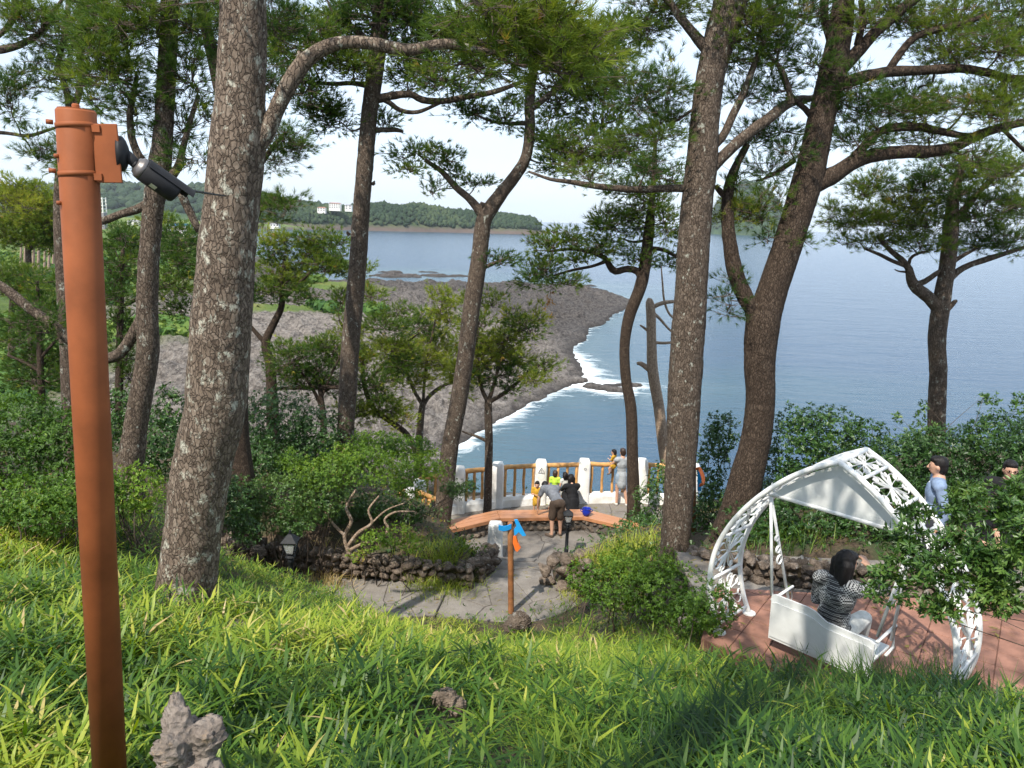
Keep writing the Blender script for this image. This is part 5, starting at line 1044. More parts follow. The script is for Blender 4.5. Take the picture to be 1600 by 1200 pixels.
pine('low spreading dark pine in front of the grey shore', 22.0,
     [(508, 740, 14), (506, 690, 12), (505, 650, 11), (500, 610, 8), (492, 580, 6)], [[(545, 605, 8), (505, 605, 8), (460, 606, 7), (432, 607, 5)], [(504, 640, 7), (490, 610, 6), (470, 580, 4)], [(503, 620, 5), (520, 580, 4), (535, 550, 3)]],
     [(455, 560, 34, 22, DK), (495, 575, 34, 22, .3), (520, 545, 26, 20, .42), (470, 600, 28, 10, DK), (440, 585, 20, 12, DK), (510, 610, 24, 14, .3), (490, 540, 26, 12)], 'bark_dark', 16, n=12, tint=.42)
pine('dark young pines growing left of the orange pole', 21.0,
     [(66, 660, 14), (64, 600, 12), (62, 540, 10), (60, 480, 7), (58, 440, 4)], [[(63, 560, 6), (90, 530, 5), (115, 515, 4)], [(62, 580, 6), (35, 565, 5), (12, 555, 3)]],
     [(50, 560, 34, 20, DK), (90, 560, 30, 18, DK), (70, 515, 28, 18, DK), (60, 475, 18, 18, .28), (30, 530, 24, 12, DK), (100, 590, 26, 14, DK), (55, 595, 30, 14, DK), (85, 480, 14, 14, .3), (100, 440, 16, 16, .45), (60, 440, 9, 12, .3)], 'bark_dark', 17, n=12, tint=DK)
pine('dark pine filling the gap between orange pole and big trunk', 20.0,
     [(186, 640, 14), (187, 560, 13), (188, 500, 11), (190, 440, 9), (192, 390, 6)], [[(188, 480, 7), (230, 460, 6), (275, 440, 4)], [(189, 450, 6), (170, 420, 5)]],
     [(190, 410, 26, 26, DK), (180, 460, 22, 24, DK), (275, 405, 26, 20, DK), (270, 445, 30, 20, DK), (285, 375, 22, 14, .3), (190, 505, 18, 14, .35), (192, 370, 10, 16, DK), (280, 480, 24, 12, DK), (195, 545, 16, 30, .3), (205, 590, 14, 20, .4)], 'bark_dark', 18, n=12, tint=DK)
pine('dark mid distance pine behind the gap beside the second trunk', 36.0,
     [(236, 470, 12), (236, 420, 10), (238, 380, 8)], [], [(225, 372, 40, 14, .4), (278, 362, 28, 14, .45), (190, 362, 26, 14, .4), (250, 345, 30, 10, .5), (210, 395, 40, 14, .35), (285, 390, 24, 12, .35)], 'bark_dark', 20, n=10, root=False)
pine('round topped green pine low at the left edge', 27.0,
     [(18, 560, 12), (18, 500, 10), (20, 450, 8)], [[(19, 480, 6), (60, 460, 4)]], [(20, 450, 40, 18, .5), (60, 462, 30, 14, .55), (5, 425, 26, 14, .45), (110, 475, 24, 14, .45), (40, 430, 24, 12, .5)], 'bark', 21, n=10, root=False)
pine('sunlit yellow green pine at the far left edge', 31.0,
     [(48, 520, 12), (46, 440, 11), (44, 390, 9), (42, 330, 6)], [[(45, 390, 6), (80, 360, 4)], [(45, 380, 6), (5, 360, 4)]],
     [(40, 325, 40, 26, YL), (78, 340, 28, 26, .5), (25, 290, 24, 14, YL), (60, 375, 40, 16, .5), (10, 365, 34, 20, .5), (95, 370, 24, 20, .42), (8, 320, 26, 24, YL), (62, 300, 20, 18, .55)], 'bark', 19, n=10, tint=.5)
# the grove with pale trunks beyond the left field
for k, (px, y0, y1, w, Y) in enumerate([(32, 372, 412, 4, 84), (38, 374, 428, 5, 76), (51, 376, 440, 6, 66), (59, 376, 448, 6, 64), (69, 374, 436, 5, 72), (76, 372, 420, 5, 82), (83, 370, 408, 4, 90), (91, 372, 415, 5, 84), (97, 374, 412, 4, 88)]):
    p = P(px, y1, Y)
    pine('pale bare trunked pine in the grove beyond the left field', Y, [(px, y1 + 4, w * 1.2), (px, y1, w), (px + 1, (y0 + y1) / 2, w * .9), (px + 2, y0, w * .8), (px + 3, y0 - 22, w * .5)], [], [(px + 2, y0 - 16, 12, 9, .3), (px - 4, y0 - 26, 10, 8, .4)], 'deadwood', 40 + k, group='pale trunked grove beyond the field', n=8, tsize=1.5, root=False, dens=.5)
# unseen pines added behind the viewpoint, crowns placed to shade the grass and swing
for k, (x, y, h, rr, ox, oy, nb) in enumerate([(-1.9, -1.2, 6.4, 2.7, 2.3, 3.1, 17), (-3.6, -5.5, 8.5, 2.2, .2, .4, 16)]):
    g = float(ground(x, y)); t = thing('pine_tree', ['pine leaning from behind the viewpoint with its crown over the slope', 'pine farther back on the slope behind the viewpoint'][k], 'tree', (x, y, g), 0, 'pine trees on the cliff top')
    tp = [[x, y, g - .3, .24], [x - .1, y + .1, g + 2, .2], [x + ox * .3, y + oy * .3, g + 4.3, .15], [x + ox * .7, y + oy * .7, g + h - .8, .10], [x + ox, y + oy, g + h, .05]]
    _, tq = bark_tube('trunk', tp, 'bark', t, 18); r = np.random.default_rng(70 + k); Vs = []; Ds = []
    for i in range(nb):
        a = r.uniform(0, 6.28); q = np.array([x + ox + math.cos(a) * rr * r.uniform(.15, 1), y + oy + math.sin(a) * rr * r.uniform(.15, 1), g + h - r.uniform(-.3, 1.6)]); u = r.normal(size=(90, 3)) * [.40, .40, .16]; Vs.append(q + u); Ds.append(u + [0, 0, .5])
        b_ = tq[int(len(tq) * r.uniform(.6, .95)), :3]; bark_tube('branch', [list(b_) + [.045], list((b_ + q) / 2 + [0, 0, .12]) + [.03], list(q) + [.012]], 'twig', t, 6)
    pos = np.concatenate(Vs); V, F, T = needles(pos, np.concatenate(Ds), np.full(len(pos), 1.15), np.full(len(pos), .36) + r.normal(0, .07, len(pos)), True, r); obj('crown', V, F, 'needle', t, tint=T)
print('needles', NT[0])

# ------------------------------------------------------------------ shrubs
NL = [0]
def leaves(pos, nrm, L, W, r, per=6, tint=.45, tj=.12, droop=.0):
    n = len(pos); pos = np.repeat(pos, per, 0); nn = np.repeat(nrm, per, 0); nn = nn / np.linalg.norm(nn, axis=1)[:, None]
    u = r.normal(size=(n * per, 3)); u -= nn * (u * nn).sum(1)[:, None]; u /= np.linalg.norm(u, axis=1)[:, None]
    d = u * r.uniform(.6, 1, (n * per, 1)) + nn * r.uniform(.15, .9, (n * per, 1)) - np.array([0, 0, droop]); d /= np.linalg.norm(d, axis=1)[:, None]; s = np.cross(d, nn); s /= np.linalg.norm(s, axis=1)[:, None] + 1e-9; up = np.cross(s, d)
    l = L * r.uniform(.7, 1.2, (n * per, 1)); w = W * r.uniform(.75, 1.15, (n * per, 1)); b = pos + r.normal(0, L * .15, (n * per, 3))
    V = np.stack([b, b + d * l * .5 + s * w * .5 + up * w * .16, b + d * l + up * l * -.08, b + d * l * .5 - s * w * .5 + up * w * .16], 1); NL[0] += n * per
    k = np.arange(n * per)[:, None] * 4; F = np.concatenate([k + [0, 1, 2], k + [0, 2, 3]])
    T = np.clip(np.repeat(np.repeat(tint if np.ndim(tint) else np.full(n, tint), per) + r.normal(0, tj, n * per), 4), 0, 1)
    return V.reshape(-1, 3), F, T
def shrub(name, label, cat, blobs, L=.05, W=.022, mat='leaf_lime', tint=.45, dens=2.2, seed=0, stems=12, group=None, per=6, stem_r=.012, base=None, shell=.55, depth=.8, spotty=.35):
    r = np.random.default_rng(2000 + seed); PT = []; NR = []; TT = []; C = []
    for bl in blobs:
        px, py, rx_, ry_, Y = bl[:5]; ti = bl[5] if len(bl) > 5 else tint; c = P(px, py, Y); k = Y / FPX; R = np.array([rx_ * k, rx_ * k * depth, ry_ * k * 1.02]); C.append((c, R))
        N = int(dens * 4 * (R[0] * R[2] + R[0] * R[1] + R[1] * R[2]) * math.pi / 3 / (per * .5 * L * W * 1.6)); N = min(int(N * .85), 9000); u = r.normal(size=(N, 3)); u /= np.linalg.norm(u, axis=1)[:, None]
        lump = 1 + .24 * fbm(u * 2.4 + seed * 3.1, 3, seed); q = c + u * R * (r.uniform(shell, 1, (N, 1))) * lump[:, None]; keep = vnoise(q * (1.1 / max(.25, R[0])) * 2.2, seed) > -1 + spotty
        g = ground(q[:, 0], q[:, 1]); keep &= q[:, 2] > g + .02; q, u = q[keep], u[keep]; PT.append(q); NR.append(u + [0, 0, .55] + r.normal(0, .3, q.shape)); TT.append(np.clip(ti + .22 * vnoise(q * 2.6, 3) + .10 * u[keep[:len(u)]][:, 2] if False else ti + .2 * vnoise(q * 2.6, 3), 0, 1))
    V, F, T = leaves(np.concatenate(PT), np.concatenate(NR), L, W, r, per, np.concatenate(TT)); c0, R0 = C[0]
    b = np.array([c0[0], c0[1], float(ground(c0[0], c0[1]))]) if base is None else base; t = thing(name, label, cat, b, 0, group); obj('foliage', V, F, mat, t, tint=T)
    if stems:
        mb = MB()
        for i in range(stems):
            c, R = C[i % len(C)]; u = r.normal(size=3); u /= np.linalg.norm(u); e = c + u * R * .85; s = b + r.normal(0, .12, 3) * [1, 1, 0] - [0, 0, .1] if base is not None else np.array([c[0], c[1], 0]) + r.normal(0, .15, 3) * [1, 1, 0]
            if base is None: s[2] = float(ground(s[0], s[1])) - .05
            m = s * .5 + e * .5 + r.normal(0, .10, 3); q = spline([list(s) + [stem_r], list(s * .7 + m * .3 + r.normal(0, .05, 3)) + [stem_r * .85], list(m) + [stem_r * .7], list(e) + [stem_r * .25]], .12); mb.tube(q[:, :3], np.maximum(q[:, 3], .002), 5)
        mb.build('stems', 'twig', t, True)
    return t
shrub('azalea_shrub', 'low sunlit azalea hedge at the left edge behind the grass', 'shrub', [(30, 785, 75, 48, 7.4), (130, 765, 70, 50, 7.6), (215, 765, 50, 46, 7.9, .6), (75, 800, 60, 36, 7.2)], .04, .018, 'leaf_lime', .42, 1.5, 1, 36, stem_r=.010)
shrub('evergreen_shrub', 'dark rounded shrub behind the left azalea hedge', 'shrub', [(35, 660, 85, 50, 9.5), (110, 690, 70, 50, 9.2), (20, 720, 70, 45, 9)], .05, .022, 'leaf_lime', .22, 1.6, 2, 24)
shrub('evergreen_shrub', 'dark green shrub filling between the two left pine trunks', 'shrub', [(245, 690, 60, 60, 11.5), (190, 650, 45, 50, 12), (270, 640, 30, 40, 12)], .06, .03, 'leaf_dark', .4, 1.6, 3, 12)
shrub('evergreen_shrub', 'large dark evergreen bush right of the big trunk', 'shrub', [(430, 660, 75, 58, 16.5), (500, 680, 60, 45, 16.8), (405, 720, 50, 40, 15.5), (470, 720, 60, 34, 16)], .07, .032, 'leaf_dark', .35, 1.5, 4, 16)
shrub('evergreen_shrub', 'olive green bush with dry twigs behind the stone wall', 'shrub', [(440, 780, 60, 44, 13.9), (500, 775, 50, 40, 14.2), (390, 780, 40, 40, 13.6), (455, 815, 50, 20, 13.7)], .05, .02, 'leaf_dark', .62, 1.3, 5, 36, stem_r=.010)
shrub('azalea_tree', 'sunlit lime green azalea with crooked pale stems above the wall', 'shrub', [(520, 735, 70, 32, 14.4, .55), (600, 735, 70, 34, 14.5, .6), (665, 730, 44, 30, 14.8, .6), (560, 710, 60, 26, 15, .55), (640, 765, 36, 16, 14.6, .5), (480, 745, 44, 28, 14.6, .45), (455, 720, 30, 22, 14.6, .5)], .05, .022, 'leaf_lime', .55, 1.3, 6, 0, shell=.3, spotty=.6)
shrub('evergreen_shrub', 'small dark pine like sprig hanging in front of the railing', 'shrub', [(712, 765, 30, 16, 15.4), (735, 758, 14, 10, 15.4)], .05, .014, 'leaf_dark', .5, 1.5, 7, 6, shell=.2, base=P(672, 800, 15.2), stem_r=.010)
shrub('evergreen_shrub', 'bright green shrubs below the tall central pine', 'shrub', [(590, 692, 50, 18, 19, .5), (640, 700, 50, 18, 19.5, .45), (540, 690, 40, 18, 19)], .07, .03, 'leaf_lime', .42, 1.5, 8, 8)
shrub('evergreen_shrub', 'small leaved bush in the slope grass left of the swing', 'shrub', [(960, 915, 60, 50, 9.6, .5), (1040, 925, 70, 55, 9.3, .42), (1000, 880, 70, 30, 9.9, .55), (910, 900, 30, 30, 9.8, .52), (1090, 935, 40, 50, 9.2, .35), (1112, 950, 44, 50, 7.6, .42), (1080, 960, 40, 40, 8.0, .42)], .042, .019, 'leaf_lime', .4, 1.5, 9, 30, stem_r=.010)
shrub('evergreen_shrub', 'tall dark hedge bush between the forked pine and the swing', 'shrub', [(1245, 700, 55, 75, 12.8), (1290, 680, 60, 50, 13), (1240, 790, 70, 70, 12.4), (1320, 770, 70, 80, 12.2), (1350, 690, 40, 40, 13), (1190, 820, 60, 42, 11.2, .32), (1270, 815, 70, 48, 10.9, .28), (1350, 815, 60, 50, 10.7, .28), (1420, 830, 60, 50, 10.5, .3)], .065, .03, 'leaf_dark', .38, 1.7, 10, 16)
shrub('evergreen_shrub', 'dark bush at the foot of the forked leaning pine', 'shrub', [(1115, 720, 28, 80, 13.6), (1108, 800, 26, 60, 13.2), (1130, 680, 26, 40, 13.8)], .065, .03, 'leaf_dark', .4, 1.6, 11, 8)
shrub('evergreen_shrub', 'wide dark hedge below the spreading right pine', 'shrub', [(1410, 720, 60, 50, 11.8, .35), (1480, 715, 70, 55, 11.8, .3), (1560, 690, 60, 60, 11.6, .4), (1600, 720, 60, 70, 11, .3), (1400, 790, 60, 60, 11.2, .3), (1520, 800, 90, 70, 11, .25), (1445, 690, 40, 30, 12.4, .55), (1690, 710, 80, 70, 11.2, .35), (1760, 790, 80, 80, 10.8, .3)], .06, .024, 'leaf_dark', .3, 1.6, 12, 16)
shrub('evergreen_shrub', 'sparse leafy sprigs reaching above the right hedge', 'shrub', [(1545, 625, 16, 14, 13), (1440, 645, 12, 22, 13.4, .6), (1400, 655, 8, 12, 13.2, .7), (1590, 630, 16, 20, 12)], .07, .03, 'leaf_dark', .55, 1.0, 13, 8, shell=.1, base=P(1480, 720, 12.6), stem_r=.008)
shrub('evergreen_shrub', 'leafy shrub at the foot of the curving bench pine', 'shrub', [(1010, 790, 26, 44, 16.8, .5), (1030, 745, 20, 30, 17, .5), (1000, 820, 34, 24, 16.4, .45)], .065, .028, 'leaf_dark', .5, 1.4, 14, 8)
shrub('evergreen_shrub', 'glossy leaved branches leaning in front of the swing right side', 'shrub', [(1420, 850, 50, 46, 4.7), (1390, 905, 46, 46, 4.6), (1465, 900, 55, 40, 4.5), (1540, 870, 60, 50, 4.5, .55), (1560, 930, 55, 50, 4.4), (1470, 950, 50, 20, 4.5), (1500, 800, 40, 22, 4.8, .6), (1570, 800, 50, 54, 4.6), (1520, 770, 40, 24, 4.9), (1595, 770, 30, 30, 4.7), (1490, 850, 50, 40, 4.7), (1560, 890, 60, 50, 4.5), (1430, 800, 34, 14, 4.9, .6), (1600, 850, 40, 70, 4.3)], .052, .018, 'leaf_dark', .66, 2.6, 15, 9, shell=.05, base=np.array([4.9, 4.4, 4.85]), per=7, stem_r=.0065, depth=.55, spotty=.55)
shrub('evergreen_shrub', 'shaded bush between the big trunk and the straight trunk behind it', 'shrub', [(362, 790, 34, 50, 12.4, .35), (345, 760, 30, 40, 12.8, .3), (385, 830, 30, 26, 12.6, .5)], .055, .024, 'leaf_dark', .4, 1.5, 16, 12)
shrub('bed_plant', 'bright leafy plants in the bed below the azalea stems', 'plant', [(585, 845, 26, 18, 14.0, .7), (620, 838, 30, 22, 14.2, .65), (648, 850, 22, 14, 14.1, .75), (560, 868, 18, 10, 13.9, .8)], .06, .026, 'leaf_lime', .6, 1.1, 17, 8)
shrub('evergreen_shrub', 'low dark shrubs on the mound behind the azalea stems', 'shrub', [(590, 792, 44, 24, 15.6), (640, 800, 32, 20, 15.8), (540, 788, 44, 28, 15.3, .35), (500, 800, 36, 24, 14.8, .4)], .06, .026, 'leaf_dark', .42, 1.5, 19, 10)
shrub('bed_plant', 'low green plants beside the stub post at the wall end', 'plant', [(745, 858, 16, 10, 15.2, .5), (720, 850, 18, 12, 15, .55)], .06, .022, 'leaf_lime', .5, 1.0, 18, 5)
print('leaves', NL[0])
pk = [o for o in bpy.data.objects if o.get('label', '').startswith('glossy leaved')][0]
bark_tube('main_stem', [[5.05, 4.35, float(ground(5.05, 4.35)) - .2, .038], [5.0, 4.37, 4.3, .032], [4.9, 4.4, 4.87, .024], [4.4, 4.5, 5.25, .015], [3.7, 4.55, 5.5, .008]], 'twig', pk, 8)
bark_tube('main_stem', [[4.93, 4.4, 4.7, .024], [4.3, 4.45, 4.85, .016], [3.5, 4.5, 5.0, .008]], 'twig', pk, 8)
# crooked pale stems of the azalea tree
az = [o for o in bpy.data.objects if o.name.startswith('azalea_tree')][0]
for L in ([(545, 864, 15), (538, 838, 12), (549, 814, 11), (541, 792, 9), (556, 765, 6)], [(544, 852, 11), (560, 832, 10), (581, 817, 9), (576, 797, 7), (592, 775, 5)], [(545, 860, 11), (566, 850, 10), (592, 842, 10), (607, 827, 9), (601, 812, 8), (618, 800, 6), (648, 799, 4)],
          [(540, 838, 10), (521, 819, 9), (508, 801, 7), (488, 787, 5), (462, 781, 3)], [(512, 804, 6), (518, 783, 5), (508, 765, 3)], [(581, 817, 6), (604, 797, 5), (632, 786, 3)]):
    bark_tube('stem', px3([(a, b, w * .55) for a, b, w in L], 14.25), 'deadwood', az, 8, .06, .1, 3)

# ------------------------------------------------------------------ grass, sedge and ground cover
def blades(b, az, L, w, lean, droop, tint, wide, tips=None):
    """curved blades: base points, heading, length, width, lean, droop; nearer ones get one more joint"""
    n = len(b); Vs = []; Fs = []; Ts = []; c = 0
    for m, s, wl in ((b[:, 1] < 4.6, np.array([0, .36, .70, 1.0]), ([.25, 1.0, .62], [.8, .9, .55])), (b[:, 1] >= 4.6, np.array([0, .45, 1.0]), ([.35, 1.0], [.8, .9]))):
        if not m.any(): continue
        a, l_, le, dr, k = az[m], L[m], lean[m], droop[m], int(m.sum()); q = len(s) - 1; h = np.stack([np.cos(a), np.sin(a), 0 * a], 1)
        out = le[:, None] * s + dr[:, None] * s ** 2 * .6; upw = s * np.sqrt(np.maximum(.02, 1 - le[:, None] ** 2 * .9)) - dr[:, None] * .62 * s ** 2.2
        sp = b[m][:, None] + h[:, None] * (out * l_[:, None])[:, :, None] + np.array([0, 0, 1.0]) * (upw * l_[:, None])[:, :, None]
        sd = np.stack([-np.sin(a), np.cos(a), 0 * a], 1); wd = np.where(wide[m][:, None], [wl[0]], [wl[1]]) * w[m][:, None] / 2; P_ = []
        for i in range(q): P_ += [sp[:, i] - sd * wd[:, i:i + 1], sp[:, i] + sd * wd[:, i:i + 1]]
        V = np.stack(P_ + [sp[:, q]], 1); nv = 2 * q + 1; kk = np.arange(k)[:, None] * nv + c; tri = []
        for i in range(q - 1): tri += [[2 * i, 2 * i + 1, 2 * i + 3], [2 * i, 2 * i + 3, 2 * i + 2]]
        tri.append([2 * q - 2, 2 * q - 1, 2 * q]); Fs += [kk + f for f in tri]; Vs.append(V.reshape(-1, 3)); Ts.append(np.clip(tint[m][:, None] + np.linspace(-.07, .06, nv), 0, 1).ravel()); c += k * nv
    return np.concatenate(Vs), np.concatenate(Fs), np.concatenate(Ts)
GY = np.array([(-16, 9.4), (-8, 8.4), (-6, 8.2), (-4.5, 9.2), (-3.5, 11.0), (-2.4, 12.2), (-1.2, 12.75), (1.2, 12.75), (1.5, 10.6), (2.2, 8.7), (2.6, 7.0), (3.1, 6.25), (3.9, 5.65), (6.3, 5.5), (9, 5.2)])
def grass_field():
    r = np.random.default_rng(77); n = 27000; y = 1.0 + 12 * r.uniform(0, 1, n) ** 1.25; x = r.uniform(-.86, .86, n) * (y + .6)
    ok = (y < np.interp(x, GY[:, 0], GY[:, 1]) + .1 * r.normal(size=n)) & np.isnan(path_z(x, y)); ok &= np.hypot(x + 2.78, y - 5.95) > .45 + .15 * r.normal(size=n)
    bare = fbm(xyz(x * .9, y * .9), 3, 91); ok &= (bare > -.30) | (r.uniform(size=n) < .25); x, y = x[ok], y[ok]; n = len(x); z = ground(x, y)
    bam = fbm(xyz(x * .55, y * .55), 3, 92) + np.where(x < -.4, .25, .0) + np.clip((4 - y) * .08, -.2, .2) > -.06
    tf = .36 + .42 * fbm(xyz(x * .8, y * .8), 3, 93) + .16 * np.exp(-((x + 1.1) / 1.4) ** 2 - ((y - 9.5) / 3) ** 2) + np.where(x < -.8, .10, 0) - np.clip((x - .5) * .05, 0, .2) - .06 * np.clip(3.5 - y, 0, 1)
    B = []; A_ = []; L = []; W = []; LE = []; DR = []; T = []; WI = []
    def put(m, per, hmin, hmax, Lr, Wr, ler, drr, tj, wide, jit):
        i = np.repeat(np.where(m)[0], per); k = len(i); b = np.stack([x[i], y[i], z[i]], 1) + r.normal(0, jit, (k, 3)) * [1, 1, 0]; b[:, 2] += r.uniform(hmin, hmax, k)
        B.append(b); A_.append(r.uniform(0, 6.283, k)); L.append(r.uniform(*Lr, k) * np.clip(.95 + .7 * fbm(xyz(x * 1.5, y * 1.5), 2, 95)[i], .5, 1.5) * np.interp(y[i], [5, 9], [1, .62])); W.append(r.uniform(*Wr, k)); LE.append(r.uniform(*ler, k)); DR.append(r.uniform(*drr, k)); T.append(tf[i] + r.normal(0, tj, k) + np.where(r.uniform(size=k) < .05, .38, 0)); WI.append(np.full(k, wide))
    def culms(m, per, leaves_):
        i = np.repeat(np.where(m)[0], per); k = len(i); sc = np.interp(y[i], [5, 9], [1, .66]); c = np.stack([x[i], y[i], z[i]], 1) + r.normal(0, .075, (k, 3)) * [1, 1, 0]; top = c + np.stack([r.normal(0, .04, k), r.normal(0, .04, k), r.uniform(.03, .26, k) * sc * np.clip(1 + .8 * fbm(c * 1.5, 2, 95), .4, 1.6)], 1)
        ln = r.uniform(.10, .21, k) * sc; ct = tf[i] + r.normal(0, .12, k); a0 = r.uniform(0, 6.283, k)
        for q in range(leaves_):
            B.append(top + r.normal(0, .012, (k, 3))); A_.append(a0 + q * 6.283 / leaves_ + r.normal(0, .35, k)); L.append(ln * r.uniform(.75, 1.25, k)); W.append(ln * r.uniform(.085, .135, k)); LE.append(r.uniform(.55, .98, k)); DR.append(r.uniform(-.05, .55, k)); T.append(ct + r.normal(0, .10, k) + np.where(r.uniform(size=k) < .06, .4, 0)); WI.append(np.full(k, True))
    culms(bam, 2, 5); put(bam, 2, 0, .02, (.14, .28), (.004, .007), (.2, .85), (.0, .5), .14, False, .05)
    put(~bam, 9, -.02, .02, (.18, .42), (.006, .011), (.35, .95), (.25, 1.0), .14, False, .06); culms(~bam & (r.uniform(size=n) < .5), 1, 5)
    V, F, T_ = blades(*(np.concatenate(q) for q in (B, A_, L, W, LE, DR)), np.concatenate(T), np.concatenate(WI)); print('grass tris', len(F))
    tag(obj('grass', V, F, 'grass', tint=T_, kind='stuff'), 'bright green dwarf bamboo and sedge covering the near slope', 'grass')
grass_field()
def sedge(label, px, py, Y, w, n, tint, L=(.3, .5), seed=0, group='sedge clumps'):
    r = np.random.default_rng(3000 + seed); c = P(px, py, Y); k = w * Y / FPX / 2; b = c + np.stack([r.normal(0, k * .5, n), r.normal(0, k * .5, n), 0 * np.zeros(n)], 1); b[:, 2] = ground(b[:, 0], b[:, 1])
    V, F, T = blades(b, r.uniform(0, 6.28, n), r.uniform(*L, n), r.uniform(.008, .013, n), r.uniform(.1, .6, n), r.uniform(.2, .8, n), tint + r.normal(0, .1, n), np.zeros(n, bool)); o = obj('sedge_clump', V, F, 'grass', tint=T)
    return tag(o, label, 'grass clump', group)
sedge('bright green sedge clump on the bed above the wall corner', 690, 862, 14.4, 120, 1100, .6, (.35, .6), 1)
sedge('straw coloured dry sedge clump behind the left lantern', 505, 845, 14.1, 90, 420, .98, (.3, .55), 2)
sedge('dark green sedge clump right of the big leaning trunk', 365, 815, 13.2, 80, 520, .42, (.4, .65), 3)
sedge('lime green grass mound in front of the thick straight pine', 960, 868, 13.8, 160, 1300, .66, (.2, .4), 4)
sedge('yellow green broad leaved tuft beside the right rocks', 905, 858, 14.2, 60, 320, .78, (.2, .35), 5)
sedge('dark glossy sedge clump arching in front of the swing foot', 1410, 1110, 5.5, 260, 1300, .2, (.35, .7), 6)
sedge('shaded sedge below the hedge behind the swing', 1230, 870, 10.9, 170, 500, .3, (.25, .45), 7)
def cover(name, label, n, region, L, W, mat, tint, seed, hmax=.25):
    r = np.random.default_rng(seed); x = r.uniform(region[0], region[1], n); y = r.uniform(region[2], region[3], n); ok = np.isnan(path_z(x, y)) & (y > np.interp(x, GY[:, 0], GY[:, 1]) + .1); dens_ = fbm(xyz(x * .6, y * .6), 3, seed) > -.4; x, y = x[ok & dens_], y[ok & dens_]
    z = ground(x, y) + r.uniform(0, hmax, len(x)); V, F, T = leaves(np.stack([x, y, z], 1), np.stack([0 * x, 0 * x, 0 * x + 1], 1) + r.normal(0, .4, (len(x), 3)), L, W, r, 5, tint, .15)
    return tag(obj(name, V, F, mat, tint=T, kind='stuff'), label, 'ground cover')
cover('undergrowth', 'low leafy undergrowth on the beds and cliff edge', 20000, (-18, 13, 8, 27), .07, .03, 'leaf_dark', .5, 401, .35)
cover('leaf_litter', 'dry brown leaves lying on the beds', 3000, (-9, 7, 9, 19), .06, .02, 'leaf_lime', .98, 402, .03)
def fallen_needles():
    r = np.random.default_rng(403); n = 9000; x = r.uniform(-6, 9, n); y = r.uniform(5.7, 21, n); p = path_z(x, y); ok = ~np.isnan(p) & (fbm(xyz(x * 1.1, y * 1.1), 3, 404) > -.05); x, y, p = x[ok], y[ok], p[ok]; n = len(x); a = r.uniform(0, 6.28, n); l = r.uniform(.03, .075, n); w = np.where(r.uniform(size=n) < .12, .022, .004)
    d = np.stack([np.cos(a), np.sin(a), 0 * a], 1); s = np.stack([-np.sin(a), np.cos(a), 0 * a], 1); b = np.stack([x, y, p + .012], 1); V = np.stack([b - d * l[:, None], b + s * w[:, None] + [0, 0, .006], b + d * l[:, None] + np.stack([0 * x, 0 * x, r.uniform(0, .012, n)], 1), b - s * w[:, None]], 1).reshape(-1, 3); k = np.arange(n)[:, None] * 4
    tag(obj('fallen_needles', V, np.concatenate([k + [0, 1, 2], k + [0, 2, 3]]), 'leaf_lime', tint=np.repeat(r.uniform(.88, 1, n), 4), kind='stuff'), 'brown fallen pine needles and leaves on the paving', 'leaf litter')
fallen_needles()
# scrub on the coastal plain and hillside
def coastal_scrub():
    r = np.random.default_rng(55); n = 42000; y = 26 + 420 * r.uniform(0, 1, n) ** 1.7; x = -y * r.uniform(.12, .95, n); sh_, d_, vg, _ = shelf(x, y); h = hill(x, np.minimum(y, 75)) - .25; on = (y < 75) & (h > sh_)
    dn = fbm(xyz(x * .045, y * .045), 3, 56); keep = (on | ((vg > .6) & (dn > .02) & (y < 330))); keep &= r.uniform(size=n) < .75; x, y = x[keep], y[keep]; z = np.where(on, h, sh_)[keep]; n = len(x); s = np.clip(.28 + y * .0065, .3, 2.6) * r.uniform(.6, 1.5, n)
    base = IC1[0][None] * (1 + .35 * r.uniform(-1, 1, (n, 12, 1))); Vb = base * np.stack([s, s, s * r.uniform(.6, 1.0, n)], 1)[:, None] + np.stack([x, y, z + s * .2], 1)[:, None]
    # leaf sized faces over every clump
    per = 14; u = r.normal(size=(n, per, 3)); u /= np.linalg.norm(u, axis=2)[:, :, None]; q = (np.stack([x, y, z + s * .25], 1)[:, None] + u * (s[:, None] * r.uniform(.75, 1.15, (n, per)))[:, :, None] * [1, 1, .8]).reshape(-1, 3); un = u.reshape(-1, 3); ss = np.repeat(s, per) * .58
    a = r.normal(size=q.shape); a -= un * (a * un).sum(1)[:, None]; a /= np.linalg.norm(a, axis=1)[:, None]; bq = np.cross(un, a); V = np.stack([q + a * ss[:, None], q - a * ss[:, None] * .6 + bq * ss[:, None] * .7, q - a * ss[:, None] * .5 - bq * ss[:, None] * .7], 1).reshape(-1, 3)
    tb = np.clip(.42 + .4 * fbm(xyz(x * .03, y * .03), 3, 57) + r.normal(0, .14, n), 0, 1); T = np.repeat(np.repeat(tb, per) + r.normal(0, .1, n * per), 3); F = np.arange(len(V)).reshape(-1, 3)
    FB = (IC1[1][None] + (np.arange(n) * 12)[:, None, None]).reshape(-1, 3) + len(V); print('scrub', n)
    tag(obj('coastal_scrub', V, F, 'scrub', tint=np.clip(T, 0, 1), kind='stuff'), 'green scrub over the coastal plain and hillside at left', 'scrub')
coastal_scrub()

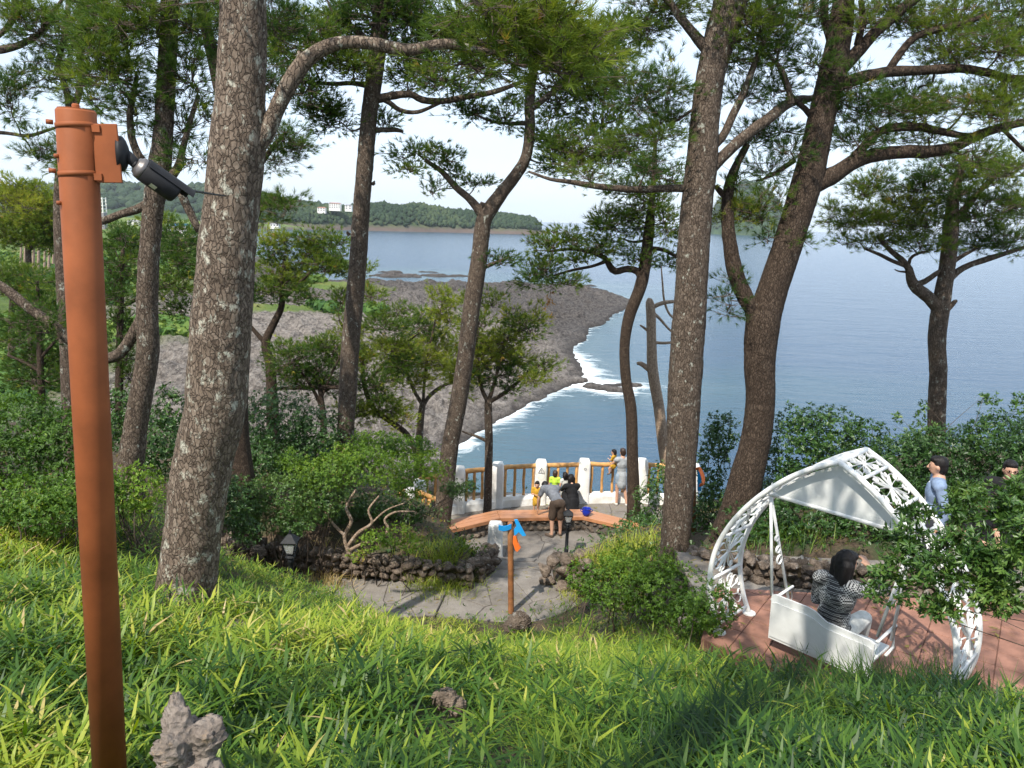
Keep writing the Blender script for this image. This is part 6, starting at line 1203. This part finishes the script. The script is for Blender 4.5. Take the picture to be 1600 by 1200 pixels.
# ------------------------------------------------------------------ rocks in the grass
def rock(label, blobs, seed, mat='lava_pale', sub=5, amp=.12, group=None):
    """blobs: (px, py, rx px, ry px, Y) merged into one stone with a pitted, layered skin"""
    import bmesh
    mb_V = []; mb_F = []; n = 0; V0, F0 = ico(3)
    for (px, py, rx_, ry_, Y, tl) in blobs:
        c = P(px, py, Y); k = Y / FPX; V = V0 * [rx_ * k, rx_ * k * .8, ry_ * k] @ ry(tl).T + c; mb_V.append(V); mb_F += [tuple(f + n) for f in F0.tolist()] if False else [tuple(int(i) + n for i in f) for f in F0]; n += len(V)
    V = np.concatenate(mb_V); ext = (V.max(0) - V.min(0)).max(); V, F = remesh(V, mb_F, ext / 44, 3); me = bpy.data.meshes.new('t'); c = V.mean(0)
    d = V - c; d /= np.linalg.norm(d, axis=1)[:, None]; s = 1 / ext
    wob = fbm(V * 3 * s + seed, 3, seed); lay = np.abs(fbm((V * [6, 6, 24] * s) + wob[:, None] * 1.2, 4, seed + 2, .6)); pit = np.clip(fbm(V * 16 * s, 3, seed + 5), 0, 1)
    V = V + d * (ext * amp * (.5 * wob + .9 * lay - .35 - .5 * pit))[:, None]; b = V[np.argmin(V[:, 2])]; t = obj('rock', V, F, mat, smooth=True); tag(t, label, 'rock', group); return t
def remesh(V, F, voxel, smooth=2):
    me = bpy.data.meshes.new('tmp'); me.from_pydata([tuple(v) for v in V], [], F); o = bpy.data.objects.new('tmp', me); COL.objects.link(o)
    m = o.modifiers.new('r', 'REMESH'); m.mode = 'VOXEL'; m.voxel_size = voxel; m.use_smooth_shade = True
    if smooth: s = o.modifiers.new('s', 'SMOOTH'); s.factor = .5; s.iterations = smooth
    dg = bpy.context.evaluated_depsgraph_get(); e = bpy.data.meshes.new_from_object(o.evaluated_get(dg)); bpy.data.objects.remove(o); bpy.data.meshes.remove(me)
    V2 = np.empty(len(e.vertices) * 3, np.float32); e.vertices.foreach_get('co', V2); F2 = [tuple(p.vertices) for p in e.polygons]; bpy.data.meshes.remove(e); return V2.reshape(-1, 3).astype(float), F2
rock('pitted pale lava rock standing up in the near grass', [(290, 1190, 56, 95, 2.75, 0), (268, 1120, 24, 62, 2.75, .12), (276, 1140, 34, 62, 2.72, .1), (322, 1150, 36, 44, 2.74, .35), (262, 1190, 36, 70, 2.65, 0), (310, 1230, 60, 70, 2.7, 0)], 1, amp=.13)
rock('weathered grey stone sunk in the grass below the signpost', [(695, 1092, 24, 22, 4.2, .3), (715, 1105, 16, 22, 4.15, 0)], 2, 'lava', amp=.12)
rock('flat grey stone in the grass right of the big trunk', [(352, 985, 40, 14, 5.6, -.2), (325, 1005, 40, 14, 5.5, -.2)], 3, 'lava_pale', amp=.06)
rock('dark mossy boulder at the foot of the brown signpost', [(812, 972, 22, 20, 11.9, .2), (800, 980, 16, 14, 11.8, 0)], 4, 'lava', amp=.12)
rock('pale rock under the small leaved bush', [(1075, 972, 18, 16, 8.6, .4), (1090, 978, 14, 12, 8.5, 0)], 5, 'lava_pale', amp=.14)
rock('rough stone at the wall end by the left lantern', [(376, 850, 24, 16, 13.2, 0), (402, 862, 16, 12, 13.2, 0)], 6, 'lava', amp=.14)

# ------------------------------------------------------------------ people
def cloth(name, c, c2=None, sc=18):
    return simple(name, c, .85, var=.12, scale=sc, bmp=.2, bdist=.01, spec=.2)
MAT['skin'] = simple('skin', (0.50, 0.29, 0.20), .5, var=.05, scale=12); MAT['hair'] = simple('black_hair', (0.011, 0.009, 0.009), .55, var=.2, scale=60, bmp=.4, bdist=.006, spec=.25); MAT['hair_b'] = simple('dark_brown_hair', (0.035, 0.02, 0.014), .45, var=.2, scale=60)
MAT['grey_tee'] = cloth('grey_cotton', (.17, .18, .205)); MAT['brown_short'] = cloth('brown_cotton', (.085, .060, .045)); MAT['mustard'] = cloth('mustard_cotton', (.52, .30, .035)); MAT['black_cloth'] = cloth('black_fabric', (.014, .014, .016)); MAT['lime'] = cloth('lime_fabric', (.50, .75, .08)); MAT['offwhite'] = cloth('pale_fabric', (.62, .62, .58))
MAT['pale_grey'] = cloth('pale_grey_fabric', (.34, .36, .38)); MAT['denim'] = cloth('light_denim', (.25, .31, .38)); MAT['blue_shirt'] = cloth('light_blue_shirt', (.20, .27, .40)); MAT['dark_trouser'] = cloth('dark_trousers', (.03, .032, .04)); MAT['white_shoe'] = cloth('white_shoe', (.6, .58, .54)); MAT['sandal'] = cloth('brown_sandal', (.12, .09, .07)); MAT['eye'] = simple('eye', (.01, .01, .01), .2); MAT['lip'] = simple('lip', (.38, .14, .12), .5); MAT['white_tee'] = cloth('white_tee', (.7, .69, .67))
def pattern():
    m, n, l, b = new_mat('black_white_print'); tc = n.new('ShaderNodeTexCoord'); v = tc.outputs['Object']
    w = n.new('ShaderNodeTexWave'); w.wave_type = 'BANDS'; w.bands_direction = 'Z'; w.inputs['Scale'].default_value = 7; w.inputs['Distortion'].default_value = 1.2; w.inputs['Detail'].default_value = 3; w.inputs['Detail Scale'].default_value = 4; l.new(v, w.inputs['Vector'])
    c = n.new('ShaderNodeTexChecker'); c.inputs['Scale'].default_value = 62; l.new(v, c.inputs['Vector']); c.inputs[1].default_value = (.45, .45, .44, 1); c.inputs[2].default_value = (.02, .02, .022, 1)
    r = ramp(n, [(.50, (0.02, 0.02, 0.022)), (.62, (.02, .02, .022)), (.70, (.5, .5, .49)), (.80, (.5, .5, .49)), (.84, (.02, .02, .02))]); l.new(w.outputs['Fac'], r.inputs[0]); f = ramp(n, [(.47, (0, 0, 0)), (.53, (1, 1, 1))]); l.new(noise(n, l, v, 4.5, 2).outputs['Fac'], f.inputs[0])
    l.new(mixc(n, l, f.outputs[0], r.outputs[0], c.outputs[0]), b.inputs['Base Color']); b.inputs['Roughness'].default_value = .8; return m
MAT['print'] = pattern()
CAPV, CAPF = ico(2)
def blob(shapes, voxel, smooth=3):
    Vs = []; Fs = []; n = 0
    for s in shapes:
        if s[0] == 'c':
            a, b = np.asarray(s[1], float), np.asarray(s[2], float); r0, r1 = s[3], s[4]; d = b - a; L = np.linalg.norm(d) + 1e-9; d /= L; k = 7
            q = [a + d * (-r0 * math.cos(t)) for t in np.linspace(0.25, math.pi / 2, 3)] + [a + d * L * t for t in np.linspace(.2, .8, 3)] + [b + d * r1 * math.sin(t) for t in np.linspace(0, 1.35, 3)]
            R = [r0 * math.sin(t) for t in np.linspace(0.25, math.pi / 2, 3)] + [r0 + (r1 - r0) * t for t in np.linspace(.2, .8, 3)] + [r1 * math.cos(t) for t in np.linspace(0, 1.35, 3)]
            V, F = tube(q, R, 12)
        else:
            c, rad = np.asarray(s[1], float), np.asarray(s[2], float); Rm = s[3] if len(s) > 3 and s[3] is not None else np.eye(3); V = (CAPV * rad) @ np.asarray(Rm).T + c; F = [tuple(f) for f in CAPF]
        Vs.append(V); Fs += [tuple(int(i) + n for i in f) for f in F]; n += len(V)
    return remesh(np.concatenate(Vs), Fs, voxel, smooth)
def frame(up, fwd):
    z = np.asarray(up, float); z = z / np.linalg.norm(z); y = np.asarray(fwd, float); y = y - z * (y @ z); y /= np.linalg.norm(y); x = np.cross(y, z); return np.stack([x, y, z], 1)
STAND = dict(head=(0, .012, .935), neck=(0, -.005, .845), chest=(0, 0, .735), waist=(0, .005, .63), pelvis=(0, 0, .535), shL=(-.112, -.005, .812), shR=(.112, -.005, .812), elL=(-.145, -.015, .635), elR=(.145, -.015, .635), wrL=(-.145, .035, .49), wrR=(.145, .035, .49),
             hipL=(-.052, 0, .52), hipR=(.052, 0, .52), knL=(-.058, .012, .285), knR=(.058, .012, .285), anL=(-.06, -.01, .04), anR=(.06, -.01, .04), toeL=(-.07, .10, .012), toeR=(.07, .10, .012))
def human(label, loc, face, h, pose=None, top=('grey_tee', .5), bottom=('brown_short', .8, 'shorts'), shoe='sandal', hair='hair', hairlen=0.0, headfwd=None, hs=1.0, extra=None, vox=.019, slim=1.0, fem=False, skirt=None, sink=0.0, long_sleeve=False):
    J = dict(STAND); J.update(pose or {}); J = {k: np.array(v, float) * h for k, v in J.items()}
    t = thing('person', label, 'person', loc, math.radians(face)); w = slim
    hf = np.array(headfwd if headfwd is not None else (0, 1, 0), float); hup = (J['head'] - J['neck']); Hf = frame(hup / np.linalg.norm(hup) * .55 + np.array([0, 0, .6]), hf); r = lambda k: k * h
    hc = J['head']; hr = np.array([.047, .058, .068]) * h * hs
    def hp(x, y, z): return hc + Hf @ (np.array([x, y, z]) * h * hs)
    spine = frame(J['chest'] - J['pelvis'], np.cross(J['shR'] - J['shL'], J['chest'] - J['pelvis']) * -1 if False else np.cross(J['chest'] - J['pelvis'], J['shR'] - J['shL']))
    B = [('e', hc, hr, Hf), ('e', hp(0, .018, -.036), np.array([.034, .036, .034]) * h * hs, Hf), ('c', hp(0, .054, .004), hp(0, .066, -.014), r(.008) * hs, r(.011) * hs), ('e', hp(-.048, .0, -.006), np.array([.007, .012, .018]) * h * hs, Hf), ('e', hp(.048, 0, -.006), np.array([.007, .012, .018]) * h * hs, Hf),
         ('c', J['neck'] - [0, 0, r(.02)], hc - Hf[:, 2] * r(.045) * hs, r(.031), r(.029)), ('e', J['chest'], np.array([.092, .060, .095]) * h * w, spine), ('e', J['waist'], np.array([.076, .052, .08]) * h * w, spine), ('e', J['pelvis'], np.array([.088, .062, .065]) * h * w, spine), ('c', J['shL'], J['shR'], r(.036), r(.036)), ('c', J['neck'], J['chest'], r(.045), r(.055))]
    for s in 'LR':
        B += [('c', J['sh' + s], J['el' + s], r(.031) * w, r(.024) * w), ('c', J['el' + s], J['wr' + s], r(.024) * w, r(.016)), ('c', J['hip' + s], J['kn' + s], r(.052) * w, r(.035) * w), ('c', J['kn' + s], J['an' + s], r(.035) * w, r(.021)), ('c', J['an' + s], J['toe' + s], r(.022), r(.016))]
        a, b = J['el' + s], J['wr' + s]; d = (b - a) / np.linalg.norm(b - a); sd = np.cross(d, [0, 0, 1.0]) if abs(d[2]) < .95 else np.array([0, 1.0, 0]) if s == 'L' else np.array([0, 1.0, 0]); sd /= np.linalg.norm(sd); nn = np.cross(sd, d)
        B.append(('e', b + d * r(.028), (r(.024), r(.011), r(.030)), frame(d, nn)))
        for k, (o, L) in enumerate(((-.018, .038), (-.006, .044), (.006, .041), (.017, .032))):
            p0 = b + d * r(.045) + sd * r(o); p1 = p0 + d * r(L * .55) + nn * r(.004); p2 = p1 + d * r(L * .4) + nn * r(-.014); f = max(r(.0062), vox * .62); B += [('c', p0, p1, f, f), ('c', p1, p2, f, f * .85)]
        p0 = b + d * r(.018) - sd * r(.020); B += [('c', p0, p0 + d * r(.026) - sd * r(.018), max(r(.0075), vox * .65), max(r(.006), vox * .55))]
    V, F = blob(B, vox, 2); body_ = obj('body', V, F, 'skin', t, True, local=True)
    for s in (-1, 1): V, F = tube([hp(s * .019, .0505, .006), hp(s * .019, .0565, .006)], r(.0062) * hs, 8); obj('eye', V, F, 'eye', body_, local=True)
    V, F = tube([hp(-.014, .0505, -.032), hp(0, .054, -.033), hp(.014, .0505, -.032)], [r(.003), r(.0045), r(.003)], 6); obj('mouth', V, F, 'lip', body_, local=True)
    Hs = [('e', hp(0, -.012, .014), np.array([.0535, .058, .066]) * h * hs, Hf), ('e', hp(0, .010, .046), np.array([.045, .046, .028]) * h * hs, Hf), ('e', hp(0, -.026, -.012), np.array([.049, .042, .055]) * h * hs, Hf)]
    if hairlen > 0:
        down = np.array([0, 0, -1.0]); back = -Hf[:, 1]
        for x in (-.03, 0, .03): Hs.append(('c', hp(x, -.03, 0), hp(x * 1.1, -.042, -.03) + down * hairlen * h + back * r(.004), r(.034) * hs, r(.022) * hs))
        for x in (-.043, .043): Hs.append(('c', hp(x, -.008, .0), hp(x * 1.05, -.014, -.02) + down * hairlen * h * .75, r(.017) * hs, r(.013) * hs))
    V, F = blob(Hs, vox * .85, 2); V = V + .004 * h * fbm(V * [60, 60, 14] / h, 2, 3)[:, None] * (V - hc) / np.linalg.norm(V - hc, axis=1)[:, None]; obj('hair', V, F, hair, t, True, local=True)
    g = 1.13
    if top:
        f = top[1]; T = [('e', J['chest'], np.array([.094, .064, .098]) * h * w * g, spine), ('e', J['waist'], np.array([.080, .056, .085]) * h * w * g, spine), ('e', J['pelvis'] + (J['waist'] - J['pelvis']) * .25, np.array([.090, .064, .05]) * h * w * g, spine), ('c', J['shL'] * .97 + J['shR'] * .03, J['shR'] * .97 + J['shL'] * .03, r(.050) * w, r(.050) * w), ('c', J['neck'] - (J['neck'] - J['chest']) * .16, J['chest'], r(.05), r(.072))]
        if len(top) > 2: T.append(('c', J['pelvis'], J['pelvis'] + [0, 0, -h * top[2]], r(.088) * w, r(.10) * w))
        for s in 'LR':
            a, b, c = J['sh' + s], J['el' + s], J['wr' + s]
            if f <= 1: T.append(('c', a + (b - a) * .02, a + (b - a) * f, r(.0385) * w, r(.036) * w))
            else: T += [('c', a + (b - a) * .02, b, r(.0385) * w, r(.032) * w), ('c', b, b + (c - b) * (f - 1), r(.030) * w, r(.026) * w)]
        V, F = blob(T, vox, 3); V = V + .010 * h * (fbm(V * [13, 13, 7] / h, 3, 8)[:, None]) * np.array([1, 1, .4]); obj('top', V, F, top[0], t, True, local=True)
    if bottom:
        f = bottom[1]; T = [('e', J['pelvis'], np.array([.092, .068, .068]) * h * w * 1.1, spine)]
        for s in 'LR':
            a, b, c = J['hip' + s], J['kn' + s], J['an' + s]
            if f <= 1: T.append(('c', a, a + (b - a) * f, r(.062) * w, r(.055) * w))
            else: T += [('c', a, b, r(.060) * w, r(.047) * w), ('c', b, b + (c - b) * (f - 1), r(.046) * w, r(.034) * w)]
        V, F = blob(T, vox, 3); V = V + .005 * h * fbm(V * 12 / h, 3, 4)[:, None]; obj(bottom[2], V, F, bottom[0], t, True, local=True)
    if skirt: V, F = blob([('c', J['pelvis'] + [0, 0, r(.04)], J['pelvis'] + [0, 0, -r(skirt[1])], r(.085), r(.115))] + [('c', J['hip' + s], J['kn' + s] * .8 + J['hip' + s] * .2, r(.07), r(.066)) for s in 'LR'], vox, 3); obj('skirt', V, F, skirt[0], t, True, local=True)
    if shoe:
        for s in 'LR': V, F = blob([('c', J['an' + s] + [0, 0, -r(.012)], J['toe' + s] + [0, 0, r(.002)], r(.028), r(.023)), ('c', J['an' + s] + [0, 0, -r(.02)], J['toe' + s], r(.026), r(.024))], vox * .8, 2); obj('shoe', V, F, shoe, t, True, local=True)
    return t, J, hp

# man bending over the bench
mloc = Z(868, 839, 0.0)
human('man in grey tee and brown shorts bending over the bench', mloc, 12, 1.74, dict(pelvis=(0, -.02, .52), waist=(-.02, .06, .585), chest=(-.045, .16, .635), neck=(-.075, .245, .66), head=(-.10, .315, .655), shL=(-.165, .20, .665), shR=(.055, .215, .655), elL=(-.215, .235, .49), elR=(.06, .30, .50), wrL=(-.215, .27, .335), wrR=(.0, .34, .36), hipL=(-.055, -.02, .51), hipR=(.055, -.02, .51), knL=(-.062, .015, .28), knR=(.062, .02, .28), anL=(-.06, -.01, .04), anR=(.075, .03, .04), toeL=(-.12, .08, .012), toeR=(.06, .13, .012)), ('grey_tee', .55), ('brown_short', .92, 'shorts'), 'sandal', headfwd=(0, .6, -.8), slim=1.05)
# child behind the bench
cl = Z(838, 812, 0.0) ; cl = np.array([P(838, 790, 19.3)[0], 19.3, 0])
human('child in mustard tee behind the bench looking down at its hands', cl, 172, .96, dict(elL=(-.135, .02, .66), elR=(.135, .02, .66), wrL=(-.04, .12, .68), wrR=(.04, .12, .68)), ('mustard', .75, .12), ('mustard', .7, 'shorts'), 'sandal', hs=1.38, headfwd=(0, .8, -.5), vox=.016)
# squatting woman with long black hair
SQ = dict(pelvis=(0, -.06, .17), waist=(0, -.03, .26), chest=(0, .02, .36), neck=(0, .05, .465), head=(0, .085, .545), shL=(-.108, .03, .43), shR=(.108, .03, .43), elL=(-.13, .16, .33), elR=(.13, .16, .33), wrL=(-.06, .26, .34), wrR=(.06, .26, .34), hipL=(-.055, -.05, .17), hipR=(.055, -.05, .17), knL=(-.09, .15, .27), knR=(.09, .15, .27), anL=(-.075, .02, .04), anR=(.075, .02, .04), toeL=(-.09, .13, .012), toeR=(.09, .13, .012))
ql = np.array([P(893, 780, 19.75)[0], 19.75, 0])
human('woman in black with long hair squatting by the white post', ql, 12, 1.66, SQ, ('black_cloth', 1.8), ('black_cloth', 1.7, 'trousers'), 'white_shoe', hairlen=.20, skirt=('black_cloth', .08))
kl = np.array([P(866, 770, 20.05)[0], 20.05, 0])
human('child in lime green tee beside the railing facing the sea', kl, -5, 1.02, None, ('lime', .6, .1), ('denim', .8, 'shorts'), 'white_shoe', 'hair_b', hs=1.38, vox=.017)
kl = np.array([P(881, 770, 19.95)[0] + .02, 20.0, 0])
human('small child in pale dress with tied black hair facing the sea', kl, 20, 1.0, None, ('offwhite', .4, .16), ('offwhite', .5, 'shorts'), 'white_shoe', hs=1.38, hairlen=.04, vox=.016)
wl_ = Z(968, 789, 0)
_, J, _ = human('woman in pale grey sleeveless top holding a toddler at the railing', wl_, 14, 1.64, dict(elL=(-.17, .07, .70), wrL=(-.10, .16, .70), elR=(.13, .03, .66), wrR=(.03, .14, .66), knR=(.07, .0, .285), anR=(.10, -.07, .04), toeR=(.13, .03, .012)), ('pale_grey', .25, .16), ('denim', .45, 'shorts'), 'white_shoe', 'hair_b', slim=.95)
tl = wl_ + np.array([-.235, .06, .70])
human('toddler in mustard top carried on the arm of the woman at railing', tl, 60, .86, dict(knL=(-.09, .10, .40), knR=(.09, .10, .40), anL=(-.09, .08, .24), anR=(.10, .10, .22), toeL=(-.10, .15, .20), toeR=(.11, .17, .18), elL=(-.13, .05, .68), wrL=(-.06, .14, .70), elR=(.15, .05, .68), wrR=(.16, .14, .72)), ('mustard', .8, .06), ('mustard', .35, 'shorts'), 'sandal', hs=1.45, vox=.015)
# woman on the swing
SIT = dict(pelvis=(0, 0, .06), waist=(0, -.012, .155), chest=(0, -.01, .26), neck=(0, .01, .37), head=(.012, .03, .455), shL=(-.108, -.01, .335), shR=(.108, 0, .335), elL=(-.135, .05, .17), elR=(.205, .12, .345), wrL=(-.06, .17, .10), wrR=(.105, .14, .43), hipL=(-.055, .02, .05), hipR=(.055, .02, .05), knL=(-.07, .26, .055), knR=(.07, .26, .055), anL=(-.07, .27, -.19), anR=(.06, .30, -.19), toeL=(-.08, .37, -.215), toeR=(.06, .40, -.215))
swl = S(.06, -.08, seat + .02); face = math.degrees(math.atan2(sv[1], sv[0])) - 90
human('woman with black bob and patterned blouse sitting on the swing', swl, face, 1.70, SIT, ('print', 1.45), ('offwhite', 1.6, 'trousers'), 'white_shoe', hairlen=.12, headfwd=(.35, .9, -.05), hs=1.1, vox=.010, slim=1.04)
# three visitors on the upper path
ml = np.array([P(1464, 760, 9.25)[0], 9.25, 3.25])
mt, _, _ = human('man in open light blue shirt over white tee on the path', ml, 66, 1.74, dict(elL=(-.145, -.07, .64), wrL=(-.13, -.02, .49), elR=(.15, -.06, .64), wrR=(.13, -.01, .5)), ('blue_shirt', 1.75, .10), ('dark_trouser', 1.8, 'trousers'), 'white_shoe', headfwd=(.1, 1, -.1), vox=.013)
V, F = blob([('e', (0, .055, .79 * 1.74), (.055, .05, .07)), ('e', (0, .088, .70 * 1.74), (.04, .03, .14))], .011, 2); obj('undershirt', V, F, 'white_tee', mt, True, local=True)
bl = np.array([P(1532, 810, 8.7)[0], 8.7, 3.25])
bt, J, hp = human('woman in black tee and sunglasses behind the leafy branches', bl, 195, 1.5, dict(elL=(-.15, .03, .66), elR=(.15, .03, .66), wrL=(-.05, .15, .62), wrR=(.05, .15, .62)), ('black_cloth', .6, .06), ('black_cloth', 1.7, 'trousers'), 'white_shoe', hairlen=.03, headfwd=(.3, .9, -.1), vox=.013)
mb = MB()
for s in (-1, 1): mb.tube([hp(s * .021, .058, .004), hp(s * .021, .064, .004)], .030, 12)
mb.tube([hp(-.02, .063, .008), hp(.02, .063, .008)], .004, 6)
for s in (-1, 1): mb.tube([hp(s * .036, .058, .008), hp(s * .052, .005, .006)], .004, 6)
mb.build('sunglasses', 'eye', bt, local=True)
gl = np.array([P(1572, 770, 9.4)[0], 9.4, 3.25])
bt, J, hp = human('man in black with glasses at the right edge of the path', gl, 150, 1.68, dict(elL=(-.15, .0, .64), wrL=(-.12, .10, .52), elR=(.15, .0, .64), wrR=(.11, .12, .53)), ('black_cloth', .7, .06), ('dark_trouser', 1.8, 'trousers'), 'white_shoe', headfwd=(-.2, .9, -.35), vox=.013)
mb = MB()
for s in (-1, 1):
    mb.tube([hp(s * .021 + .015 * math.cos(a), .062, .005 + .012 * math.sin(a)) for a in np.linspace(0, 6.3, 13)], .0022, 5); mb.tube([hp(s * .036, .06, .008), hp(s * .052, .005, .006)], .0025, 5)
mb.tube([hp(-.006, .064, .007), hp(.006, .064, .007)], .0022, 5); mb.build('glasses', 'eye', bt, local=True)

# blue pot on the bench, and a dead sprig caught in the branches
bp = Z(916, 806, .39); pot = thing('pot', 'shiny deep blue pot with handles on the bench', 'pot', bp); mb = MB(); prof = [(.0, .055), (.012, .066), (.05, .095), (.10, .112), (.15, .108), (.185, .098), (.20, .108), (.205, .112)]
V, F = tube([(0, 0, z) for z, _ in prof], [r_ for _, r_ in prof], 20, False); F += [tuple(range(20))[::-1]]; V2, F2 = tube([(0, 0, z) for z in (.205, .19, .10, .03)], [.103, .092, .10, .06], 20, False); mb.add(V, F); mb.add(V2, [f[::-1] for f in F2] + [tuple(60 + j for j in range(20))]); mb.add([(math.cos(a) * r_, math.sin(a) * r_, .205) for r_ in (.112, .103) for a in np.arange(20) * math.pi / 10], [(j, (j + 1) % 20, 20 + (j + 1) % 20, 20 + j) for j in range(20)]); mb.build('pot_body', 'blue_plastic', pot, True, True)
for s in (-1, 1): mb = MB(); mb.tube([(s * .10, 0, .17), (s * .15, 0, .165), (s * .155, 0, .13), (s * .11, 0, .11)], .014, 8); mb.build('handle', 'blue_plastic', pot, True, True)
r = np.random.default_rng(8); c = P(859, 468, 18.6); pos = c + r.normal(0, 1, (14, 3)) * [.05, .05, .13]; V, F, T = needles(pos, r.normal(size=(14, 3)) * [1, 1, .3] - [0, 0, 1.2], np.full(14, 1.1), np.full(14, 1.0), True, r); dead = thing('dead_sprig', 'rust brown dead pine sprig dangling over the shore', 'dead sprig', c)
obj('dead_needles', V, F, 'needle', dead, tint=T * 0 + 1); mb = MB(); mb.tube([P(862, 430, 18.6), P(861, 450, 18.6), c, c - [0, 0, .12]], .006, 4); mb.build('sprig_stem', 'twig', dead)

# ------------------------------------------------------------------ the air between here and the far shore
hm = bpy.data.materials.new('sea_haze'); hm.use_nodes = True; hn = hm.node_tree.nodes; hn.clear(); ho = hn.new('ShaderNodeOutputMaterial'); hv = hn.new('ShaderNodeVolumePrincipled')
hv.inputs['Color'].default_value = (0.86, 0.92, 1.0, 1); hv.inputs['Density'].default_value = 0.00005; hv.inputs['Anisotropy'].default_value = 0.2
hm.node_tree.links.new(hv.outputs[0], ho.inputs['Volume'])
mb = MB(); mb.box((0, 5000, (SEA - 12 + 330) / 2), (64000, 30000, 330 - SEA + 12)); hz_o = mb.build('haze', hm, kind='stuff'); tag(hz_o, 'thin bluish sea haze over the bay', 'haze')
